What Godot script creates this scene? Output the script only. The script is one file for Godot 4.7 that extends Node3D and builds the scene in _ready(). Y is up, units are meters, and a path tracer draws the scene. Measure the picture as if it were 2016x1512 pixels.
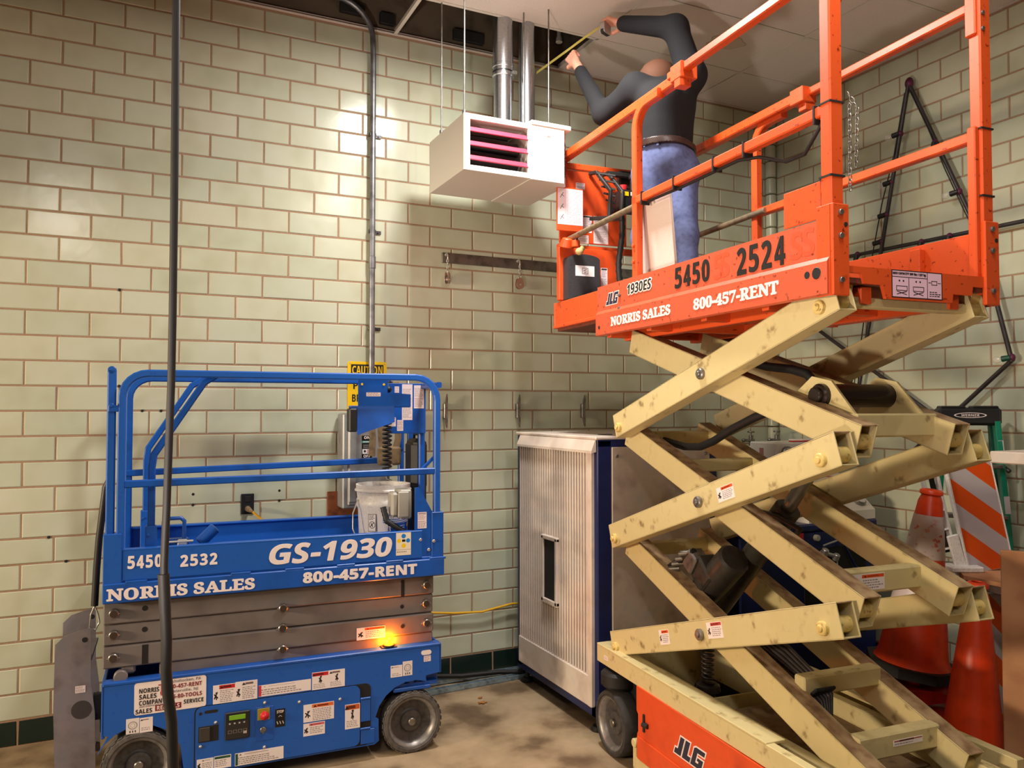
extends Node3D
# ---------------------------------------------------------------- mesh helper
class Geo:
	var st := SurfaceTool.new()
	func _init():
		st.begin(Mesh.PRIMITIVE_TRIANGLES)
	func v(p: Vector3, n: Vector3):
		st.set_normal(n)
		st.add_vertex(p)
	func tri(a: Vector3, b: Vector3, c: Vector3, na: Vector3, nb: Vector3, nc: Vector3):
		if (b - a).cross(c - a).dot(na + nb + nc) > 0.0:
			v(a, na); v(c, nc); v(b, nb)
		else:
			v(a, na); v(b, nb); v(c, nc)
	func quad(a: Vector3, b: Vector3, c: Vector3, d: Vector3, n: Vector3):
		tri(a, b, c, n, n, n)
		tri(a, c, d, n, n, n)
	func flat(a: Vector3, b: Vector3, c: Vector3, hint: Vector3):
		var n := (b - a).cross(c - a).normalized()
		if n.dot(hint) < 0.0: n = -n
		tri(a, b, c, n, n, n)
	# chamfered box: centre, size, bevel, orientation
	func box(c: Vector3, s: Vector3, bev := 0.0, bs := Basis()) -> Geo:
		var h := s * 0.5
		bev = min(bev, min(h.x, min(h.y, h.z)) * 0.9)
		var i := h - Vector3.ONE * bev
		for ax in 3:
			var a1 := (ax + 1) % 3
			var a2 := (ax + 2) % 3
			for sg in [-1.0, 1.0]:
				var n := Vector3.ZERO
				n[ax] = sg
				var q: Array[Vector3] = []
				for k in [[-1, -1], [1, -1], [1, 1], [-1, 1]]:
					var p := Vector3.ZERO
					p[ax] = sg * h[ax]
					p[a1] = k[0] * i[a1]
					p[a2] = k[1] * i[a2]
					q.append(c + bs * p)
				quad(q[0], q[1], q[2], q[3], bs * n)
		if bev > 0.0:
			for ax in 3:
				var a1 := (ax + 1) % 3
				var a2 := (ax + 2) % 3
				for s1 in [-1.0, 1.0]:
					for s2 in [-1.0, 1.0]:
						var n := Vector3.ZERO
						n[a1] = s1
						n[a2] = s2
						var q: Array[Vector3] = []
						for e in [[-1.0, 0], [1.0, 0], [1.0, 1], [-1.0, 1]]:
							var p := Vector3.ZERO
							p[ax] = e[0] * i[ax]
							p[a1] = s1 * (h[a1] if e[1] == 0 else i[a1])
							p[a2] = s2 * (i[a2] if e[1] == 0 else h[a2])
							q.append(c + bs * p)
						quad(q[0], q[1], q[2], q[3], (bs * n).normalized())
			for sx in [-1.0, 1.0]:
				for sy in [-1.0, 1.0]:
					for sz in [-1.0, 1.0]:
						var n := (bs * Vector3(sx, sy, sz)).normalized()
						tri(c + bs * Vector3(sx * h.x, sy * i.y, sz * i.z), c + bs * Vector3(sx * i.x, sy * h.y, sz * i.z), c + bs * Vector3(sx * i.x, sy * i.y, sz * h.z), n, n, n)
		return self
	func b2(lo: Vector3, hi: Vector3, bev := 0.0) -> Geo:
		return box((lo + hi) * 0.5, (hi - lo).abs(), bev)
	static func frame(d: Vector3, up := Vector3.UP) -> Basis:
		var z := d.normalized()
		if abs(z.dot(up)) > 0.98: up = Vector3.RIGHT if abs(z.x) < 0.9 else Vector3.FORWARD
		var x := up.cross(z).normalized()
		return Basis(x, z.cross(x), z)
	# round bar from a to b
	func tube(a: Vector3, b: Vector3, r: float, r2 := -1.0, seg := 14, caps := true) -> Geo:
		if r2 < 0.0: r2 = r
		var f := frame(b - a)
		var ch: float = min(min(r, r2) * 0.15, a.distance_to(b) * 0.2) if caps else 0.0
		for k in seg:
			var t0 := TAU * k / seg
			var t1 := TAU * (k + 1) / seg
			var d0 := f.x * cos(t0) + f.y * sin(t0)
			var d1 := f.x * cos(t1) + f.y * sin(t1)
			var aa := a + f.z * ch
			var bb := b - f.z * ch
			tri(aa + d0 * r, aa + d1 * r, bb + d1 * r2, d0, d1, d1)
			tri(aa + d0 * r, bb + d1 * r2, bb + d0 * r2, d0, d1, d0)
			if caps:
				var n0 := (d0 - f.z).normalized()
				var n1 := (d1 - f.z).normalized()
				tri(aa + d0 * r, aa + d1 * r, a + d1 * (r - ch), n0, n1, n1)
				tri(aa + d0 * r, a + d1 * (r - ch), a + d0 * (r - ch), n0, n1, n0)
				tri(a, a + d0 * (r - ch), a + d1 * (r - ch), -f.z, -f.z, -f.z)
				n0 = (d0 + f.z).normalized()
				n1 = (d1 + f.z).normalized()
				tri(bb + d0 * r2, bb + d1 * r2, b + d1 * (r2 - ch), n0, n1, n1)
				tri(bb + d0 * r2, b + d1 * (r2 - ch), b + d0 * (r2 - ch), n0, n1, n0)
				tri(b, b + d0 * (r2 - ch), b + d1 * (r2 - ch), f.z, f.z, f.z)
		return self
	# sweep a closed 2D section (x: side, y: up) along a polyline; smooth: round section
	func sweep(pts: Array, sec: Array, smooth := false, up := Vector3.UP, scales := []) -> Geo:
		var n := pts.size()
		var rings := []
		var norms := []
		var f0 := Basis()
		for k in n:
			var d: Vector3
			if k == 0: d = pts[1] - pts[0]
			elif k == n - 1: d = pts[n - 1] - pts[n - 2]
			else: d = (pts[k + 1] - pts[k]).normalized() + (pts[k] - pts[k - 1]).normalized()
			d = d.normalized()
			if k == 0:
				f0 = frame(d, up)
			else:
				var ax: Vector3 = f0.z.cross(d)
				if ax.length() > 1e-5:
					f0 = Basis(ax.normalized(), f0.z.angle_to(d)) * f0
			var mit := 1.0
			if k > 0 and k < n - 1:
				var cs: float = (pts[k] - pts[k - 1]).normalized().dot(d)
				mit = 1.0 / max(cs, 0.5)
			var bend: Vector3 = Vector3.ZERO
			if k > 0 and k < n - 1:
				bend = ((pts[k + 1] - pts[k]).normalized() - (pts[k] - pts[k - 1]).normalized())
			var sc: float = scales[k] if scales.size() else 1.0
			var ring := []
			var nr := []
			for s in sec:
				var o: Vector3 = (f0.x * s.x + f0.y * s.y) * sc
				if bend.length() > 1e-4:
					var bn := bend.normalized()
					o += bn * o.dot(bn) * (mit - 1.0)
				ring.append(pts[k] + o)
				nr.append((f0.x * s.x + f0.y * s.y).normalized())
			rings.append(ring)
			norms.append(nr)
		var m := sec.size()
		for k in n - 1:
			for j in m:
				var j2 := (j + 1) % m
				var a: Vector3 = rings[k][j]
				var b: Vector3 = rings[k][j2]
				var c: Vector3 = rings[k + 1][j2]
				var e: Vector3 = rings[k + 1][j]
				if smooth:
					tri(a, b, c, norms[k][j], norms[k][j2], norms[k + 1][j2])
					tri(a, c, e, norms[k][j], norms[k + 1][j2], norms[k + 1][j])
				else:
					var hn: Vector3 = norms[k][j] + norms[k][j2]
					var nn := (b - a).cross(c - a)
					if nn.length() < 1e-12: nn = (c - a).cross(e - a)
					nn = nn.normalized()
					if nn.dot(hn) < 0: nn = -nn
					tri(a, b, c, nn, nn, nn)
					tri(a, c, e, nn, nn, nn)
		for e in [0, n - 1]:
			var cen := Vector3.ZERO
			for p in rings[e]: cen += p / m
			var dd: Vector3 = (pts[0] - pts[1] if e == 0 else pts[n - 1] - pts[n - 2]).normalized()
			for j in m:
				tri(cen, rings[e][j], rings[e][(j + 1) % m], dd, dd, dd)
		return self
	func path(pts: Array, r: float, seg := 10, scales := []) -> Geo:
		var sec := []
		for k in seg: sec.append(Vector2(cos(TAU * k / seg), sin(TAU * k / seg)) * r)
		return sweep(pts, sec, true, Vector3.UP, scales)
	# rectangular hollow-section look: bevelled rectangle swept
	func bar(pts: Array, w: float, h: float, bev := 0.004, up := Vector3.UP) -> Geo:
		var a := w * 0.5
		var b := h * 0.5
		return sweep(pts, [Vector2(a - bev, -b), Vector2(a, -b + bev), Vector2(a, b - bev), Vector2(a - bev, b), Vector2(-a + bev, b), Vector2(-a, b - bev), Vector2(-a, -b + bev), Vector2(-a + bev, -b)], false, up)
	# extrude polygon (xf maps XY plane; thickness along +Z of xf)
	func prism(poly: Array, th: float, xf := Transform3D()) -> Geo:
		var pk := PackedVector2Array(poly)
		var idx := Geometry2D.triangulate_polygon(pk)
		var zn := xf.basis.z.normalized()
		for k in range(0, idx.size(), 3):
			var q := []
			for e in 3: q.append(Vector3(pk[idx[k + e]].x, pk[idx[k + e]].y, 0))
			tri(xf * q[0], xf * q[1], xf * q[2], -zn, -zn, -zn)
			var t := Vector3(0, 0, th)
			tri(xf * (q[0] + t), xf * (q[1] + t), xf * (q[2] + t), zn, zn, zn)
		var cw := Geometry2D.is_polygon_clockwise(pk)
		for k in pk.size():
			var a := pk[k]
			var b := pk[(k + 1) % pk.size()]
			var e := b - a
			if e.length() < 1e-7: continue
			var nn := Vector3(e.y, -e.x, 0)
			if cw: nn = -nn
			var n := (xf.basis * nn).normalized()
			quad(xf * Vector3(a.x, a.y, 0), xf * Vector3(b.x, b.y, 0), xf * Vector3(b.x, b.y, th), xf * Vector3(a.x, a.y, th), n)
		return self
	# lathe profile [Vector2(r, y)] about Y of xf
	func lathe(prof: Array, xf := Transform3D(), seg := 28, smooth := true) -> Geo:
		var m := prof.size()
		var pn := []
		for k in m - 1:
			var e: Vector2 = prof[k + 1] - prof[k]
			pn.append(Vector2(e.y, -e.x).normalized())
		for k in m - 1:
			var na: Vector2 = pn[k]
			var nb: Vector2 = pn[k]
			if smooth:
				if k > 0 and pn[k - 1].dot(pn[k]) > 0.6: na = (pn[k - 1] + pn[k]).normalized()
				if k < m - 2 and pn[k + 1].dot(pn[k]) > 0.6: nb = (pn[k + 1] + pn[k]).normalized()
			for j in seg:
				var t0 := TAU * j / seg
				var t1 := TAU * (j + 1) / seg
				var c0 := Vector3(cos(t0), 0, sin(t0))
				var c1 := Vector3(cos(t1), 0, sin(t1))
				var A: Vector2 = prof[k]
				var B: Vector2 = prof[k + 1]
				var a0 := xf * (c0 * A.x + Vector3.UP * A.y)
				var a1 := xf * (c1 * A.x + Vector3.UP * A.y)
				var b0 := xf * (c0 * B.x + Vector3.UP * B.y)
				var b1 := xf * (c1 * B.x + Vector3.UP * B.y)
				var bs := xf.basis
				var n0a := (bs * (c0 * na.x + Vector3.UP * na.y)).normalized()
				var n1a := (bs * (c1 * na.x + Vector3.UP * na.y)).normalized()
				var n0b := (bs * (c0 * nb.x + Vector3.UP * nb.y)).normalized()
				var n1b := (bs * (c1 * nb.x + Vector3.UP * nb.y)).normalized()
				if A.x > 1e-6: tri(a0, a1, b1, n0a, n1a, n1b)
				if B.x > 1e-6: tri(a0, b1, b0, n0a, n1b, n0b)
		return self
	func ball(c: Vector3, r: float, sc := Vector3.ONE, seg := 14) -> Geo:
		var prof := []
		for k in 9:
			var t := -PI / 2 + PI * k / 8.0
			prof.append(Vector2(max(cos(t), 0.0) * r, sin(t) * r))
		return lathe(prof, Transform3D(Basis.from_scale(sc), c), seg)
	# bolt head: hexagon pointing along n
	func bolt(c: Vector3, n: Vector3, r := 0.012, h := 0.008) -> Geo:
		return tube(c, c + n.normalized() * h, r, r * 0.92, 8)
	func mesh() -> ArrayMesh:
		return st.commit()

# ---------------------------------------------------------------- node helpers
var M := {}
var used := {}
var texs := {}
var rng := RandomNumberGenerator.new()

func numbered(called: String) -> String:
	if not used.has(called):
		used[called] = 0
		return called
	used[called] += 1
	return "%s_%03d" % [called, used[called]]
func thing(called: String, label: String, category: String, at := Vector3.ZERO, turn := 0.0, group := "") -> Node3D:
	var o := Node3D.new()
	o.name = numbered(called)
	add_child(o)
	o.position = at
	o.rotation.y = turn
	o.set_meta("label", label)
	o.set_meta("category", category)
	if group: o.set_meta("group", group)
	return o
func part(parent: Node, called: String, g, mat: Material, label := "") -> MeshInstance3D:
	var o := MeshInstance3D.new()
	o.name = called
	o.mesh = g if g is Mesh else g.mesh()
	o.material_override = mat
	parent.add_child(o, true)
	if label: o.set_meta("label", label)
	return o
func solo(called: String, g, mat: Material, label: String, category: String, group := "") -> MeshInstance3D:
	var o := part(self, numbered(called), g, mat)
	o.set_meta("label", label)
	o.set_meta("category", category)
	if group: o.set_meta("group", group)
	return o
func struct(called: String, g, mat: Material) -> MeshInstance3D:
	var o := part(self, called, g, mat)
	o.set_meta("kind", "structure")
	return o

# ---------------------------------------------------------------- materials
func noise_img(n: int, seed_: int, freq: float, oct := 4, type := FastNoiseLite.TYPE_SIMPLEX_SMOOTH) -> Image:
	var f := FastNoiseLite.new()
	f.seed = seed_
	f.frequency = freq
	f.noise_type = type
	f.fractal_octaves = oct
	return f.get_seamless_image(n, n, false, false, 0.15)
# tone texture: noise mapped through a gradient
func tone(key: String, n: int, seed_: int, freq: float, stops: Array, oct := 4, type := FastNoiseLite.TYPE_SIMPLEX_SMOOTH) -> ImageTexture:
	if texs.has(key): return texs[key]
	var im := noise_img(n, seed_, freq, oct, type)
	var g := Gradient.new()
	var offs := PackedFloat32Array()
	var cols := PackedColorArray()
	for s in stops:
		offs.append(s[0])
		cols.append(s[1])
	g.offsets = offs
	g.colors = cols
	var out := Image.create(n, n, false, Image.FORMAT_RGBA8)
	for y in n:
		for x in n:
			out.set_pixel(x, y, g.sample(im.get_pixel(x, y).r))
	out.generate_mipmaps()
	texs[key] = ImageTexture.create_from_image(out)
	return texs[key]
func mat(key: String, col: Color, rough := 0.5, metal := 0.0, tex: Texture2D = null, sc := 1.0, world := false) -> StandardMaterial3D:
	if M.has(key): return M[key]
	var m := StandardMaterial3D.new()
	m.albedo_color = col
	m.roughness = rough
	m.metallic = metal
	if tex:
		m.albedo_texture = tex
		m.uv1_triplanar = true
		m.uv1_world_triplanar = world
		m.uv1_scale = Vector3.ONE * sc
	M[key] = m
	return m
func rough_tex(m: StandardMaterial3D, t: Texture2D):
	m.roughness_texture = t
	m.roughness_texture_channel = BaseMaterial3D.TEXTURE_CHANNEL_RED
func g1(v: float) -> Color: return Color(v, v, v)
func rgb(r: int, g: int, b: int) -> Color: return Color8(r, g, b)

# ---------------------------------------------------------------- lettering and stickers
var fonts := {}
func font(kind: String) -> SystemFont:
	if fonts.has(kind): return fonts[kind]
	var f := SystemFont.new()
	f.font_names = PackedStringArray(["Droid Serif" if kind.begins_with("serif") else "Droid Sans"])
	f.font_weight = 700 if kind.ends_with("bold") else 400
	fonts[kind] = f
	return f
# letters scaled to w x h, centred, lying in the XY plane of xf, facing +Z
func text_mesh(s: String, kind: String, w: float, h: float, xf: Transform3D, shear := 0.0, grow := 0.0, th := 0.0012) -> ArrayMesh:
	var t := TextMesh.new()
	t.text = s
	t.font = font(kind)
	t.font_size = 64
	t.pixel_size = 0.01
	t.curve_step = 1.0
	t.depth = 0.05
	var a := t.get_mesh_arrays()
	var vs: PackedVector3Array = a[Mesh.ARRAY_VERTEX]
	var lo := Vector3.ONE * 1e9
	var hi := -lo
	for p in vs:
		lo = lo.min(p)
		hi = hi.max(p)
	var c := (lo + hi) * 0.5
	var d := hi - lo
	var idx: PackedInt32Array = a[Mesh.ARRAY_INDEX] if a[Mesh.ARRAY_INDEX] != null else PackedInt32Array(range(vs.size()))
	var ns: PackedVector3Array = a[Mesh.ARRAY_NORMAL]
	var st := SurfaceTool.new()
	st.begin(Mesh.PRIMITIVE_TRIANGLES)
	var offs := [Vector2.ZERO]
	if grow > 0.0:
		offs = []
		for k in 8: offs.append(Vector2(cos(TAU * k / 8), sin(TAU * k / 8)) * grow)
	var lift := 0.0
	for o in offs:
		lift += 0.00015 if offs.size() > 1 else 0.0
		for i in idx:
			var p := vs[i] - c
			var q := Vector3(p.x / d.x * w, p.y / d.y * h, (p.z / d.z + 0.5) * th + lift)
			q.x += q.y * shear + o.x
			q.y += o.y
			st.set_normal((xf.basis * ns[i]).normalized())
			st.add_vertex(xf * q)
	return st.commit()
func letters(parent: Node, s: String, kind: String, w: float, h: float, xf: Transform3D, m: Material, shear := 0.0) -> MeshInstance3D:
	return part(parent, "lettering", text_mesh(s, kind, w, h, xf, shear), m)
# digits set wide apart
func spaced(parent: Node, s: String, w: float, h: float, xf: Transform3D, m: Material):
	var cw := w / (s.length() + 0.0)
	for k in s.length():
		part(parent, "lettering", text_mesh(s[k], "sans_bold", cw * 0.74, h, xf * Transform3D(Basis(), Vector3((k + 0.5) * cw - w / 2, 0, 0)), 0.0, 0.0013), m)
# heavy slab lettering
func fat(parent: Node, s: String, kind: String, w: float, h: float, xf: Transform3D, m: Material, shear := 0.0):
	part(parent, "lettering", text_mesh(s, kind, w, h, xf, shear, 0.0022), m)
# a thin printed sticker: picture on its face
func sticker_mesh(w: float, h: float, xf: Transform3D, th := 0.0008) -> ArrayMesh:
	var st := SurfaceTool.new()
	st.begin(Mesh.PRIMITIVE_TRIANGLES)
	var a := w * 0.5
	var b := h * 0.5
	var q := [Vector3(-a, -b, th), Vector3(-a, b, th), Vector3(a, b, th), Vector3(a, -b, th)]
	var uv := [Vector2(0, 1), Vector2(0, 0), Vector2(1, 0), Vector2(1, 1)]
	var put := func(list: Array, uvs: Array, n: Vector3):
		for k in [0, 1, 2, 0, 2, 3]:
			st.set_normal((xf.basis * n).normalized())
			st.set_uv(uvs[k])
			st.add_vertex(xf * list[k])
	put.call(q, uv, Vector3.BACK)
	for k in 4:
		var k2 := (k + 1) % 4
		var e: Vector3 = q[k2] - q[k]
		var z := Vector3(0, 0, -th * 2.0)
		put.call([q[k2], q[k], q[k] + z, q[k2] + z], [uv[k2], uv[k], uv[k], uv[k2]], Vector3(-e.y, e.x, 0).normalized())
	return st.commit()
func print_mat(key: String, im: Image, rough := 0.4) -> StandardMaterial3D:
	if M.has(key): return M[key]
	im.generate_mipmaps()
	var m := StandardMaterial3D.new()
	m.albedo_texture = ImageTexture.create_from_image(im)
	m.roughness = rough
	M[key] = m
	return m
func lines(im: Image, x0: int, y0: int, x1: int, y1: int, step: int, c: Color, seed_ := 1):
	var r := RandomNumberGenerator.new()
	r.seed = seed_
	var y := y0
	while y + step / 2 <= y1:
		var x := x0
		var endx := x1 - r.randi_range(0, (x1 - x0) / 3)
		while x < endx:
			var w := r.randi_range(4, 14)
			im.fill_rect(Rect2i(x, y, min(w, x1 - x), max(1, step / 2)), c)
			x += w + 3
		y += step
func tri_fill(im: Image, cx: int, top: int, hw: int, h: int, c: Color):
	for y in h:
		var w := int(hw * float(y) / h)
		im.fill_rect(Rect2i(cx - w, top + y, 2 * w + 1, 1), c)
func disc_fill(im: Image, cx: int, cy: int, r: int, c: Color):
	for y in range(-r, r + 1):
		var w := int(sqrt(max(0.0, r * r - y * y)))
		im.fill_rect(Rect2i(cx - w, cy + y, 2 * w + 1, 1), c)
func ring_draw(im: Image, cx: int, cy: int, r: int, t: int, c: Color, bg: Color):
	disc_fill(im, cx, cy, r, c)
	disc_fill(im, cx, cy, r - t, bg)
func line_draw(im: Image, a: Vector2, b: Vector2, t: int, c: Color):
	var n := int(a.distance_to(b)) + 1
	for k in n + 1:
		var p := a.lerp(b, float(k) / n)
		im.fill_rect(Rect2i(int(p.x) - t / 2, int(p.y) - t / 2, t, t), c)
func sheet(w: int, h: int, bg := Color(0.93, 0.9, 0.9)) -> Image:
	var im := Image.create(w, h, false, Image.FORMAT_RGBA8)
	im.fill(bg)
	return im
const RIGHT_SIDE := Basis(Vector3(0, 0, 1), Vector3(0, 1, 0), Vector3(-1, 0, 0))
func faceL(p: Vector3) -> Transform3D: return Transform3D(RIGHT_SIDE, p)
func faceF(p: Vector3) -> Transform3D: return Transform3D(Basis(), p)
# ---------------------------------------------------------------- scene
const CAM := Vector3(0, 1.7785, 0)
const BACK := -4.9245        # face of the back wall tiles
const SIDE := 4.75           # face of the right wall tiles
const TW := 0.3048
const TH := 0.13547
const CEIL := 4.21

func _ready():
	rng.seed = 71
	var cam := Camera3D.new()
	cam.name = "camera"
	add_child(cam)
	cam.position = CAM
	cam.rotation = Vector3(0.030066, -0.44865, 0)
	cam.fov = rad_to_deg(2.0 * atan(756.0 / 1557.3))
	cam.near = 0.05
	cam.current = true
	var env := Environment.new()
	env.background_mode = Environment.BG_COLOR
	env.background_color = Color(0.02, 0.02, 0.02)
	env.tonemap_mode = Environment.TONE_MAPPER_LINEAR
	env.tonemap_exposure = 1.2
	env.sdfgi_enabled = true
	env.ssao_enabled = true
	env.ssil_enabled = true
	var we := WorldEnvironment.new()
	we.name = "environment"
	we.environment = env
	add_child(we)
	make_materials()
	room_lights()
	walls()
	floor_and_ceiling()
	wall_fittings()
	heater()
	orange_lift()
	blue_lift()
	compressor()
	fill_station()
	right_side()
	person()
	cables()

func make_materials():
	var grime := tone("grime", 256, 3, 0.018, [[0.0, g1(0.62)], [0.34, g1(0.86)], [0.55, g1(0.97)], [1.0, g1(1.0)]], 5)
	var worn := tone("worn", 256, 9, 0.03, [[0.0, g1(0.45)], [0.22, g1(0.72)], [0.3, g1(0.95)], [0.7, g1(1.0)], [1.0, g1(1.0)]], 5)
	var fine := tone("fine", 256, 21, 0.11, [[0.0, g1(0.85)], [0.5, g1(0.97)], [1.0, g1(1.0)]], 3)
	# scuffed orange: paler chips and dark scrapes over the paint
	var chip := tone("chip", 512, 33, 0.035, [[0.0, Color(0.45, 0.3, 0.28)], [0.15, Color(0.8, 0.72, 0.7)], [0.21, Color(1, 1, 1)], [0.8, Color(1, 1, 1)], [0.86, Color(1.0, 1.0, 1.0)], [1.0, Color(1, 1, 1)]], 6)
	var dust := tone("dust", 256, 51, 0.02, [[0.0, Color(0.62, 0.57, 0.52)], [0.12, Color(0.8, 0.77, 0.74)], [0.2, Color(0.95, 0.94, 0.93)], [0.35, Color(1, 1, 1)], [1.0, Color(0.98, 0.98, 0.98)]], 6)
	var faded := tone("faded", 256, 61, 0.014, [[0.0, Color(0.82, 0.8, 0.8)], [0.35, Color(0.94, 0.93, 0.93)], [0.62, Color(1, 1, 1)], [1.0, Color(0.93, 0.97, 1)]], 4)
	var tilevar := tone("tilevar", 256, 5, 0.012, [[0.0, Color(0.93, 0.92, 0.88)], [0.5, Color(0.98, 0.98, 0.96)], [1.0, Color(1, 1, 1)]], 3)
	var peel := tone("peel", 256, 14, 0.035, [[0.0, g1(0.0)], [1.0, g1(1.0)]], 3)
	for k in 4:
		var t := mat("tile%d" % k, [rgb(194, 199, 180), rgb(197, 202, 184), rgb(191, 198, 180), rgb(199, 202, 183)][k], 0.2, 0.0, tilevar, 0.9, true)
		t.heightmap_enabled = true
		t.heightmap_texture = peel
		t.heightmap_scale = 0.035
	var bt := mat("base_tile", rgb(28, 44, 40), 0.22, 0.0, tilevar, 0.9, true)
	bt.metallic_specular = 0.5
	mat("mortar", rgb(166, 134, 110), 0.95, 0.0, fine, 3.0, true)
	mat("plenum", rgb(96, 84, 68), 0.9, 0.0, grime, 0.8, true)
	mat("paint_wall", rgb(112, 104, 92), 0.6, 0.0, fine, 1.0, true)
	# concrete: broad damp stains, mottling, small specks
	var cs := tone("concrete", 1024, 77, 0.0042, [[0.0, Color(0.5, 0.44, 0.38)], [0.25, Color(0.64, 0.58, 0.51)], [0.4, Color(0.82, 0.77, 0.7)], [0.55, Color(0.93, 0.89, 0.82)], [0.75, Color(1.0, 0.96, 0.9)], [1.0, Color(0.94, 0.9, 0.84)]], 7)
	var fl := mat("concrete", rgb(176, 160, 138), 0.6, 0.0, cs, 0.42, true)
	fl.heightmap_enabled = true
	fl.heightmap_texture = peel
	fl.heightmap_scale = 0.05
	var ct := tone("ceil", 256, 8, 0.25, [[0.0, g1(0.86)], [0.4, g1(0.97)], [1.0, g1(1.0)]], 2)
	mat("ceiling", rgb(226, 215, 208), 0.92, 0.0, ct, 2.0, true)
	mat("tbar", rgb(212, 204, 196), 0.55)
	mat("stain", rgb(212, 196, 182), 0.92, 0.0, ct, 2.0, true)
	mat("stain_rim", rgb(194, 170, 148), 0.92, 0.0, ct, 2.0, true)
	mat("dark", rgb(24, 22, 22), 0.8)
	mat("black", rgb(26, 26, 28), 0.5, 0.0, fine, 4.0)
	mat("rubber", rgb(22, 21, 23), 0.6, 0.0, grime, 2.0)
	mat("tyre", rgb(96, 91, 87), 0.82, 0.0, grime, 4.0)
	mat("tyre_dark", rgb(58, 55, 53), 0.85, 0.0, grime, 4.0)
	mat("hub", rgb(84, 82, 82), 0.5, 0.3, grime, 5.0)
	mat("rim_lip", rgb(150, 146, 144), 0.4, 0.5, grime, 5.0)
	mat("steel", rgb(150, 146, 142), 0.38, 0.85, grime, 3.0)
	mat("galv", rgb(186, 190, 196), 0.26, 0.95, fine, 2.0)
	mat("conduit", rgb(150, 152, 158), 0.42, 0.75, grime, 2.0)
	mat("zinc", rgb(200, 198, 194), 0.35, 0.7)
	mat("orange", rgb(216, 82, 30), 0.42, 0.0, chip, 1.6)
	mat("orange_faded", rgb(198, 86, 54), 0.5, 0.0, chip, 1.3)
	mat("orange_door", rgb(222, 80, 32), 0.4, 0.0, faded, 1.0)
	mat("cream", rgb(208, 193, 142), 0.5, 0.0, dust, 1.7)
	mat("cream_dusty", rgb(186, 162, 124), 0.8, 0.0, tone("dusty_top", 256, 57, 0.03, [[0.0, Color(0.5, 0.42, 0.38)], [0.3, Color(0.72, 0.64, 0.6)], [0.55, Color(0.88, 0.84, 0.82)], [1.0, Color(1, 1, 1)]], 5), 1.6)
	mat("cream_pin", rgb(222, 196, 122), 0.42, 0.0, worn, 4.0)
	mat("blue", rgb(16, 84, 178), 0.36, 0.0, faded, 1.2)
	mat("blue_scuffed", rgb(20, 88, 180), 0.4, 0.0, tone("bluechip", 512, 41, 0.03, [[0.0, Color(1.0, 1.0, 1.0)], [0.72, Color(1, 1, 1)], [0.8, Color(0.86, 0.92, 1.0)], [1.0, Color(0.8, 0.88, 1)]], 6), 1.4)
	mat("navy", rgb(22, 34, 88), 0.32, 0.0, faded, 1.0)
	mat("grey_arm", rgb(118, 112, 112), 0.45, 0.0, faded, 0.9)
	mat("grey_step", rgb(126, 120, 126), 0.5, 0.0, faded, 2.0)
	mat("white_metal", rgb(226, 220, 210), 0.35)
	mat("warm_white", rgb(220, 206, 194), 0.5, 0.0, faded, 1.0)
	mat("panel_grey", rgb(186, 170, 156), 0.42, 0.1, faded, 1.2)
	mat("white_plastic", rgb(240, 236, 232), 0.4, 0.0, fine, 2.0)
	mat("letter_white", rgb(240, 228, 226), 0.45)
	mat("letter_black", rgb(22, 20, 22), 0.5)
	mat("letter_red", rgb(130, 26, 36), 0.5)
	mat("letter_navy", rgb(34, 36, 60), 0.5)
	mat("pink_red", rgb(178, 58, 82), 0.4)
	mat("heater_dark", rgb(20, 14, 14), 0.35)
	mat("yellow", rgb(240, 196, 18), 0.4)
	mat("cord_yellow", rgb(232, 176, 30), 0.5)
	mat("red", rgb(205, 38, 46), 0.4)
	mat("lcd", rgb(120, 178, 40), 0.3)
	mat("box_grey", rgb(150, 150, 150), 0.4, 0.2, faded, 1.5)
	mat("box_beige", rgb(168, 164, 152), 0.45)
	mat("canvas", rgb(140, 118, 88), 0.9, 0.0, grime, 3.0)
	mat("wood", rgb(196, 150, 112), 0.65, 0.0, tone("grain", 256, 88, 0.01, [[0.0, Color(0.72, 0.62, 0.55)], [0.5, Color(0.95, 0.9, 0.86)], [1.0, Color(1, 1, 1)]], 5), 1.5)
	mat("cone", rgb(238, 70, 22), 0.38, 0.0, faded, 2.0)
	mat("collar", rgb(218, 208, 214), 0.4, 0.0, tone("peeled", 256, 19, 0.05, [[0.0, Color(0.95, 0.22, 0.06)], [0.2, Color(0.95, 0.25, 0.08)], [0.215, Color(1, 1, 1)], [1.0, Color(1, 1, 1)]], 4), 1.3)
	mat("stripe_silver", rgb(190, 184, 190), 0.35)
	mat("stripe_orange", rgb(226, 84, 14), 0.45)
	mat("green", rgb(0, 120, 92), 0.4)
	mat("green_dark", rgb(6, 72, 58), 0.45)
	mat("tarp", rgb(196, 34, 30), 0.5, 0.0, grime, 3.0)
	mat("cyl_cream", rgb(232, 220, 176), 0.35)
	mat("pvc", rgb(66, 60, 62), 0.4, 0.3, grime, 2.0)
	mat("purple", rgb(92, 26, 66), 0.5)
	var bl := mat("bulb_glass", Color(0.9, 0.9, 0.88, 0.25), 0.05)
	bl.transparency = BaseMaterial3D.TRANSPARENCY_ALPHA
	mat("skin", rgb(222, 156, 132), 0.55)
	mat("shirt", rgb(22, 23, 28), 0.9, 0.0, fine, 5.0)
	mat("jeans", rgb(96, 108, 156), 0.85, 0.0, tone("denim", 256, 91, 0.06, [[0.0, g1(0.72)], [0.5, g1(0.94)], [1.0, g1(1.0)]], 5), 2.2)
	mat("leather", rgb(52, 34, 30), 0.4)
	mat("hair", rgb(92, 56, 36), 0.8)
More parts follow.
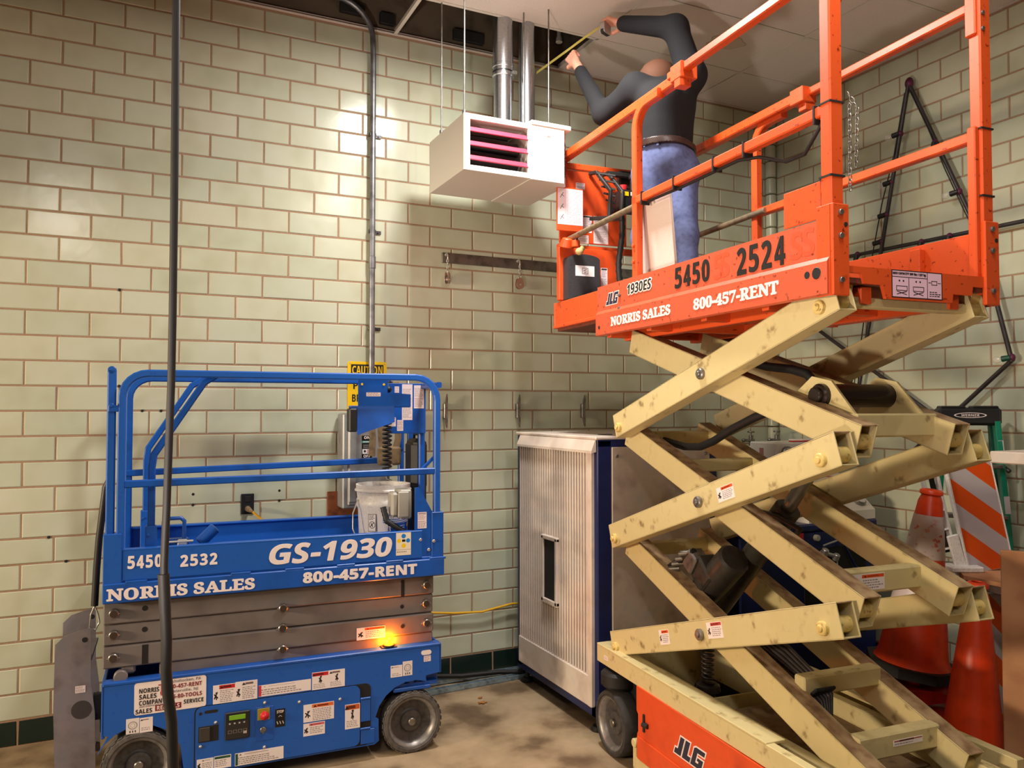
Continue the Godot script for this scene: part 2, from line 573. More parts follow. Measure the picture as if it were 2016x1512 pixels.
	var em := mat("lamp_tube", Color(1, 0.95, 0.86), 0.5)
	em.emission_enabled = true
	em.emission = Color(1.0, 0.93, 0.8)
	em.emission_energy_multiplier = 4.0
	var be := mat("beacon_on", Color(1.0, 0.6, 0.1), 0.3)
	be.emission_enabled = true
	be.emission = Color(1.0, 0.5, 0.05)
	be.emission_energy_multiplier = 7.0

# ceiling-hung strip lights, each a housing with two tubes and its light
func strip_light(at: Vector3, length: float, energy: float, col: Color, label: String, turn := 0.0):
	var t := thing("strip_light", label, "light fixture", at, turn, "ceiling strip lights")
	part(t, "housing", Geo.new().b2(Vector3(-0.08, 0.02, -length / 2), Vector3(0.08, 0.08, length / 2), 0.006), M.white_metal)
	for s in [-1.0, 1.0]:
		part(t, "end_cap", Geo.new().b2(Vector3(-0.08, -0.012, s * length / 2 - 0.012), Vector3(0.08, 0.02, s * length / 2 + 0.012), 0.004), M.white_metal)
		part(t, "tube", Geo.new().tube(Vector3(s * 0.04, 0.0, -length / 2 + 0.02), Vector3(s * 0.04, 0.0, length / 2 - 0.02), 0.016, -1, 10), M.lamp_tube)
	var l := AreaLight3D.new()
	l.name = "strip_lamp"
	l.area_size = Vector2(0.16, length)
	l.light_energy = energy
	l.light_color = col
	l.shadow_enabled = true
	l.area_range = 20.0
	l.area_attenuation = 2.0
	t.add_child(l)
	l.position = Vector3(0, -0.03, 0)
	l.rotation = Vector3(-PI / 2, 0, 0)

func round_light(at: Vector3, energy: float, col: Color, label: String):
	var t := thing("ceiling_light", label, "light fixture", at)
	part(t, "housing", Geo.new().lathe([Vector2(0.0, 0.0), Vector2(0.19, 0.0), Vector2(0.2, -0.03), Vector2(0.19, -0.06), Vector2(0.17, -0.065), Vector2(0.17, -0.05), Vector2(0.0, -0.05)], Transform3D(), 32), M.white_metal)
	part(t, "diffuser", Geo.new().lathe([Vector2(0.165, -0.055), Vector2(0.15, -0.07), Vector2(0.08, -0.08), Vector2(0.0, -0.082)], Transform3D(), 28), M.lamp_tube)
	var l := AreaLight3D.new()
	l.name = "ceiling_lamp"
	l.area_size = Vector2(0.28, 0.28)
	l.light_energy = energy
	l.light_color = col
	l.shadow_enabled = true
	l.area_range = 20.0
	l.area_attenuation = 2.0
	t.add_child(l)
	l.position = Vector3(0, -0.09, 0)
	l.rotation = Vector3(-PI / 2, 0, 0)

func room_lights():
	round_light(Vector3(1.74, 4.20, -3.42), 7.0, Color(1.0, 0.98, 0.95), "round white ceiling light in front of the unit heater")
	strip_light(Vector3(1.95, 4.10, -1.5), 1.22, 3.8, Color(1.0, 0.97, 0.93), "white strip light under the ceiling beside the orange lift")
	strip_light(Vector3(-0.7, 4.10, 0.9), 1.22, 6.0, Color(1.0, 0.97, 0.93), "added fill strip light under the ceiling behind the camera")  # unseen strip added as frontal fill to brighten the near faces
	# warm lamp in the next room, seen through the open doorway on the left
	var t := thing("wall_light", "warm wall light in the next room beyond the doorway", "light fixture", Vector3(-5.9, 2.15, -2.6))
	part(t, "housing", Geo.new().b2(Vector3(-0.06, -0.25, -0.7), Vector3(0.0, 0.25, 0.7), 0.01), M.white_metal)
	part(t, "diffuser", Geo.new().b2(Vector3(0.0, -0.22, -0.66), Vector3(0.03, 0.22, 0.66), 0.01), M.lamp_tube)
	var l := AreaLight3D.new()
	l.name = "wall_lamp"
	l.area_size = Vector2(1.3, 0.42)
	l.light_energy = 34.0
	l.light_color = Color(1.0, 0.9, 0.76)
	l.shadow_enabled = true
	l.area_range = 25.0
	l.area_attenuation = 2.0
	t.add_child(l)
	l.position = Vector3(0.05, 0, 0)
	l.rotation = Vector3(0, -PI / 2, 0)
	# portable work light left of the camera, aimed up at the work: it throws the arm's shadow on the ceiling
	var at := Vector3(-1.0, 0.95, -1.0)
	var aim := (Vector3(2.9, 4.1, -3.6) - at).normalized()
	var w := thing("work_light", "portable work light on a yellow stand left of the hanging cable", "work light", Vector3(at.x, 0, at.z))
	var fb := Geo.frame(aim)
	var o := Vector3(0, at.y, 0)
	part(w, "stand", Geo.new().tube(Vector3(0, 0.02, 0), Vector3(0, at.y - 0.12, 0), 0.015).tube(Vector3(-0.25, 0.015, 0), Vector3(0.25, 0.015, 0), 0.015).tube(Vector3(0, 0.015, -0.25), Vector3(0, 0.015, 0.25), 0.015), M.yellow)
	part(w, "head", Geo.new().box(o - aim * 0.09, Vector3(0.26, 0.2, 0.08), 0.012, fb), M.black)
	part(w, "lamp_glass", Geo.new().box(o - aim * 0.045, Vector3(0.22, 0.16, 0.01), 0.002, fb), M.lamp_tube)
	var sl := SpotLight3D.new()
	sl.name = "work_lamp"
	sl.light_color = Color(1.0, 0.92, 0.87)
	sl.light_energy = 6.0
	sl.light_size = 0.1
	sl.spot_angle = 32.0
	sl.spot_angle_attenuation = 0.6
	sl.spot_range = 25.0
	sl.spot_attenuation = 2.0
	sl.shadow_enabled = true
	w.add_child(sl)
	sl.position = o
	sl.transform.basis = Basis.looking_at(aim)

# ---------------------------------------------------------------- tiled walls
func tile_geo(g: Geo, xf: Transform3D, w: float, h: float):
	# face lies at z = 0 of xf, centre at origin
	var bev := 0.004
	var d := 0.012
	var a := w / 2
	var b := h / 2
	var q := []
	for s in [[-1, -1], [1, -1], [1, 1], [-1, 1]]: q.append(Vector3(s[0] * (a - bev), s[1] * (b - bev), 0))
	var o := []
	for s in [[-1, -1], [1, -1], [1, 1], [-1, 1]]: o.append(Vector3(s[0] * a, s[1] * b, -bev * 0.55))
	var n := xf.basis.z
	g.quad(xf * q[0], xf * q[1], xf * q[2], xf * q[3], n)
	var dirs := [Vector3(0, -1, 0), Vector3(1, 0, 0), Vector3(0, 1, 0), Vector3(-1, 0, 0)]
	for k in 4:
		var k2 := (k + 1) % 4
		var e: Vector3 = dirs[k]
		g.quad(xf * q[k], xf * q[k2], xf * o[k2], xf * o[k], xf.basis * (e + Vector3(0, 0, 1)).normalized())
		g.quad(xf * o[k], xf * o[k2], xf * (o[k2] - Vector3(0, 0, d)), xf * (o[k] - Vector3(0, 0, d)), xf.basis * e)

func lay_tiles(wall: Node3D, list: Array, keep: int):
	# list: [distance, row, centre, width, basis]
	list.sort_custom(func(a, b): return a[0] < b[0])
	var cache := {}
	var rest := {}
	for k in list.size():
		var it: Array = list[k]
		var vi := rng.randi_range(0, 3)
		var m: Material = M.base_tile if it[1] == 0 else M["tile%d" % vi]
		var tilt := Basis(Vector3.UP, rng.randf_range(-0.007, 0.007)) * Basis(Vector3.RIGHT, rng.randf_range(-0.016, 0.016))
		var bs: Basis = it[4] * tilt
		if k < keep:
			var key := "%.3f" % it[3]
			if not cache.has(key):
				var g := Geo.new()
				tile_geo(g, Transform3D(), it[3], TH - 0.0085)
				cache[key] = g.mesh()
			var o := part(wall, "tile", cache[key], m)
			o.transform = Transform3D(bs, it[2])
		else:
			if not rest.has(m): rest[m] = Geo.new()
			tile_geo(rest[m], Transform3D(bs, it[2]), it[3], TH - 0.0085)
	for m in rest:
		var o := part(wall, "tile_field", rest[m], m)
		o.set_meta("kind", "stuff")

func walls():
	# back wall
	var w := struct("wall_back", Geo.new().b2(Vector3(-3.4, -0.1, BACK - 0.25), Vector3(SIDE + 0.2, CEIL + 0.02, BACK - 0.0026)), M.mortar)
	part(w, "upper_wall", Geo.new().b2(Vector3(-3.4, CEIL + 0.02, BACK - 0.25), Vector3(SIDE + 0.2, 5.1, BACK - 0.02)), M.plenum)
	var list := []
	for r in 31:
		var off := -0.51654 + (0.0 if r % 2 == 0 else TW * 0.5)
		for c in range(-9, 19):
			var x0 := off + c * TW
			var x1 := x0 + TW
			x0 = max(x0, -3.0)
			x1 = min(x1, SIDE - 0.01)
			if x1 - x0 < 0.03: continue
			var p := Vector3((x0 + x1) / 2, (r + 0.5) * TH, BACK)
			var dist := p.distance_to(CAM) + (50.0 if x1 < -0.72 else 0.0)
			# tiles behind the lifts and cabinets come last
			if p.y < 0.95 and p.x > -0.1 and p.x < 1.35: dist += 20.0
			if p.y < 1.5 and p.x > 2.45: dist += 20.0
			list.append([dist, r, p, x1 - x0 - 0.0085, Basis()])
	lay_tiles(w, list, 300)
	# right wall, facing -X
	var rw := struct("wall_right", Geo.new().b2(Vector3(SIDE + 0.0026, -0.1, BACK - 0.1), Vector3(SIDE + 0.25, 5.1, 3.6)), M.mortar)
	list = []
	var toL := Basis(Vector3(0, 0, 1), Vector3(0, 1, 0), Vector3(-1, 0, 0))
	for r in 31:
		var off := -3.256 + (0.0 if r % 2 == 0 else -0.141)
		for c in range(-6, 8):
			var z0 := off + c * TW
			var z1 := z0 + TW
			z0 = max(z0, BACK + 0.01)
			z1 = min(z1, -1.3)
			if z1 - z0 < 0.03: continue
			var p := Vector3(SIDE, (r + 0.5) * TH, (z0 + z1) / 2)
			var dist := p.distance_to(CAM) + (60.0 if z0 > -2.72 else 0.0)
			if p.y < 0.9: dist += 20.0
			list.append([dist, r, p, z1 - z0 - 0.0085, toL])
	lay_tiles(rw, list, 250)
	part(rw, "upper_wall", Geo.new().b2(Vector3(SIDE + 0.002, 0.0, -1.295), Vector3(SIDE + 0.1, CEIL, 3.6)), M.paint_wall)
	# rounded corner course where the two walls meet
	for r in 31:
		part(rw, "corner_tile", Geo.new().tube(Vector3(SIDE - 0.045, r * TH + 0.004, BACK + 0.045), Vector3(SIDE - 0.045, (r + 1) * TH - 0.004, BACK + 0.045), 0.042, -1, 16), M.base_tile if r == 0 else M["tile%d" % (r % 4)])
	# walls behind the camera and to the left
	struct("wall_left", Geo.new().b2(Vector3(-3.4, 2.5, BACK - 0.2), Vector3(-3.2, 5.1, 3.6)).b2(Vector3(-3.4, -0.1, -0.6), Vector3(-3.2, 2.5, 3.6)), M.paint_wall)
	struct("wall_passage", Geo.new().b2(Vector3(-6.2, -0.1, BACK - 0.2), Vector3(-6.0, 3.1, 0.2)).b2(Vector3(-6.2, -0.1, BACK - 0.25), Vector3(-3.4, 3.1, BACK - 0.02)).b2(Vector3(-6.2, -0.1, 0.0), Vector3(-3.4, 3.1, 0.2)).b2(Vector3(-6.2, 2.95, BACK - 0.2), Vector3(-3.4, 3.1, 0.2)), M.paint_wall)
	struct("wall_front", Geo.new().b2(Vector3(-3.4, -0.1, 3.4), Vector3(SIDE + 0.2, 5.1, 3.6)), M.paint_wall)

func floor_and_ceiling():
	struct("floor", Geo.new().b2(Vector3(-6.2, -0.2, BACK - 0.1), Vector3(SIDE + 0.1, 0.0, 3.5)), M.concrete)
	var c := struct("ceiling", Geo.new().b2(Vector3(-3.4, 4.95, BACK - 0.1), Vector3(SIDE + 0.2, 5.1, 3.5)), M.plenum)
	# lay-in panels between the grid bars
	var xs := []
	for k in range(-4, 4): xs.append(1.52 + 1.22 * k)
	var panel_n := 0
	for k in range(-4, 3):
		var x0: float = xs[k + 4]
		var x1: float = min(x0 + 1.22, SIDE)
		if x0 > SIDE: continue
		for j in range(-1, 13):
			var z0 := -4.40 + 0.61 * j
			var z1 := z0 + 0.61
			z0 = max(z0, BACK)
			if j == -1 and x0 < 2.7: continue
			z1 = min(z1, 3.4)
			if z1 - z0 < 0.05: continue
			x0 = max(x0, -3.2)
			var dy := rng.randf_range(0.0, 0.002)
			part(c, "ceiling_panel", Geo.new().b2(Vector3(x0 + 0.008, CEIL + 0.004 + dy, z0 + 0.008), Vector3(x1 - 0.008, CEIL + 0.02, z1 - 0.008), 0.003), M.ceiling)
			panel_n += 1
	for x in xs:
		if x < -3.0: continue
		part(c, "grid_bar", Geo.new().b2(Vector3(x - 0.012, CEIL, BACK), Vector3(x + 0.012, CEIL + 0.004, 3.4), 0.001).b2(Vector3(x - 0.002, CEIL + 0.004, BACK), Vector3(x + 0.002, CEIL + 0.04, 3.4)), M.tbar)
	for j in range(0, 13):
		var z := -4.40 + 0.61 * j
		part(c, "grid_bar", Geo.new().b2(Vector3(-3.2, CEIL, z - 0.012), Vector3(SIDE, CEIL + 0.0035, z + 0.012), 0.001).b2(Vector3(-3.2, CEIL + 0.004, z - 0.002), Vector3(SIDE, CEIL + 0.04, z + 0.002)), M.tbar)
	part(c, "wall_angle", Geo.new().b2(Vector3(-3.2, CEIL - 0.002, BACK), Vector3(SIDE, CEIL + 0.002, BACK + 0.022)).b2(Vector3(-3.2, CEIL, BACK - 0.004), Vector3(SIDE, CEIL + 0.025, BACK + 0.002)), M.tbar)
	part(c, "wall_angle", Geo.new().b2(Vector3(SIDE - 0.022, CEIL - 0.002, BACK), Vector3(SIDE, CEIL + 0.002, 3.4)), M.tbar)
	# dried water ring on one panel
	var ring := []
	var inner := []
	var st := Geo.new()
	var n := 40
	for k in n:
		var a := TAU * k / n
		var r := 0.105 + 0.012 * sin(3 * a + 1.0) + 0.008 * sin(7 * a)
		ring.append(Vector2(cos(a) * r * 1.25, sin(a) * r))
		inner.append(Vector2(cos(a) * r * 1.17, sin(a) * r * 0.93))
	var up := Transform3D(Basis(Vector3(1, 0, 0), Vector3(0, 0, 1), Vector3(0, -1, 0)), Vector3(3.54, CEIL + 0.0042, -4.07))
	part(c, "water_ring", st.prism(ring, 0.0012, up), M.stain_rim)
	part(c, "water_stain", Geo.new().prism(inner, 0.0018, up), M.stain)
	# what shows above the open strip of ceiling: joists, a pipe and dark pocket boxes
	for z in [-4.72, -4.0, -3.2]:
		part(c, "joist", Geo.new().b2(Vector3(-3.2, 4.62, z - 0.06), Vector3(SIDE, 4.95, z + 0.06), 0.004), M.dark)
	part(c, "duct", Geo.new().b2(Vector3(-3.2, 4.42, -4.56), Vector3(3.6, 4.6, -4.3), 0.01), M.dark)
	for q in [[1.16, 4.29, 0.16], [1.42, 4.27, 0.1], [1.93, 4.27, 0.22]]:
		part(c, "painted_pocket", Geo.new().b2(Vector3(q[0], q[1], BACK - 0.02), Vector3(q[0] + q[2], q[1] + 0.075, BACK + 0.012), 0.004), M.dark)  # solid dark box, shade of the pocket put into its colour
	part(c, "sprinkler", Geo.new().tube(Vector3(2.6, 4.30, -4.66), Vector3(2.6, 4.5, -4.66), 0.014).tube(Vector3(2.6, 4.27, -4.66), Vector3(2.6, 4.31, -4.66), 0.024, 0.018), M.zinc)
func chain(g: Geo, a: Vector3, b: Vector3, r := 0.003, link := 0.02):
	var n := int(max(1.0, a.distance_to(b) / (link * 0.75)))
	var d := (b - a).normalized()
	var f := Geo.frame(d)
	for k in n:
		var c := a.lerp(b, (k + 0.5) / n)
		var s := f.x if k % 2 == 0 else f.y
		var pts := []
		for j in 9:
			var t := TAU * j / 8.0
			pts.append(c + d * cos(t) * link * 0.5 + s * sin(t) * link * 0.28)
		g.path(pts, r, 5)

func wall_fittings():
	# dark discs painted as the shade in anchor holes in the back wall
	var wb := get_node("wall_back")
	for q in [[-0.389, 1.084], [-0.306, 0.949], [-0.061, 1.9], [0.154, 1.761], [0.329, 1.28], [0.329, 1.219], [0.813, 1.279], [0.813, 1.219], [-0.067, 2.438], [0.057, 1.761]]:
		part(wb, "painted_anchor_hole", Geo.new().tube(Vector3(q[0], q[1], BACK - 0.006), Vector3(q[0], q[1], BACK + 0.002), 0.008, -1, 10), M.dark)
	# conduit
	var x := 1.367
	var z := BACK + 0.04
	var c := thing("conduit", "grey metal conduit running up the tiled wall to the ceiling opening", "conduit", Vector3(x, 0, z))
	var pts := [Vector3(0, 1.777, 0), Vector3(0, 3.0, 0), Vector3(0, 4.05, 0)]
	for k in range(1, 9):
		var a := PI / 2 * k / 8.0
		pts.append(Vector3(-0.24 * (1 - cos(a)), 4.12 + 0.24 * sin(a), -0.0))
	pts.append(Vector3(-0.9, 4.37, 0))
	pts.append(Vector3(-2.2, 4.38, 0))
	part(c, "pipe", Geo.new().path(pts, 0.0185, 14), M.conduit)
	for y in [3.52, 2.90, 2.28]:
		part(c, "strap", Geo.new().box(Vector3(0.0, y, -0.008), Vector3(0.046, 0.024, 0.03), 0.004).box(Vector3(0.04, y, -0.032), Vector3(0.05, 0.022, 0.006), 0.001).bolt(Vector3(0.045, y, -0.03), Vector3(0, 0, 1), 0.006, 0.008), M.pvc)
	part(c, "coupling", Geo.new().tube(Vector3(0, 2.66, 0), Vector3(0, 2.74, 0), 0.0225), M.conduit)
	# caution sign behind the conduit
	var s := thing("caution_sign", "yellow and black caution sign behind the grey conduit", "sign", Vector3(1.349, 1.895, BACK))
	var sh := []
	for k in 4:
		var cx := [0.112, -0.112, -0.112, 0.112][k] as float
		var cy := [0.161, 0.161, -0.161, -0.161][k] as float
		for j in 5:
			var a := PI / 2 * (k + j / 4.0)
			sh.append(Vector2(cx + 0.015 * cos(a), cy + 0.015 * sin(a)))
	part(s, "plate", Geo.new().prism(sh, 0.003, Transform3D(Basis(), Vector3(0, 0, 0.002))), M.yellow)
	part(s, "band", Geo.new().b2(Vector3(-0.105, 0.085, 0.004), Vector3(0.105, 0.158, 0.006)), M.letter_black)
	letters(s, "CAUTION", "sans_bold", 0.195, 0.052, faceF(Vector3(0, 0.122, 0.006)), M.yellow)
	letters(s, "P", "sans_bold", 0.03, 0.046, faceF(Vector3(-0.075, 0.025, 0.005)), M.letter_black)
	letters(s, "BR", "sans_bold", 0.055, 0.046, faceF(Vector3(-0.07, -0.055, 0.005)), M.letter_black)
	for q in [[-0.112, 0.163], [0.112, 0.163]]:
		part(s, "screw", Geo.new().bolt(Vector3(q[0], q[1], 0.004), Vector3(0, 0, 1), 0.004, 0.003), M.zinc)
	# safety switch box on a backing board
	solo("backing_board", Geo.new().b2(Vector3(1.10, 1.06, BACK), Vector3(1.36, 1.26, BACK + 0.012), 0.002), mat("rust_board", rgb(150, 84, 52), 0.8, 0.0, texs["grime"], 3.0), "rust brown board behind the grey safety switch box", "board")
	var d := thing("safety_switch_box", "grey metal safety switch box below the conduit", "electrical box", Vector3(1.31, 1.455, BACK + 0.0125))
	part(d, "case", Geo.new().b2(Vector3(-0.15, -0.29, 0), Vector3(0.145, 0.29, 0.14), 0.008), M.box_grey)
	part(d, "cover", Geo.new().b2(Vector3(-0.12, -0.27, 0.135), Vector3(0.13, 0.3, 0.152), 0.008), M.box_grey)
	part(d, "cover_rib", Geo.new().b2(Vector3(-0.115, -0.25, 0.15), Vector3(-0.07, 0.28, 0.16), 0.006), M.box_grey)
	part(d, "lever", Geo.new().b2(Vector3(0.145, -0.05, 0.04), Vector3(0.17, 0.12, 0.07), 0.005), M.black)
	part(d, "hub", Geo.new().tube(Vector3(0.057, 0.285, 0.03), Vector3(0.057, 0.32, 0.03), 0.03), M.zinc)
	var im := sheet(96, 200, Color(0.05, 0.05, 0.05))
	im.fill_rect(Rect2i(0, 46, 96, 20), Color(0.1, 0.55, 0.5))
	lines(im, 14, 80, 84, 118, 9, Color(0.6, 0.6, 0.6), 4)
	im.fill_rect(Rect2i(6, 120, 84, 44), Color(0.9, 0.88, 0.88))
	im.fill_rect(Rect2i(48, 124, 40, 36), Color(0.75, 0.6, 0.62))
	disc_fill(im, 28, 140, 11, Color(0.15, 0.15, 0.15))
	part(d, "switch_label", sticker_mesh(0.064, 0.136, faceF(Vector3(-0.005, 0.085, 0.152))), print_mat("onoff", im))
	letters(d, "ON", "sans_bold", 0.036, 0.017, faceF(Vector3(-0.005, 0.141, 0.1528)), M.letter_white)
	letters(d, "OFF", "sans_bold", 0.042, 0.017, faceF(Vector3(-0.005, 0.028, 0.1528)), M.letter_white)
	letters(d, "SIEMENS", "sans_bold", 0.05, 0.008, faceF(Vector3(-0.005, 0.115, 0.1528)), M.letter_white)
	# outlet
	var o := thing("wall_outlet", "black wall outlet plate with a plug in it", "outlet", Vector3(0.629, 1.21, BACK))
	part(o, "plate", Geo.new().b2(Vector3(-0.037, -0.06, 0), Vector3(0.037, 0.06, 0.008), 0.003), M.black)
	part(o, "socket_face", Geo.new().b2(Vector3(-0.018, 0.01, 0.006), Vector3(0.018, 0.045, 0.011), 0.004).b2(Vector3(-0.018, -0.045, 0.006), Vector3(0.018, -0.01, 0.011), 0.004), M.dark)
	var yc := thing("extension_cord", "yellow extension cord plugged into the black outlet", "cord", Vector3(0.629, 1.182, BACK + 0.01))
	part(yc, "plug", Geo.new().tube(Vector3(0, 0, 0), Vector3(0.006, -0.004, 0.045), 0.017, 0.014).tube(Vector3(0.006, -0.004, 0.045), Vector3(0.02, -0.012, 0.07), 0.012, 0.008), M.canvas)
	part(yc, "cord", Geo.new().path([Vector3(0.02, -0.012, 0.065), Vector3(0.06, -0.05, 0.09), Vector3(0.12, -0.12, 0.06), Vector3(0.2, -0.22, 0.03), Vector3(0.4, -0.5, 0.02), Vector3(0.8, -0.75, 0.03), Vector3(1.05, -0.72, 0.03), Vector3(1.3, -0.752, 0.03), Vector3(1.5, -0.765, 0.03), Vector3(1.72, -0.735, 0.03), Vector3(1.82, -0.74, 0.03)], 0.0075, 8), M.cord_yellow)
	# strap rail with two hooks
	var r := thing("hook_rail", "dull grey steel strap screwed along the tiled wall", "rail", Vector3(1.85, 2.777, BACK))
	part(r, "strap", Geo.new().b2(Vector3(0, -0.034, 0), Vector3(1.6, 0.034, 0.014), 0.003), mat("rail_grey", rgb(128, 124, 118), 0.42, 0.7, texs["grime"], 2.0))
	for q in [0.028, 0.56, 1.09]:
		part(r, "hook", Geo.new().path([Vector3(q, 0.02, 0.012), Vector3(q, 0.026, 0.03), Vector3(q, 0.01, 0.045), Vector3(q, -0.012, 0.045), Vector3(q, -0.02, 0.03)], 0.005, 8).bolt(Vector3(q, 0.02, 0.012), Vector3(0, 0, 1), 0.012, 0.004), M.zinc)
	for k in 2:
		var q: float = [0.028, 0.56][k]
		var pl := thing("pulley_block", ["pulley block turned edge on, hanging from the end of the steel strap", "round pulley block seen flat, hanging from the middle of the steel strap"][k], "pulley", Vector3(1.85 + q, 2.765, BACK + 0.04), [0.9, 0.12][k])
		var g := Geo.new()
		chain(g, Vector3(0, 0.0, 0), Vector3(0, -0.065, 0), 0.0026, 0.026)
		part(pl, "chain", g, M.zinc)
		part(pl, "shackle", Geo.new().path([Vector3(-0.008, -0.095, 0), Vector3(-0.013, -0.08, 0), Vector3(0, -0.065, 0), Vector3(0.013, -0.08, 0), Vector3(0.008, -0.095, 0)], 0.003, 6), M.zinc)
		var ch := []
		for j in 17:
			var a := TAU * j / 16.0
			ch.append(Vector2(0.03 * cos(a), -0.137 + 0.03 * sin(a) + (0.018 if sin(a) > 0.6 else 0.0)))
		for sg in [-1.0, 1.0]:
			part(pl, "cheek_plate", Geo.new().prism(ch.slice(0, 16), 0.003, Transform3D(Basis(), Vector3(0, 0, sg * 0.011 - 0.0015))), mat("pulley_copper", rgb(196, 156, 138), 0.4, 0.6))
		part(pl, "wheel", Geo.new().tube(Vector3(0, -0.137, -0.008), Vector3(0, -0.137, 0.008), 0.026, -1, 18), M.steel)
		part(pl, "axle", Geo.new().tube(Vector3(0, -0.137, -0.018), Vector3(0, -0.137, 0.018), 0.006, -1, 10), M.zinc)
	# rope cleats
	for k in 3:
		var cl := thing("rope_cleat", ["metal rope cleat on the wall beside the blue lift's rail", "metal rope cleat on the wall above the corner of the white cabinet", "metal rope cleat on the wall above the middle of the white cabinet"][k], "cleat", Vector3([1.872, 2.405, 2.925][k], 1.757, BACK))
		part(cl, "horns", Geo.new().sweep([Vector3(0, 0.112, 0.05), Vector3(0, 0.08, 0.044), Vector3(0, 0.03, 0.034), Vector3(0, -0.03, 0.034), Vector3(0, -0.08, 0.044), Vector3(0, -0.112, 0.05)], [Vector2(0.014, -0.006), Vector2(0.014, 0.006), Vector2(-0.014, 0.006), Vector2(-0.014, -0.006)], false, Vector3.RIGHT, [0.35, 0.8, 1.0, 1.0, 0.8, 0.35]), M.steel)
		part(cl, "base", Geo.new().b2(Vector3(-0.012, -0.05, 0), Vector3(0.012, 0.05, 0.034), 0.003), M.steel)
		for y in [0.03, -0.03]:
			part(cl, "screw", Geo.new().bolt(Vector3(0, y, 0.038), Vector3(0, 0, 1), 0.006, 0.004), M.zinc)

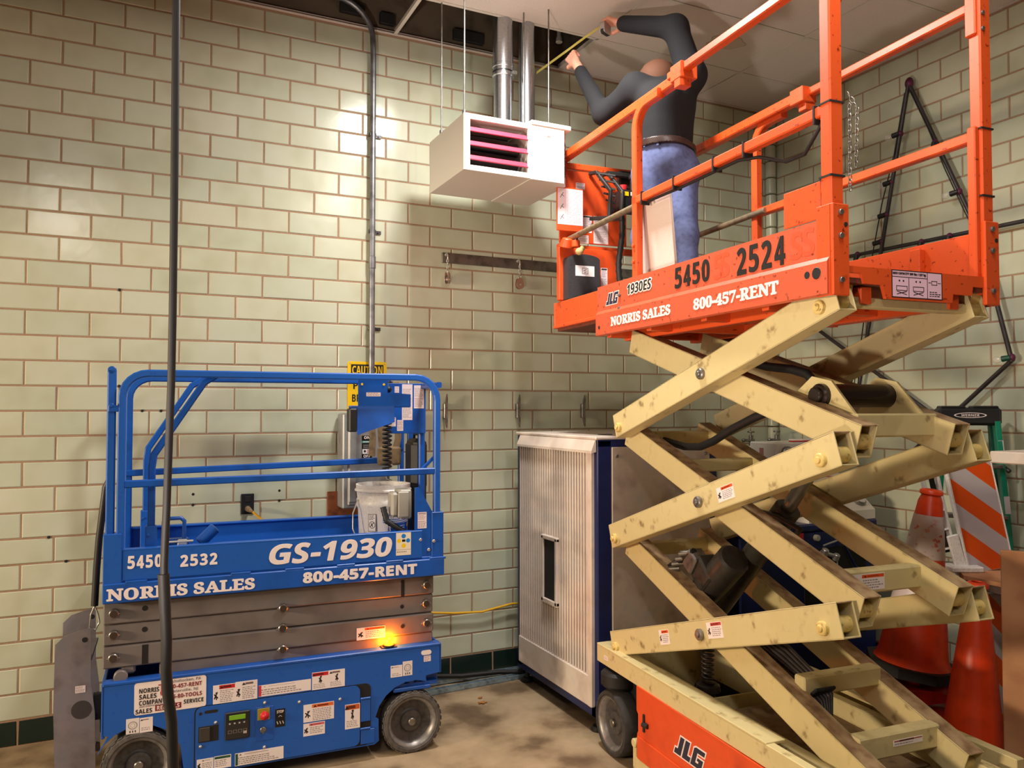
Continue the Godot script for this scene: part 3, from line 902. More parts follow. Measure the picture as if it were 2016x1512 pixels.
func heater():
	var t := thing("unit_heater", "white box-shaped gas unit heater with red louvres hung from the ceiling", "heater", Vector3(1.63, 3.09, -4.0))
	# cabinet shell with an open front
	var W := 0.41
	var H := 0.315
	var D := -0.55
	var g := Geo.new()
	g.b2(Vector3(0, 0, D), Vector3(0.012, H, -0.0101), 0.001)
	g.b2(Vector3(0.0121, 0.0005, D), Vector3(0.41, 0.012, -0.0101), 0.001)
	g.b2(Vector3(0.0121, H - 0.012, D), Vector3(0.41, H - 0.0005, -0.0101), 0.001)
	g.b2(Vector3(0.0121, 0.0121, D), Vector3(0.41, H - 0.0121, D + 0.012), 0.001)
	part(t, "cabinet", g, M.white_metal)
	var f := Geo.new()
	f.b2(Vector3(-0.001, -0.001, -0.01), Vector3(0.038, H + 0.001, 0.004), 0.002)
	f.b2(Vector3(0.396, -0.001, -0.01), Vector3(0.411, H + 0.001, 0.004), 0.002)
	f.b2(Vector3(0.0381, -0.001, -0.01), Vector3(0.3959, 0.03, 0.0035), 0.002)
	f.b2(Vector3(0.0381, H - 0.03, -0.01), Vector3(0.3959, H + 0.001, 0.0035), 0.002)
	part(t, "front_frame", f, M.white_metal)
	part(t, "burner_box", Geo.new().b2(Vector3(0.012, 0.012, -0.3), Vector3(0.4, H - 0.012, -0.28)), M.heater_dark)
	for y in [0.2, 0.115]:
		part(t, "heat_tube", Geo.new().tube(Vector3(0.03, y, -0.14), Vector3(0.39, y - 0.005, -0.14), 0.045, -1, 16), M.heater_dark)
	for y in [0.236, 0.158, 0.078]:
		part(t, "louvre", Geo.new().box(Vector3(0.217, y, -0.012), Vector3(0.362, 0.034, 0.006), 0.001, Basis(Vector3.RIGHT, -0.62)).box(Vector3(0.217, y - 0.016, 0.0), Vector3(0.362, 0.005, 0.012), 0.001), M.pink_red)
	# access cover on the right with a cut corner and a lip on top
	var cov := [Vector2(0.412, 0.008), Vector2(0.63, 0.008), Vector2(0.672, -0.05), Vector2(0.672, -0.545), Vector2(0.412, -0.545)]
	var up := Transform3D(Basis(Vector3(1, 0, 0), Vector3(0, 0, 1), Vector3(0, 1, 0)), Vector3(0, -0.004, 0))
	part(t, "access_cover", Geo.new().prism(cov, 0.313, up), M.white_metal)
	part(t, "cover_lip", Geo.new().b2(Vector3(0.412, 0.3095, -0.545), Vector3(0.676, 0.338, 0.014), 0.004), M.white_metal)
	var cb := Basis(Vector3(0, 1, 0), Vector3(-0.586, 0, 0.81), Vector3(0.81, 0, 0.586))
	letters(t, "REZNOR", "sans_bold", 0.2, 0.04, Transform3D(cb, Vector3(0.6515, 0.148, -0.0205)), M.letter_black, 0.25)
	var im := sheet(64, 24, Color(0.9, 0.87, 0.82))
	im.fill_rect(Rect2i(4, 6, 10, 8), Color(0.5, 0.45, 0.45))
	im.fill_rect(Rect2i(28, 3, 28, 16), Color(0.75, 0.5, 0.48))
	part(t, "maker_label", sticker_mesh(0.05, 0.02, faceF(Vector3(0.52, 0.255, 0.008))), print_mat("hlabel", im))
	var hn := 0
	for q in [Vector3(0.02, 0.316, -0.04), Vector3(0.02, 0.316, -0.40), Vector3(0.52, 0.339, -0.3), Vector3(0.64, 0.339, -0.2)]:
		solo("hanger_rod", Geo.new().tube(Vector3(q.x + 1.63, q.y + 3.09, q.z - 4.0), Vector3(q.x + 1.63, 4.95, q.z - 4.0), 0.0048, -1, 8).tube(Vector3(q.x + 1.63, q.y + 3.09, q.z - 4.0), Vector3(q.x + 1.63, q.y + 3.12, q.z - 4.0), 0.012, -1, 6), M.steel, ["thin steel rod holding the heater's front left corner", "thin steel rod holding the heater's back left corner", "thin steel rod beside the plain vent pipe on the heater", "thin steel rod holding the right side of the heater"][hn], "rod", "heater hanger rods")
		hn += 1
	# vent pipes
	for k in 2:
		var x: float = [2.079, 2.236][k]
		var rr: float = [0.058, 0.051][k]
		var v := thing("vent_pipe", ["shiny metal vent pipe with a banded joint above the heater", "shiny plain metal vent pipe above the heater's control side"][k], "pipe", Vector3(x, [3.406, 3.429][k], -4.45 + 0.02 * k))
		part(v, "lower_pipe", Geo.new().tube(Vector3(0, 0, 0), Vector3(0, 0.5, 0), rr, -1, 28, false), M.galv)
		part(v, "upper_pipe", Geo.new().tube(Vector3(0, 0.48, 0), Vector3(0, 1.5, 0), rr * (1.1 if k == 0 else 0.98), -1, 28, false), M.galv)
		part(v, "collar", Geo.new().tube(Vector3(0, 0, 0), Vector3(0, 0.02, 0), rr + 0.02, -1, 24), M.galv)
		if k == 0:
			for y in [0.445, 0.5]:
				part(v, "band", Geo.new().tube(Vector3(0, y, 0), Vector3(0, y + 0.028, 0), rr * 1.16, -1, 28), M.galv)
			part(v, "clamp_screw", Geo.new().b2(Vector3(0.03, 0.447, rr), Vector3(0.06, 0.47, rr + 0.025), 0.003), M.steel)
# ---------------------------------------------------------------- printed decals shared by the lifts
func warn_print(key: String, w: int, h: int, head: Color, pict := true) -> StandardMaterial3D:
	if M.has(key): return M[key]
	var im := sheet(w, h, Color(0.93, 0.89, 0.89))
	var hh := int(h * 0.2)
	var x0 := int(w * 0.28) if w > h else 2
	if not pict: x0 = 2
	im.fill_rect(Rect2i(x0, 3, w - x0 - 3, hh), head)
	tri_fill(im, x0 + int(w * 0.1), 6, hh / 2, hh - 6, Color(0.1, 0.1, 0.1))
	im.fill_rect(Rect2i(x0 + int(w * 0.18), 8, int((w - x0) * 0.5), hh - 10), Color(head.r * 0.5, head.g * 0.4, head.b * 0.4))
	if pict:
		var c := Color(0.12, 0.12, 0.14)
		var cx := int(w * 0.14) if w > h else w / 2
		var cy := int(h * 0.55) if w > h else int(h * 0.42)
		line_draw(im, Vector2(cx - w * 0.07, cy + h * 0.16), Vector2(cx + w * 0.05, cy - h * 0.16), 5, c)
		line_draw(im, Vector2(cx - w * 0.07, cy - h * 0.06), Vector2(cx + w * 0.07, cy + h * 0.13), 5, c)
		line_draw(im, Vector2(cx, cy), Vector2(cx + w * 0.02, cy + h * 0.2), 5, c)
		disc_fill(im, cx, cy - int(h * 0.14), int(h * 0.05), c)
	if w > h: lines(im, x0 + 4, hh + 10, w - 8, h - 6, 9, Color(0.55, 0.52, 0.53), w)
	else: lines(im, 8, int(h * 0.68), w - 8, h - 6, 9, Color(0.6, 0.57, 0.58), h)
	return print_mat(key, im)
func doc_print(key: String, w: int, h: int, seed_: int, head := Color(0, 0, 0, 0)) -> StandardMaterial3D:
	if M.has(key): return M[key]
	var im := sheet(w, h, Color(0.92, 0.86, 0.87))
	if head.a > 0.0: im.fill_rect(Rect2i(4, 4, w - 8, int(h * 0.08)), head)
	lines(im, int(w * 0.08), int(h * 0.13), int(w * 0.92), int(h * 0.5), 8, Color(0.66, 0.58, 0.6), seed_)
	lines(im, int(w * 0.08), int(h * 0.55), int(w * 0.92), int(h * 0.95), 8, Color(0.62, 0.56, 0.58), seed_ + 1)
	return print_mat(key, im)
func painted_hole(parent: Node, c: Vector3, r: float, n: Vector3):
	part(parent, "hole_shade_disc", Geo.new().tube(c - n * 0.001, c + n * 0.0012, r, -1, 14), M.dark)  # flat dark disc; the shade inside an opening is put into its colour

# hollow rectangular arm between two centre points, open at both ends
func hollow(a: Vector3, b: Vector3, w: float, h: float, t := 0.006) -> Geo:
	var f := Geo.frame(b - a)
	var L := a.distance_to(b)
	var c := (a + b) / 2
	var g := Geo.new()
	g.box(c + f.x * (w - t) / 2, Vector3(t, h, L), 0.0015, f)
	g.box(c - f.x * (w - t) / 2, Vector3(t, h, L), 0.0015, f)
	g.box(c - f.y * (h - t) / 2, Vector3(w, t, L), 0.002, f)
	return g
func top_plate(a: Vector3, b: Vector3, w: float, h: float, t := 0.006) -> Geo:
	var f := Geo.frame(b - a)
	return Geo.new().box((a + b) / 2 + f.y * (h - t) / 2, Vector3(w, t, a.distance_to(b)), 0.002, f)
func wheel(parent: Node, c: Vector3, r: float, w: float, out: Vector3, tyre: Material, hubm: Material, tread := true):
	# c: centre of the outer face, out: direction it faces
	var f := Geo.frame(out)
	var bs := Basis(f.x, out.normalized(), f.x.cross(out.normalized()))
	var xf := Transform3D(bs, c)
	var wn := Node3D.new()
	wn.name = "wheel"
	parent.add_child(wn, true)
	part(wn, "tyre", Geo.new().lathe([Vector2(r * 0.72, -w), Vector2(r * 0.96, -w), Vector2(r, -w + 0.012), Vector2(r, -0.014), Vector2(r * 0.965, 0.0), Vector2(r * 0.86, 0.002), Vector2(r * 0.84, -0.003), Vector2(r * 0.80, -0.003), Vector2(r * 0.79, -0.006)], xf, 44), tyre)
	part(wn, "rim_lip", Geo.new().lathe([Vector2(r * 0.82, -0.002), Vector2(r * 0.8, -0.004), Vector2(r * 0.74, -0.008), Vector2(r * 0.68, -0.034)], xf, 40), M.rim_lip)
	part(wn, "rim", Geo.new().lathe([Vector2(r * 0.685, -0.033), Vector2(r * 0.66, -0.036), Vector2(r * 0.42, -0.045), Vector2(r * 0.36, -0.04), Vector2(r * 0.34, -0.03), Vector2(r * 0.3, -0.028), Vector2(0.0, -0.026)], xf, 40), hubm)
	var nut := Geo.new()
	nut.tube(xf * Vector3(0, -0.03, 0), xf * Vector3(0, -0.008, 0), r * 0.13, -1, 10)
	part(wn, "axle_nut", nut, M.steel)
	if tread:
		for k in 30:
			var a := TAU * k / 30
			var d := bs.x * cos(a) + bs.z * sin(a)
			part(wn, "tread_block", Geo.new().box(c + d * (r + 0.0005) - bs.y * 0.012, Vector3(0.022, 0.016, 0.005), 0.0015, Basis(d.cross(bs.y), bs.y, d)), tyre)

func orange_lift():
	var t := thing("scissor_lift", "raised orange scissor lift with cream arms and a man on its platform", "scissor lift", Vector3(2.238, 0, -3.4464), deg_to_rad(-4.4))
	var OR: Material = M.orange
	var X1 := 0.785
	# ---- platform deck
	var dk := Geo.new()
	dk.b2(Vector3(0.02, 2.205, -0.17), Vector3(X1 - 0.02, 2.225, 1.52), 0.002)
	part(t, "deck", dk, mat("deck_steel", rgb(120, 60, 40), 0.7, 0.0, texs["grime"], 2.0))
	for z in [-0.1, 0.3, 0.75, 1.15]:
		part(t, "deck_crossmember", Geo.new().b2(Vector3(0.03, 2.15, z - 0.02), Vector3(X1 - 0.03, 2.205, z + 0.02), 0.003), OR)
	for x in [0.18, 0.6]:
		part(t, "deck_runner", Geo.new().b2(Vector3(x - 0.025, 2.14, -0.16), Vector3(x + 0.025, 2.2, 1.5), 0.003), OR)
	# ---- side panels with the pressed ridge
	for s in 2:
		var x := 0.0 if s == 0 else X1
		var o := -1.0 if s == 0 else 1.0
		var prof := [Vector2(0.0, 2.16), Vector2(o * 0.012, 2.165), Vector2(o * 0.012, 2.275), Vector2(0.0, 2.292), Vector2(0.0, 2.424), Vector2(-o * 0.03, 2.428), Vector2(-o * 0.03, 2.42), Vector2(-o * 0.006, 2.416), Vector2(-o * 0.006, 2.16)]
		var p := part(t, "side_panel", Geo.new().prism(prof, 1.69, Transform3D(Basis(), Vector3(x, 0, -0.17))), M.orange_faded)
		if s == 0:
			spaced(p, "5450", 0.275, 0.092, faceL(Vector3(-0.0005, 2.357, 0.71)), M.letter_black)
			spaced(p, "2524", 0.295, 0.105, faceL(Vector3(-0.0005, 2.354, 1.163)), M.letter_black)
			part(p, "lettering_outline", text_mesh("1930ES", "sans_bold", 0.225, 0.05, faceL(Vector3(-0.0003, 2.367, 0.265)), 0.12, 0.006), M.letter_white)
			letters(p, "1930ES", "sans_bold", 0.225, 0.05, faceL(Vector3(-0.0026, 2.367, 0.265)), M.letter_black, 0.12)
			jlg_logo(p, faceL(Vector3(-0.0003, 2.345, -0.005)), 0.135, 0.058)
			fat(p, "NORRIS SALES", "serif_bold", 0.555, 0.044, faceL(Vector3(-0.0122, 2.222, 0.28)), M.letter_white)
			fat(p, "800-457-RENT", "serif_bold", 0.535, 0.046, faceL(Vector3(-0.0122, 2.22, 1.01)), M.letter_white)
			painted_hole(p, Vector3(-0.013, 2.205, -0.13), 0.009, Vector3(-1, 0, 0))
			for q in [Vector3(0, 2.35, 0.075), Vector3(0, 2.285, 0.075)]:
				part(p, "bolt", Geo.new().bolt(q, Vector3(-1, 0, 0), 0.009, 0.01), M.steel)
			# unfaded paint where older lettering was peeled off
			for q in [["5", 0.9, 2.357], ["S", 1.36, 2.357], ["S", 0.945, 2.36], ["S", 1.42, 2.36]]:
				part(p, "lettering_ghost", text_mesh(q[0], "sans_bold", 0.06, 0.1, faceL(Vector3(-0.0001, q[2], q[1])), 0.0, 0.0, 0.0006), mat("orange_fresh", rgb(204, 78, 42), 0.5))
			part(p, "pin_bolt", Geo.new().tube(Vector3(0.0, 2.24, 1.47), Vector3(-0.014, 2.24, 1.47), 0.022, -1, 12), M.black)
			painted_hole(p, Vector3(-0.012, 2.24, 1.425), 0.013, Vector3(-1, 0, 0))
	# ---- near end frame
	var ef := [Vector2(0.05, 2.262), Vector2(0.73, 2.262), Vector2(0.73, 2.222), Vector2(0.66, 2.222), Vector2(0.655, 2.19), Vector2(0.56, 2.19), Vector2(0.555, 2.158), Vector2(0.24, 2.158), Vector2(0.225, 2.205), Vector2(0.14, 2.205), Vector2(0.13, 2.24), Vector2(0.05, 2.24)]
	var efp := part(t, "end_frame", Geo.new().prism(ef, 0.014, Transform3D(Basis(), Vector3(0, 0, 1.515))), OR)
	var cap := sheet(256, 110, Color(0.93, 0.78, 0.86))
	var kk := Color(0.15, 0.1, 0.14)
	for r in [Rect2i(0, 0, 256, 4), Rect2i(0, 106, 256, 4), Rect2i(0, 0, 4, 110), Rect2i(252, 0, 4, 110), Rect2i(0, 26, 180, 3), Rect2i(84, 26, 3, 84), Rect2i(178, 0, 3, 110)]: cap.fill_rect(r, kk)
	for q in [22, 106]:
		ring_rect(cap, q, 62, 56, 20, kk)
		line_draw(cap, Vector2(q + 4, 84), Vector2(q + 50, 96), 3, kk)
		line_draw(cap, Vector2(q + 50, 84), Vector2(q + 4, 96), 3, kk)
		disc_fill(cap, q + 16, 42, 4, kk)
		disc_fill(cap, q + 36, 42, 4, kk)
	ring_rect(cap, 200, 34, 30, 18, kk)
	line_draw(cap, Vector2(186, 42), Vector2(196, 42), 3, kk)
	line_draw(cap, Vector2(234, 42), Vector2(246, 42), 3, kk)
	lines(cap, 190, 78, 246, 104, 8, kk, 5)
	part(efp, "capacity_sign", sticker_mesh(0.24, 0.098, faceF(Vector3(0.385, 2.213, 1.529))), print_mat("capacity", cap))
	letters(efp, "MAX CAPACITY 500 lbs / 227 kg", "sans_bold", 0.155, 0.011, faceF(Vector3(0.348, 2.249, 1.5298)), M.letter_black)
	# ---- corner posts with bolted foot plates
	for s in 2:
		var x := 0.004 if s == 0 else X1 - 0.062
		var pl := part(t, "foot_plate", Geo.new().b2(Vector3(x - 0.006, 2.158, 1.52), Vector3(x + 0.066, 2.47, 1.538), 0.003).b2(Vector3(x - 0.006 if s == 0 else x + 0.058, 2.158, 1.46), Vector3(x + 0.002 if s == 0 else x + 0.066, 2.47, 1.53), 0.002), OR)
		for q in [2.44, 2.36, 2.21]:
			part(pl, "bolt", Geo.new().bolt(Vector3(x + 0.028, q, 1.537), Vector3(0, 0, 1), 0.011, 0.009), M.steel)
		painted_hole(pl, Vector3(x + 0.05, 2.4, 1.5385), 0.008, Vector3(0, 0, 1))
		var ps := part(t, "post", Geo.new().b2(Vector3(x, 2.2, 1.475), Vector3(x + 0.058, 3.32, 1.525), 0.006), OR)
		part(ps, "post_sleeve", Geo.new().b2(Vector3(x - 0.012 if s == 1 else x + 0.02, 3.18, 1.47), Vector3(x + 0.03 if s == 1 else x + 0.072, 3.34, 1.515), 0.005), OR)
		for q in [3.2, 3.26]:
			part(ps, "bolt", Geo.new().bolt(Vector3(x + 0.015, q, 1.524), Vector3(0, 0, 1), 0.009, 0.007), M.steel)
		part(ps, "tie", Geo.new().b2(Vector3(x - 0.003, 2.82, 1.472), Vector3(x + 0.061, 2.826, 1.528)).b2(Vector3(x - 0.003, 2.565, 1.472), Vector3(x + 0.061, 2.572, 1.528)), M.dark)
	# gate post inside the far corner
	part(t, "gate_post", Geo.new().b2(Vector3(X1 - 0.085, 2.25, 1.48), Vector3(X1 - 0.062, 2.83, 1.515), 0.004), OR)
	# toe strip of the far side seen over the end frame
	part(t, "toe_strip", Geo.new().b2(Vector3(X1 - 0.04, 2.225, 0.6), Vector3(X1 - 0.03, 2.44, 1.47), 0.002), OR)
	part(t, "toe_rib", Geo.new().b2(Vector3(X1 - 0.07, 2.225, 1.2), Vector3(X1 - 0.04, 2.42, 1.25), 0.003), OR)
	part(t, "patch_plate", Geo.new().b2(Vector3(0.004, 2.43, 1.29), Vector3(0.01, 2.56, 1.475), 0.002), OR)
	# ---- guard rails, both sides
	for s in 2:
		var x := 0.03 if s == 0 else X1 - 0.03
		var zc := 0.61 if s == 0 else 0.585
		var xe := 0.056 if s == 0 else X1 - 0.056
		part(t, "top_rail", Geo.new().bar([Vector3(x, 3.305, 1.5), Vector3(x, 3.305, zc - 0.1)], 0.042, 0.036, 0.005), OR)
		part(t, "extension_rail", Geo.new().bar([Vector3(xe, 3.292, zc), Vector3(xe, 3.292, -0.74)], 0.05, 0.05, 0.006), OR)
		part(t, "rail_clamp", Geo.new().b2(Vector3(min(x, xe) - 0.032, 3.255, zc - 0.06), Vector3(max(x, xe) + 0.03, 3.33, zc + 0.03), 0.004).b2(Vector3(x - 0.03, 3.22, zc - 0.03), Vector3(x + 0.03, 3.26, zc + 0.02), 0.003), OR)
		var pts := [Vector3(x, 3.268, 0.42)]
		for k in 7:
			var a := PI / 2 * k / 6.0
			pts.append(Vector3(x, 3.158 + 0.11 * cos(a), 0.31 - 0.11 * sin(a)))
		pts.append(Vector3(x, 2.42, 0.2))
		part(t, "inner_post", Geo.new().bar(pts, 0.045, 0.04, 0.005, Vector3.RIGHT), OR)
		for y in [2.5, 2.58]:
			part(t, "bolt", Geo.new().bolt(Vector3(x - 0.022, y, 0.2), Vector3(-1, 0, 0), 0.01, 0.008), OR)
		part(t, "mid_rail", Geo.new().bar([Vector3(x, 2.806, 1.5), Vector3(x, 2.806, 0.18)], 0.04, 0.04, 0.005), OR)
		part(t, "slide_tube", Geo.new().tube(Vector3(xe, 2.8, 0.3), Vector3(xe, 2.785, -0.64), 0.016), mat("slide_steel", rgb(150, 134, 108), 0.45, 0.5, texs["grime"], 3.0))
	for z in [0.55, 0.85, 0.27, 1.05, 1.44]:
		part(t, "tie_strap", Geo.new().b2(Vector3(0.006, 2.768, z), Vector3(0.054, 2.832, z + 0.008)), M.dark)
	part(t, "rail_cable", Geo.new().path([Vector3(0.03, 2.778, 0.3), Vector3(0.03, 2.772, 0.6), Vector3(0.03, 2.774, 1.0), Vector3(0.05, 2.76, 1.1), Vector3(0.08, 2.71, 1.22), Vector3(0.06, 2.7, 1.34), Vector3(0.03, 2.75, 1.44), Vector3(0.03, 2.79, 1.48)], 0.007, 8), M.black)
	var cg := Geo.new()
	chain(cg, Vector3(0.075, 2.86, 1.53), Vector3(0.1, 2.80, 1.55), 0.0021, 0.024)
	chain(cg, Vector3(0.085, 2.82, 1.53), Vector3(0.083, 2.52, 1.53), 0.0021, 0.024)
	chain(cg, Vector3(0.1, 2.80, 1.55), Vector3(0.1, 2.6, 1.54), 0.0021, 0.024)
	part(t, "gate_chain", cg, M.steel)
	# ---- extension deck and control station at the far end
	part(t, "extension_toe", Geo.new().b2(Vector3(0.012, 2.262, -0.75), Vector3(0.03, 2.412, -0.16), 0.003).b2(Vector3(0.0, 2.255, -0.75), Vector3(0.03, 2.275, -0.16), 0.003).b2(Vector3(0.01, 2.262, -0.765), Vector3(X1 - 0.02, 2.412, -0.745), 0.003).b2(Vector3(X1 - 0.03, 2.262, -0.75), Vector3(X1 - 0.012, 2.412, -0.16), 0.003), OR)
	part(t, "extension_deck", Geo.new().b2(Vector3(0.03, 2.24, -0.75), Vector3(X1 - 0.03, 2.26, 0.1), 0.002), M.deck_steel)
	for x in [0.056, X1 - 0.056]:
		part(t, "end_post", Geo.new().bar([Vector3(x, 2.27, -0.725), Vector3(x, 3.3, -0.725)], 0.04, 0.04, 0.005), OR)
	for y in [3.25, 2.75]:
		part(t, "end_rail", Geo.new().bar([Vector3(0.02, y, -0.725), Vector3(X1 - 0.02, y, -0.725)], 0.036, 0.04, 0.005), OR)
	part(t, "tube_bracket", Geo.new().tube(Vector3(0.03, 2.78, -0.6), Vector3(0.03, 2.73, -0.62), 0.034, 0.05, 14).tube(Vector3(0.06, 2.72, -0.56), Vector3(0.06, 2.76, -0.56), 0.026), OR)
	part(t, "rope_knot", Geo.new().ball(Vector3(0.055, 2.685, -0.5), 0.024, Vector3(1, 0.9, 1)).ball(Vector3(0.075, 2.705, -0.5), 0.016), mat("rope", rgb(196, 168, 116), 0.9))
	var cp := part(t, "control_panel", Geo.new().b2(Vector3(0.02, 2.78, -0.712), Vector3(0.48, 3.22, -0.7), 0.003), M.orange_door)
	part(cp, "caution_label", sticker_mesh(0.06, 0.038, faceF(Vector3(0.16, 3.13, -0.6995))), doc_print("cplab", 80, 50, 31, Color(0.3, 0.2, 0.1)))
	part(cp, "maker_notice", sticker_mesh(0.075, 0.105, faceF(Vector3(0.2, 2.9, -0.6995))), doc_print("cpdoc", 100, 140, 41, Color(0.1, 0.1, 0.1)))
	part(cp, "rules_sheet", sticker_mesh(0.1, 0.17, faceF(Vector3(0.3, 2.87, -0.6995))), doc_print("cpdoc2", 130, 220, 43))
	part(cp, "hazard_label", sticker_mesh(0.09, 0.05, faceF(Vector3(0.17, 2.805, -0.6995))), warn_print("cpw", 100, 56, Color(0.9, 0.85, 0.85)))
	var ip := part(t, "instruction_board", Geo.new().b2(Vector3(-0.03, 2.83, -0.64), Vector3(0.145, 3.09, -0.628), 0.003), M.orange_door)
	var im := sheet(180, 220, Color(0.94, 0.84, 0.86))
	lines(im, 64, 10, 172, 210, 7, Color(0.72, 0.6, 0.64), 91)
	im.fill_rect(Rect2i(56, 4, 2, 212), Color(0.7, 0.6, 0.62))
	for q in [[30, 40], [30, 110], [30, 175]]:
		line_draw(im, Vector2(q[0] - 12, q[1] + 16), Vector2(q[0] + 10, q[1] - 16), 3, Color(0.3, 0.25, 0.28))
		line_draw(im, Vector2(q[0] - 4, q[1] - 4), Vector2(q[0] + 14, q[1] + 8), 3, Color(0.4, 0.3, 0.32))
	part(ip, "instruction_sheet", sticker_mesh(0.165, 0.215, faceF(Vector3(0.058, 2.975, -0.628))), print_mat("instr", im))
	# control box in its black cage
	var cb := part(t, "control_box", Geo.new().b2(Vector3(0.33, 2.97, -0.66), Vector3(0.5, 3.08, -0.5), 0.008), M.black)
	part(cb, "stop_button", Geo.new().tube(Vector3(0.37, 3.08, -0.55), Vector3(0.37, 3.115, -0.55), 0.022, 0.028), M.red)
	part(cb, "yellow_tag", Geo.new().b2(Vector3(0.33, 3.04, -0.499), Vector3(0.38, 3.065, -0.496)), M.yellow)
	part(cb, "label", sticker_mesh(0.09, 0.022, faceF(Vector3(0.44, 3.055, -0.499))), doc_print("cbl", 90, 24, 3))
	part(cb, "joystick", Geo.new().tube(Vector3(0.45, 3.08, -0.58), Vector3(0.45, 3.17, -0.58), 0.012).ball(Vector3(0.45, 3.18, -0.58), 0.022), M.black)
	var cage := Geo.new()
	for x in [0.22, 0.3]:
		cage.bar([Vector3(x, 2.93, -0.68), Vector3(x + 0.03, 2.9, -0.5), Vector3(x + 0.04, 3.06, -0.5), Vector3(x + 0.01, 3.2, -0.62), Vector3(x, 3.21, -0.69)], 0.02, 0.022, 0.004)
	for k in 7:
		cage.bar([Vector3(0.22 + 0.01 * k, 3.19 - 0.042 * k, -0.6 + 0.01 * k), Vector3(0.32, 3.17 - 0.042 * k, -0.55)], 0.008, 0.012, 0.002)
	cage.bar([Vector3(0.3, 3.2, -0.62), Vector3(0.52, 3.2, -0.62)], 0.03, 0.03, 0.006)
	cage.b2(Vector3(0.4, 3.12, -0.69), Vector3(0.55, 3.24, -0.64), 0.01)
	part(t, "cage", cage, mat("cage_black", rgb(42, 40, 40), 0.5, 0.0, texs["worn"], 8.0))
	part(t, "box_frame", Geo.new().b2(Vector3(0.0, 2.42, -0.7), Vector3(0.4, 2.74, -0.66), 0.004), M.orange_door)
	var mb := []
	for k in 9:
		var a := PI * k / 8.0
		mb.append(Vector2(0.105 + 0.105 * cos(a), 2.66 + 0.03 * sin(a)))
	mb.append(Vector2(0.0, 2.42))
	mb.append(Vector2(0.21, 2.42))
	var mbx := part(t, "manual_box", Geo.new().prism(mb, 0.07, Transform3D(Basis(), Vector3(0.025, 0, -0.66))), mat("box_worn", rgb(54, 54, 58), 0.55, 0.0, tone("scratch", 256, 71, 0.06, [[0.0, g1(0.8)], [0.6, g1(1.0)], [0.74, g1(1.0)], [0.78, Color(3, 3, 3)], [1.0, Color(3, 3, 3)]], 5), 5.0))
	var bk := sheet(120, 60, Color(0.95, 0.93, 0.95))
	ring_rect(bk, 42, 12, 38, 36, Color(0.4, 0.4, 0.42))
	line_draw(bk, Vector2(52, 30), Vector2(70, 20), 3, Color(0.4, 0.4, 0.42))
	line_draw(bk, Vector2(56, 40), Vector2(68, 34), 3, Color(0.4, 0.4, 0.42))
	part(mbx, "book_label", sticker_mesh(0.125, 0.062, faceF(Vector3(0.135, 2.59, -0.5895))), print_mat("book", bk))
	part(t, "data_plate", sticker_mesh(0.045, 0.12, faceF(Vector3(0.3, 2.57, -0.659))), doc_print("dplate", 50, 130, 7, Color(0.2, 0.2, 0.2)))
	var hz := []
	for k in 30:
		hz.append(Vector3(0.36 + 0.01 * sin(k * 0.3), 2.95 - 0.022 * k, -0.56 + 0.01 * cos(k * 0.25)))
	var hs := []
	for k in 30: hs.append(1.0 if k % 2 == 0 else 0.82)
	part(t, "corrugated_hose", Geo.new().path(hz, 0.02, 10, hs), M.black)
	# ---- scissor arms
	var CR: Material = M.cream
	var lv := [[[0.10, 0.545], [-1.47, 1.05]], [[0.11, 1.10], [-1.47, 1.63]], [[0.06, 1.68], [-1.47, 2.16]]]
	var li := [[[0.10, 1.06], [-1.5, 0.50]], [[0.10, 1.64], [-1.47, 1.085]], [[0.05, 2.13], [-1.47, 1.67]]]
	for k in 3:
		for s in 2:
			var xo: float = [0.078, 0.712][s]
			var xi: float = [0.172, 0.612][s]
			var a := Vector3(xo, lv[k][0][1], -lv[k][0][0])
			var b := Vector3(xo, lv[k][1][1], -lv[k][1][0])
			var de := (b - a).normalized()
			b += de * 0.035
			var arm := part(t, "scissor_arm", hollow(a, b, 0.078, 0.122), CR)
			for q in [a + de * 0.035, b - de * 0.042]:
				part(arm, "end_pin", Geo.new().tube(q - Vector3(0.036, 0.012, 0), q + Vector3(0.036, -0.012, 0), 0.029, -1, 18), M.cream_pin)
			part(arm, "top_plate", top_plate(a, b, 0.078, 0.122), M.cream_dusty)
			var out := Vector3(-1 if s == 0 else 1, 0, 0)
			# pins at the ends and the middle of the outer arms
			for q in [0.035, 0.5, 0.955]:
				var p := a.lerp(b, q) - Vector3(0, 0.02 if q != 0.5 else 0.0, 0)
				part(arm, "pin_head", Geo.new().tube(p + out * 0.036, p + out * 0.056, 0.025, -1, 16).tube(p + out * 0.05, p + out * 0.064, 0.013, -1, 10), M.cream_pin if q != 0.5 else M.steel)
			var a2 := Vector3(xi, li[k][0][1], -li[k][0][0])
			var b2 := Vector3(xi, li[k][1][1], -li[k][1][0])
			var de2 := (b2 - a2).normalized()
			b2 += de2 * 0.03
			var arm2 := part(t, "scissor_arm", hollow(a2, b2, 0.078, 0.122), CR)
			part(arm2, "top_plate", top_plate(a2, b2, 0.078, 0.122), M.cream_dusty)
			for q in [a2 + de2 * 0.035, b2 - de2 * 0.04]:
				part(arm2, "end_pin", Geo.new().tube(q - Vector3(0.036, 0.012, 0), q + Vector3(0.036, -0.012, 0), 0.029, -1, 18), M.cream_pin)
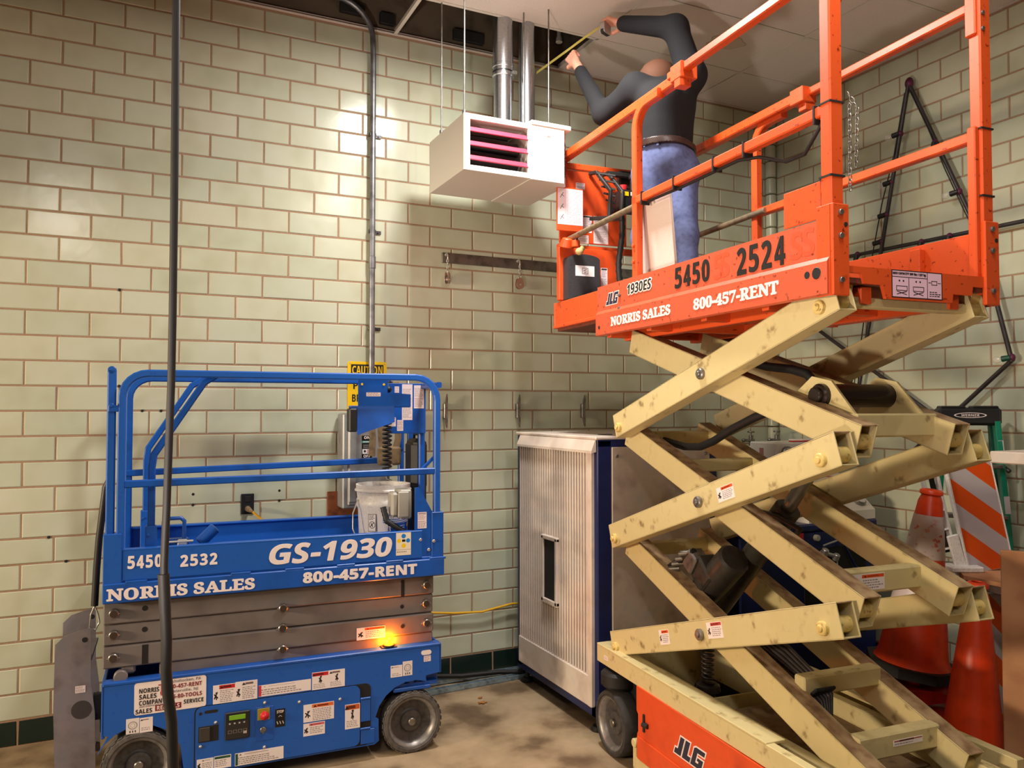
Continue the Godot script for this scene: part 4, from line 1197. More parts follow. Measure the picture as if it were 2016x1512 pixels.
			if s == 0:
				var fa := Geo.frame(b - a)
				var dn := (b - a).normalized()
				var txt := Basis(dn, fa.y if fa.y.y > 0 else -fa.y, Vector3(-1, 0, 0))
				var marks := [[[0.32, 0.004, 0.085, 0.066, Color(0.88, 0.36, 0.16)], [0.565, 0.012, 0.11, 0.066, Color(0.72, 0.24, 0.26)]], [[0.615, -0.004, 0.115, 0.06, Color(0.88, 0.34, 0.14)]], []]
				for m in marks[k]:
					var c: Vector3 = a.lerp(b, m[0]) + txt.y * float(m[1])
					part(arm, "warning_sticker", sticker_mesh(m[2], m[3], Transform3D(txt, Vector3(xo - 0.0392, c.y, c.z))), warn_print("armw%d%d" % [k, int(m[0] * 100)], 120, 76, m[4]))
	for s in 2:
		part(t, "roller", Geo.new().tube(Vector3([0.07, 0.69][s], 2.2, 1.455), Vector3([0.13, 0.75][s], 2.2, 1.455), 0.04, -1, 20), M.cream_pin)
	part(t, "roller_bar", Geo.new().b2(Vector3(0.1, 2.13, 1.44), Vector3(0.7, 2.165, 1.49), 0.004), CR)
	# cross tubes between the inner arms
	for q in [[1.715, 1.40, 0.085], [1.14, 1.33, 0.085], [0.565, 1.39, 0.085], [0.70, 1.12, 0.075], [1.62, -0.02, 0.07], [1.04, -0.03, 0.07], [1.5, 0.35, 0.06]]:
		var ct := part(t, "cross_tube", Geo.new().b2(Vector3(0.2, q[0] - q[2] / 2, q[1] - 0.03), Vector3(0.59, q[0] + q[2] / 2, q[1] + 0.03), 0.006), CR)
		if q[0] == 1.14:
			part(ct, "warning_sticker", sticker_mesh(0.15, 0.06, faceF(Vector3(0.315, 1.14, 1.3605))), warn_print("crossw", 150, 60, Color(0.88, 0.32, 0.1)))
		if q[0] == 0.565:
			part(ct, "red_label", sticker_mesh(0.14, 0.022, faceF(Vector3(0.43, 0.57, 1.4205))), warn_print("crossr", 140, 24, Color(0.6, 0.08, 0.14), false))
	# hydraulic cylinder with its gussets and pump motor
	part(t, "pivot_tube", Geo.new().tube(Vector3(0.2, 1.825, 1.235), Vector3(0.59, 1.825, 1.235), 0.045, -1, 20), mat("oily", rgb(46, 36, 32), 0.3, 0.3))
	for x in [0.225, 0.55]:
		part(t, "gusset", Geo.new().prism([Vector2(-1.02, 1.79), Vector2(-1.18, 1.9), Vector2(-1.28, 1.88), Vector2(-1.42, 1.73), Vector2(-1.3, 1.69)], 0.01, Transform3D(Basis(Vector3(0, 0, -1), Vector3(0, 1, 0), Vector3(1, 0, 0)), Vector3(x, 0, 0))), CR)
	part(t, "pivot_bolt", Geo.new().tube(Vector3(0.18, 1.825, 1.235), Vector3(0.205, 1.825, 1.235), 0.032, -1, 12), M.oily)
	var cd := Vector3(0, 0.95, 0.90).normalized()
	var c0 := Vector3(0.40, 0.80, 0.32)
	part(t, "lift_cylinder", Geo.new().tube(c0, c0 + cd * 0.75, 0.058, -1, 22), mat("barrel", rgb(70, 66, 62), 0.4, 0.4, texs["grime"], 3.0))
	part(t, "cylinder_rod", Geo.new().tube(c0 + cd * 0.74, Vector3(0.4, 1.825, 1.235), 0.03, -1, 16), M.steel)
	var mo := Geo.new()
	mo.tube(Vector3(0.28, 0.82, 0.30), Vector3(0.28, 1.10, 0.62), 0.075, -1, 22)
	mo.box(Vector3(0.25, 1.0, 0.45), Vector3(0.1, 0.12, 0.14), 0.01, Basis(Vector3.RIGHT, 0.8))
	part(t, "pump_motor", mo, M.barrel)
	var vb := Geo.new()
	vb.box(Vector3(0.22, 1.05, 0.40), Vector3(0.08, 0.1, 0.08), 0.008, Basis(Vector3.RIGHT, 0.6))
	for k in 4: vb.tube(Vector3(0.2, 1.0 + 0.03 * k, 0.3 + 0.03 * k), Vector3(0.16, 0.99 + 0.03 * k, 0.26 + 0.03 * k), 0.014, -1, 10)
	part(t, "valve_block", vb, M.steel)
	part(t, "hose", Geo.new().path([Vector3(0.2, 1.1, 0.42), Vector3(0.18, 1.0, 0.25), Vector3(0.22, 0.9, 0.15), Vector3(0.3, 0.86, 0.12)], 0.018, 8), M.black)
	part(t, "hose", Geo.new().path([Vector3(0.3, 1.62, -0.1), Vector3(0.3, 1.6, 0.05), Vector3(0.3, 1.582, 0.2), Vector3(0.3, 1.588, 0.33), Vector3(0.3, 1.62, 0.44), Vector3(0.3, 1.68, 0.58), Vector3(0.3, 1.735, 0.74), Vector3(0.3, 1.78, 0.9)], 0.019, 10), M.black)
	part(t, "hose", Geo.new().path([Vector3(0.3, 2.03, 0.5), Vector3(0.3, 1.985, 0.7), Vector3(0.3, 1.956, 0.83), Vector3(0.3, 1.938, 0.98), Vector3(0.3, 1.915, 1.07), Vector3(0.3, 1.88, 1.11), Vector3(0.3, 1.85, 1.09)], 0.019, 10), M.black)
	part(t, "hose_loop", Geo.new().path([Vector3(0.35, 1.24, 0.62), Vector3(0.33, 1.32, 0.72), Vector3(0.34, 1.31, 0.84), Vector3(0.36, 1.27, 0.95), Vector3(0.36, 1.24, 0.92), Vector3(0.35, 1.25, 0.8), Vector3(0.33, 1.26, 0.66)], 0.012, 8), M.pvc)
	# ---- chassis
	for s in 2:
		var x := 0.0 if s == 0 else 0.745
		var rb := part(t, "chassis_rail", Geo.new().b2(Vector3(x, 0.435, -0.19), Vector3(x + 0.04, 0.525, 1.6), 0.003).b2(Vector3(x if s == 0 else x - 0.05, 0.518, -0.19), Vector3(x + 0.09 if s == 0 else x + 0.04, 0.53, 1.17), 0.002), CR)
		if s == 0:
			part(rb, "small_label", sticker_mesh(0.04, 0.02, faceL(Vector3(-0.0005, 0.475, -0.09))), doc_print("smalll", 50, 26, 6))
		part(t, "inner_rail", Geo.new().b2(Vector3(0.1 if s == 0 else 0.64, 0.3, -0.15), Vector3(0.15 if s == 0 else 0.69, 0.5, 1.6), 0.004), CR)
		part(t, "axle_box", Geo.new().b2(Vector3(0.09 if s == 0 else 0.66, 0.1, -0.2), Vector3(0.12 if s == 0 else 0.69, 0.44, 0.2), 0.004), M.black)
	part(t, "chassis_floor", Geo.new().b2(Vector3(0.1, 0.14, -0.18), Vector3(0.69, 0.17, 1.68), 0.003), mat("oil_floor", rgb(70, 62, 48), 0.7))
	part(t, "end_wall", Geo.new().b2(Vector3(0.1, 0.14, -0.2), Vector3(0.69, 0.46, -0.18), 0.003), CR)
	part(t, "mid_plate", Geo.new().b2(Vector3(0.15, 0.17, 0.5), Vector3(0.64, 0.44, 0.51), 0.003), CR)
	part(t, "near_bumper", Geo.new().b2(Vector3(0.04, 0.1, 1.6), Vector3(0.745, 0.46, 1.64), 0.004), CR)
	# battery door on the near side
	var dpf := [Vector2(0.235, 0.44), Vector2(0.235, 0.325), Vector2(0.25, 0.31), Vector2(0.25, 0.23), Vector2(0.24, 0.215), Vector2(0.24, 0.165), Vector2(0.255, 0.14), Vector2(1.2, 0.10), Vector2(1.2, 0.432)]
	var door := part(t, "battery_door", Geo.new().prism(dpf, 0.03, Transform3D(Basis(Vector3(0, 0, 1), Vector3(0, 1, 0), Vector3(-1, 0, 0)), Vector3(0.022, 0, 0))), M.orange_door)
	part(door, "pressed_lip", Geo.new().b2(Vector3(-0.014, 0.1, 0.245), Vector3(-0.006, 0.21, 1.19), 0.004), M.orange_door)
	part(door, "latch", Geo.new().b2(Vector3(-0.016, 0.245, 0.30), Vector3(-0.007, 0.33, 0.315), 0.003).tube(Vector3(-0.02, 0.285, 0.31), Vector3(-0.012, 0.285, 0.345), 0.012), M.black)
	jlg_logo(door, faceL(Vector3(-0.0085, 0.30, 0.68)), 0.235, 0.085)
	part(t, "pothole_guard", Geo.new().b2(Vector3(-0.01, 0.02, 0.2), Vector3(0.03, 0.17, 0.23), 0.004).b2(Vector3(-0.01, 0.03, 0.22), Vector3(0.015, 0.1, 1.3), 0.004).tube(Vector3(-0.015, 0.16, 0.215), Vector3(0.04, 0.16, 0.215), 0.022), CR)
	for q in [[-0.03, 0.0], [1.32, 0.0]]:
		wheel(t, Vector3(-0.01, 0.163, q[0] as float), 0.163, 0.1, Vector3(-1, 0, 0), M.tyre_dark, M.hub, false)
		wheel(t, Vector3(X1 + 0.01, 0.163, q[0] as float), 0.163, 0.1, Vector3(1, 0, 0), M.tyre_dark, M.hub, false)
	part(t, "wheel_guard", Geo.new().tube(Vector3(0.05, 0.34, -0.05), Vector3(0.05, 0.42, -0.05), 0.09, -1, 20), M.rubber)
	# spring buffer, cable bundle and hoses down in the chassis
	var sp := Geo.new()
	sp.tube(Vector3(0.3, 0.42, 0.38), Vector3(0.3, 0.46, 0.38), 0.06, 0.055, 20)
	part(t, "buffer_cup", sp, M.pvc)
	var sg := []
	for k in 60: sg.append(Vector3(0.3 + 0.026 * cos(k * 0.8), 0.46 + 0.0028 * k, 0.38 + 0.026 * sin(k * 0.8)))
	part(t, "buffer_spring", Geo.new().path(sg, 0.007, 6), M.pvc)
	part(t, "buffer_foot", Geo.new().tube(Vector3(0.3, 0.17, 0.38), Vector3(0.3, 0.42, 0.38), 0.03), M.black)
	for k in 6:
		var o := 0.012 * k
		part(t, "cable", Geo.new().path([Vector3(0.23 + o, 0.80, 0.75), Vector3(0.235 + o, 0.73 + o, 0.95), Vector3(0.245 + o, 0.69 + o * 0.6, 1.08), Vector3(0.25 + o, 0.64 + o * 0.5, 1.17), Vector3(0.25 + o * 0.5, 0.585, 1.2), Vector3(0.26, 0.5, 1.22), Vector3(0.3, 0.3, 1.2)], 0.009, 6), M.pvc)
	part(t, "cable_tie", Geo.new().box(Vector3(0.275, 0.67, 1.15), Vector3(0.1, 0.09, 0.012), 0.004, Basis(Vector3.RIGHT, 0.8)), M.dark)
	for k in 5:
		part(t, "chassis_hose", Geo.new().path([Vector3(0.2 + 0.05 * k, 0.25, 0.05 + 0.04 * k), Vector3(0.24 + 0.04 * k, 0.38, 0.2), Vector3(0.3 + 0.02 * k, 0.36 - 0.02 * k, 0.5), Vector3(0.36, 0.28, 0.75 + 0.05 * k), Vector3(0.45, 0.2, 0.9)], 0.013, 7), M.black)
	part(t, "battery", Geo.new().b2(Vector3(0.17, 0.17, 0.9), Vector3(0.36, 0.38, 1.15), 0.01).b2(Vector3(0.42, 0.17, 0.9), Vector3(0.62, 0.38, 1.15), 0.01), M.black)
	part(t, "tray_cover", Geo.new().box(Vector3(0.4, 0.42, 0.98), Vector3(0.5, 0.006, 0.7), 0.002, Basis(Vector3.RIGHT, 0.02)), mat("dusty", rgb(150, 124, 92), 0.9, 0.0, texs["grime"], 2.0))

func ring_rect(im: Image, x: int, y: int, w: int, h: int, c: Color):
	im.fill_rect(Rect2i(x, y, w, 3), c)
	im.fill_rect(Rect2i(x, y + h - 3, w, 3), c)
	im.fill_rect(Rect2i(x, y, 3, h), c)
	im.fill_rect(Rect2i(x + w - 3, y, 3, h), c)

# slanted block letters with a pale outline
func jlg_logo(parent: Node, xf: Transform3D, w: float, h: float):
	var J := [Vector2(0.0, 0.0), Vector2(0.25, 0.0), Vector2(0.25, 1.0), Vector2(0.1, 1.0), Vector2(0.1, 0.3), Vector2(0.0, 0.3)]
	var L := [Vector2(0.3, 0.0), Vector2(0.58, 0.0), Vector2(0.58, 0.28), Vector2(0.46, 0.28), Vector2(0.46, 1.0), Vector2(0.3, 1.0)]
	var G := [Vector2(0.62, 0.0), Vector2(1.0, 0.0), Vector2(1.0, 0.52), Vector2(0.8, 0.52), Vector2(0.8, 0.36), Vector2(0.86, 0.36), Vector2(0.86, 0.24), Vector2(0.76, 0.24), Vector2(0.76, 0.76), Vector2(1.0, 0.76), Vector2(1.0, 1.0), Vector2(0.68, 1.0), Vector2(0.62, 0.92)]
	var fx := func(poly: Array) -> PackedVector2Array:
		var o := PackedVector2Array()
		for p in poly: o.append(Vector2((p.x - 0.5) * w * 0.86 + (p.y - 0.5) * w * 0.14, (p.y - 0.5) * h))
		return o
	for poly in [J, L, G]:
		var q: PackedVector2Array = fx.call(poly)
		var og := Geometry2D.offset_polygon(q, h * 0.075, Geometry2D.JOIN_MITER)
		part(parent, "logo_outline", Geo.new().prism(Array(og[0]), 0.0006, xf), M.letter_white)
		part(parent, "logo_letter", Geo.new().prism(Array(q), 0.0012, xf), M.letter_navy)
func rpoly(x0: float, y0: float, x1: float, y1: float, r: float, n := 4) -> Array:
	var o := []
	for k in 4:
		var cx := [x1 - r, x0 + r, x0 + r, x1 - r][k] as float
		var cy := [y1 - r, y1 - r, y0 + r, y0 + r][k] as float
		for j in n + 1:
			var a := PI / 2 * (k + float(j) / n)
			o.append(Vector2(cx + r * cos(a), cy + r * sin(a)))
	return o

func blue_lift():
	var t := thing("scissor_lift", "lowered blue scissor lift with folded grey arms and a lit amber beacon", "scissor lift", Vector3(1.331, 0, -3.9487), deg_to_rad(-2.4))
	var BL: Material = M.blue
	var W := -0.76
	# ---- chassis sides
	var side := [Vector2(-1.43, 0.545), Vector2(-1.43, 0.315), Vector2(-1.405, 0.31)]
	for k in 9:
		var a := PI * 0.86 - PI * 0.74 * k / 8.0
		side.append(Vector2(-1.28 + 0.185 * cos(a), 0.155 + 0.185 * sin(a)))
	side.append_array([Vector2(-1.09, 0.1), Vector2(-1.06, 0.075), Vector2(-0.2, 0.075), Vector2(-0.176, 0.09), Vector2(-0.179, 0.2)])
	for k in 7:
		var a := PI * 0.93 - PI * 0.55 * k / 6.0
		side.append(Vector2(0.0 + 0.2 * cos(a), 0.165 + 0.205 * sin(a)))
	side.append_array([Vector2(0.07, 0.385), Vector2(0.153, 0.395), Vector2(0.153, 0.54)])
	for s in 2:
		var z := -0.016 if s == 0 else W
		var p := part(t, "chassis_side", Geo.new().prism(side, 0.016, Transform3D(Basis(), Vector3(0, 0, z))), M.blue_scuffed)
		if s == 0: chassis_details(p)
	part(t, "chassis_top_edge", Geo.new().b2(Vector3(-1.43, 0.53, -0.06), Vector3(0.153, 0.546, 0.004), 0.004).b2(Vector3(-1.43, 0.53, W), Vector3(0.153, 0.546, W + 0.06), 0.004), BL)
	part(t, "chassis_end", Geo.new().b2(Vector3(0.14, 0.39, W), Vector3(0.155, 0.54, 0.0), 0.004), BL)
	part(t, "chassis_end", Geo.new().b2(Vector3(-1.435, 0.3, W), Vector3(-1.42, 0.545, 0.0), 0.004), BL)
	part(t, "chassis_pan", Geo.new().b2(Vector3(-1.1, 0.08, W + 0.02), Vector3(-0.18, 0.1, -0.02)).b2(Vector3(-1.42, 0.33, W + 0.02), Vector3(0.14, 0.35, -0.02)), BL)
	part(t, "steer_bracket", Geo.new().b2(Vector3(-0.1, 0.315, -0.12), Vector3(0.1, 0.335, -0.005), 0.004).tube(Vector3(0.0, 0.33, -0.05), Vector3(0.0, 0.4, -0.05), 0.03).b2(Vector3(0.06, 0.335, -0.2), Vector3(0.15, 0.395, -0.05), 0.004), BL)
	for x in [0.0, -1.28]:
		wheel(t, Vector3(x, 0.155, 0.004), 0.155, 0.1, Vector3(0, 0, 1), M.tyre, M.hub)
		wheel(t, Vector3(x, 0.155, W - 0.004), 0.155, 0.1, Vector3(0, 0, -1), M.tyre, M.hub)
	part(t, "axle", Geo.new().tube(Vector3(-1.28, 0.155, -0.1), Vector3(-1.28, 0.155, W + 0.1), 0.03).tube(Vector3(0, 0.155, -0.1), Vector3(0, 0.155, W + 0.1), 0.03), M.black)
	# ---- folded arms
	for s in 2:
		for r in 4:
			var y1 := 0.893 - 0.0995 * r
			var z0 := [-0.085, W + 0.045][s] as float
			var zz := 0.012 * (r % 2)
			var xl := -1.436 if r < 3 else -1.2
			var g := Geo.new()
			g.box(Vector3((xl + 0.124) / 2, y1 - 0.049, z0 + 0.02 - zz), Vector3(0.124 - xl, 0.0965, 0.05), 0.006)
			var arm := part(t, "folded_arm", g, M.grey_arm)
			if s == 1: continue
			var zf := z0 + 0.045 - zz
			var pins := []
			if r < 3: pins = [[0.082, y1 - 0.045], [-1.391, y1 - 0.046], [-0.65, y1 - 0.095]]
			for q in pins:
				part(arm, "pivot_pin", Geo.new().tube(Vector3(q[0], q[1], zf - 0.01), Vector3(q[0], q[1], zf + 0.026), 0.021, -1, 18).tube(Vector3(q[0] - 0.027, q[1] - 0.002, zf + 0.012), Vector3(q[0] + 0.027, q[1] - 0.002, zf + 0.012), 0.004, -1, 8), M.steel)
				part(arm, "pin_face", Geo.new().tube(Vector3(q[0], q[1], zf + 0.026), Vector3(q[0], q[1], zf + 0.028), 0.016, -1, 16), mat("pin_dark", rgb(70, 58, 52), 0.5, 0.4))
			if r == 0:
				part(arm, "painted_arm_slot", Geo.new().b2(Vector3(-0.053, y1 - 0.097, zf), Vector3(-0.035, y1 - 0.012, zf + 0.001)), M.dark)  # solid dark strip, the shaded slot is painted on
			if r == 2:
				part(arm, "painted_arm_slot", Geo.new().b2(Vector3(-1.274, y1 - 0.092, zf), Vector3(-1.248, y1 - 0.004, zf + 0.001)), M.dark)
			if r == 0 or r == 1: painted_hole(arm, Vector3(-1.264, y1 - 0.037, zf), 0.0125, Vector3(0, 0, 1))
			if r == 1 or r == 2: painted_hole(arm, Vector3(-0.044, y1 - 0.053, zf), 0.0105, Vector3(0, 0, 1))
			if r == 2:
				part(arm, "warning_sticker", sticker_mesh(0.148, 0.062, faceF(Vector3(-0.21, 0.626, zf))), warn_print("bw0", 150, 64, Color(0.9, 0.36, 0.16)))
	part(t, "arm_link", Geo.new().b2(Vector3(-1.36, 0.56, -0.09), Vector3(-1.3, 0.62, -0.05), 0.01).tube(Vector3(-1.36, 0.56, -0.05), Vector3(-1.36, 0.56, -0.02), 0.03), M.grey_arm)
	# ---- platform
	var fx0 := -1.437
	for s in 2:
		var zf := 0.0 if s == 0 else W
		var o := 1.0 if s == 0 else -1.0
		var fas := part(t, "fascia", Geo.new().b2(Vector3(fx0, 0.9, zf - 0.012 * o), Vector3(0.166, 0.988, zf + 0.012 * o), 0.004), BL)
		var toe := part(t, "toe_board", Geo.new().b2(Vector3(-1.36, 0.98, zf - 0.012 * o), Vector3(0.05, 1.135, zf), 0.003).b2(Vector3(-1.36, 1.128, zf - 0.04 * o), Vector3(0.05, 1.138, zf), 0.002), M.blue_scuffed)
		if s == 0:
			fat(fas, "NORRIS SALES", "serif_bold", 0.63, 0.05, faceF(Vector3(-1.103, 0.939, 0.0121)), M.letter_white)
			fat(fas, "800-457-RENT", "sans_bold", 0.575, 0.05, faceF(Vector3(-0.272, 0.9445, 0.0121)), M.letter_white)
			spaced(toe, "5450", 0.15, 0.056, faceF(Vector3(-1.266, 1.077, 0.0002)), M.letter_white)
			spaced(toe, "2532", 0.17, 0.052, faceF(Vector3(-1.036, 1.068, 0.0002)), M.letter_white)
			fat(toe, "GS-1930", "sans_bold", 0.6, 0.096, faceF(Vector3(-0.417, 1.066, 0.0002)), M.letter_white, 0.2)
			var im := sheet(80, 118, Color(0.92, 0.88, 0.8))
			disc_fill(im, 40, 18, 12, Color(0.1, 0.5, 0.85))
			disc_fill(im, 64, 42, 11, Color(0.1, 0.5, 0.85))
			disc_fill(im, 15, 42, 11, Color(0.95, 0.8, 0.1))
			disc_fill(im, 40, 68, 12, Color(0.95, 0.8, 0.1))
			im.fill_rect(Rect2i(32, 36, 18, 12), Color(0.1, 0.1, 0.1))
			im.fill_rect(Rect2i(0, 88, 80, 2), Color(0.6, 0.56, 0.52))
			lines(im, 4, 98, 76, 108, 8, Color(0.4, 0.38, 0.36), 3)
			part(toe, "round_mark_sticker", sticker_mesh(0.079, 0.116, faceF(Vector3(-0.052, 1.075, 0.0))), print_mat("marks", im))
			for x in [-1.3, -0.85, -0.6, -0.35, -0.1, 0.13]:
				part(fas, "fascia_tab", Geo.new().b2(Vector3(x - 0.045, 0.984, 0.0), Vector3(x + 0.045, 0.996, 0.012), 0.002), BL)
	part(t, "platform_deck", Geo.new().b2(Vector3(fx0, 0.985, W), Vector3(0.166, 1.0, 0.0), 0.002), BL)
	part(t, "platform_underside", Geo.new().b2(Vector3(fx0, 0.905, W + 0.02), Vector3(0.16, 0.915, -0.02)), BL)
	part(t, "end_board", Geo.new().b2(Vector3(0.15, 0.98, W), Vector3(0.165, 1.13, 0.0), 0.003), BL)
	# corner blocks
	part(t, "corner_block", Geo.new().b2(Vector3(-1.437, 0.9, -0.05), Vector3(-1.362, 1.21, 0.004), 0.003), M.blue_scuffed)
	var cpr := part(t, "corner_plate", Geo.new().prism([Vector2(0.012, 1.0), Vector2(0.012, 1.36), Vector2(0.032, 1.362), Vector2(0.112, 1.22), Vector2(0.112, 1.0)], 0.012, Transform3D(Basis(), Vector3(0, 0, -0.02))).b2(Vector3(0.1, 0.98, -0.05), Vector3(0.165, 1.23, 0.002), 0.003), BL)
	part(cpr, "safety_label", sticker_mesh(0.048, 0.085, faceF(Vector3(0.05, 1.19, -0.0075))), doc_print("cornl", 60, 110, 19, Color(0.6, 0.56, 0.58)))
	for q in [[0.04, 1.09], [0.085, 1.035], [0.11, 1.08]]:
		part(cpr, "bolt", Geo.new().bolt(Vector3(q[0], q[1], -0.006 if q[0] < 0.1 else 0.003), Vector3(0, 0, 1), 0.009, 0.008), M.zinc)
	# ---- guard rails
	var loop := [Vector3(-1.37, 1.0, -0.02)]
	for k in 7:
		var a := PI - PI / 2 * k / 6.0
		loop.append(Vector3(-1.26 + 0.11 * cos(a), 1.828 + 0.11 * sin(a), -0.02))
	for k in 7:
		var a := PI / 2 - PI / 2 * k / 6.0
		loop.append(Vector3(0.012 + 0.12 * cos(a), 1.818 + 0.12 * sin(a), -0.02))
	loop.append(Vector3(0.132, 1.1, -0.02))
	part(t, "guard_rail", Geo.new().bar(loop, 0.034, 0.034, 0.006, Vector3.BACK), M.blue_scuffed)
	var loop2 := []
	for p in loop: loop2.append(Vector3(p.x, p.y, W + 0.03))
	part(t, "guard_rail", Geo.new().bar(loop2, 0.034, 0.034, 0.006, Vector3.BACK), BL)
	part(t, "mid_rail", Geo.new().bar([Vector3(-1.37, 1.43, -0.02), Vector3(0.13, 1.445, -0.02)], 0.03, 0.034, 0.005), BL)
	part(t, "mid_rail", Geo.new().bar([Vector3(-1.38, 1.428, W + 0.04), Vector3(0.02, 1.462, W + 0.04), Vector3(0.13, 1.54, W + 0.04)], 0.03, 0.034, 0.005), BL)
	part(t, "rail_brace", Geo.new().bar([Vector3(0.06, 1.455, -0.04), Vector3(0.128, 1.52, -0.04)], 0.016, 0.016, 0.003), BL)
	part(t, "end_top_rail", Geo.new().bar([Vector3(0.145, 1.9, -0.02), Vector3(0.145, 1.9, W + 0.03)], 0.03, 0.03, 0.005), BL)
	for z in [-0.34, -0.57]:
		part(t, "end_post", Geo.new().bar([Vector3(0.145, 1.0, z), Vector3(0.145, 1.9, z)], 0.03, 0.034, 0.005), BL)
	part(t, "gate_post", Geo.new().b2(Vector3(-1.432, 0.92, -0.055), Vector3(-1.395, 1.955, -0.018), 0.006).tube(Vector3(-1.4135, 1.95, -0.055), Vector3(-1.4135, 1.95, -0.018), 0.0185), M.blue_scuffed)
	part(t, "gate_hinge", Geo.new().b2(Vector3(-1.425, 1.76, -0.02), Vector3(-1.375, 1.79, -0.004), 0.003).bolt(Vector3(-1.412, 1.79, -0.004), Vector3(0, 0, 1), 0.01, 0.008), BL)
	for s in 2:
		var z := -0.07 if s == 0 else W + 0.07
		var ox := 0.0 if s == 0 else -0.04
		part(t, "entry_rail", Geo.new().bar([Vector3(-1.243 + ox, 1.0, z), Vector3(-1.243 + ox, 1.5, z), Vector3(-1.235 + ox, 1.56, z), Vector3(-1.02 + ox, 1.9, z), Vector3(-0.96 + ox, 1.938, z), Vector3(-0.4, 1.938, z)], 0.032, 0.034, 0.006, Vector3.BACK), BL)
		part(t, "rail_socket", Geo.new().b2(Vector3(-1.268 + ox, 1.0, z - 0.024), Vector3(-1.218 + ox, 1.23, z + 0.024), 0.004).bolt(Vector3(-1.255 + ox, 1.19, z + 0.024), Vector3(0, 0, 1), 0.007, 0.006), M.blue_scuffed)
	# far toe board and the lock pedal inside
	part(t, "deck_lock", Geo.new().b2(Vector3(-1.17, 1.0, -0.12), Vector3(-1.08, 1.16, -0.07), 0.006).tube(Vector3(-1.03, 1.13, -0.1), Vector3(-0.96, 1.2, -0.1), 0.028), BL)
	part(t, "lock_handle", Geo.new().path([Vector3(-1.19, 1.1, -0.09), Vector3(-1.19, 1.24, -0.09), Vector3(-1.175, 1.255, -0.09), Vector3(-1.115, 1.255, -0.09), Vector3(-1.1, 1.24, -0.09), Vector3(-1.1, 1.15, -0.09)], 0.009, 8), BL)
	part(t, "lock_block", Geo.new().b2(Vector3(-1.13, 1.09, -0.065), Vector3(-1.085, 1.16, -0.045), 0.005).tube(Vector3(-1.18, 1.15, -0.05), Vector3(-1.06, 1.15, -0.05), 0.006).tube(Vector3(-1.18, 1.1, -0.05), Vector3(-1.06, 1.1, -0.05), 0.006), M.zinc)
	# ---- platform control hood on the rail
	var hood := part(t, "control_hood", Geo.new().prism([Vector2(-0.28, 1.92), Vector2(-0.125, 1.92), Vector2(-0.125, 1.858), Vector2(0.0, 1.85), Vector2(0.0, 1.785), Vector2(-0.28, 1.785)], 0.004, Transform3D(Basis(), Vector3(0, 0, -0.06))), BL)
	part(hood, "hood_flap", Geo.new().prism([Vector2(-0.315, 0.0), Vector2(-0.09, 0.0), Vector2(-0.09, -0.085), Vector2(-0.285, -0.15)], 0.004, Transform3D(Basis(Vector3(1, 0, 0), Vector3(0, 0.985, -0.174), Vector3(0, 0.174, 0.985)), Vector3(0, 1.787, -0.06))), BL)
	part(hood, "hood_back", Geo.new().b2(Vector3(-0.33, 1.655, -0.1), Vector3(-0.288, 1.775, -0.03), 0.006), M.black)
	part(hood, "hood_side", Geo.new().b2(Vector3(-0.3, 1.78, -0.2), Vector3(0.0, 1.786, -0.06), 0.002).b2(Vector3(-0.3, 1.7, -0.2), Vector3(-0.09, 1.79, -0.195), 0.002), BL)
	for x in [-0.26, -0.145]:
		part(hood, "yellow_plug", Geo.new().tube(Vector3(x, 1.9, -0.056), Vector3(x, 1.9, -0.053), 0.006, -1, 10), M.yellow)
	part(hood, "name_label", sticker_mesh(0.075, 0.02, faceF(Vector3(-0.2, 1.848, -0.056))), doc_print("hoodl", 80, 22, 23))
	part(hood, "joystick_knob", Geo.new().ball(Vector3(-0.11, 1.875, -0.1), 0.018).tube(Vector3(-0.11, 1.8, -0.1), Vector3(-0.11, 1.87, -0.1), 0.007), M.black)
	# document panel on the end frame
	var dp := part(t, "document_panel", Geo.new().b2(Vector3(-0.06, 1.635, -0.31), Vector3(0.158, 1.915, -0.302), 0.002), BL)
	for q in [[0.05, 1.81, 0.06, 0.2, "dd1"], [0.118, 1.84, 0.058, 0.13, "dd2"], [-0.035, 1.7, 0.04, 0.05, "dd3"], [0.01, 1.68, 0.035, 0.06, "dd4"], [-0.01, 1.88, 0.025, 0.035, "dd5"]]:
		part(dp, "notice_sheet", sticker_mesh(q[2], q[3], faceF(Vector3(q[0], q[1], -0.302))), doc_print(q[4], int(q[2] * 1400), int(q[3] * 1400), int(q[0] * 1000) + 200, Color(0.75, 0.2, 0.2) if q[4] == "dd3" else Color(0, 0, 0, 0)))
	# junction box with its hose
	var jb := part(t, "junction_box", Geo.new().b2(Vector3(-0.05, 1.19, -0.2), Vector3(0.015, 1.345, -0.08), 0.008).b2(Vector3(-0.06, 1.2, -0.085), Vector3(0.0, 1.335, -0.075), 0.005).b2(Vector3(-0.09, 1.2, -0.19), Vector3(-0.05, 1.33, -0.1), 0.012), M.box_beige)
	var hz := []
	var hs := []
	var ctrl := [Vector3(-0.1, 1.75, -0.16), Vector3(-0.105, 1.5, -0.16), Vector3(-0.115, 1.38, -0.15), Vector3(-0.125, 1.25, -0.14), Vector3(-0.11, 1.18, -0.12), Vector3(-0.06, 1.145, -0.1), Vector3(-0.02, 1.12, -0.09), Vector3(-0.012, 1.06, -0.09), Vector3(-0.012, 1.0, -0.09)]
	for k in 60:
		var u := k / 59.0 * (ctrl.size() - 1)
		var i: int = min(int(u), ctrl.size() - 2)
		hz.append(ctrl[i].lerp(ctrl[i + 1], u - i))
		hs.append(1.0 if k % 2 == 0 else 0.84)
	part(t, "corrugated_hose", Geo.new().path(hz.slice(22), 0.017, 10, hs.slice(22)), M.black)
	var coil := []
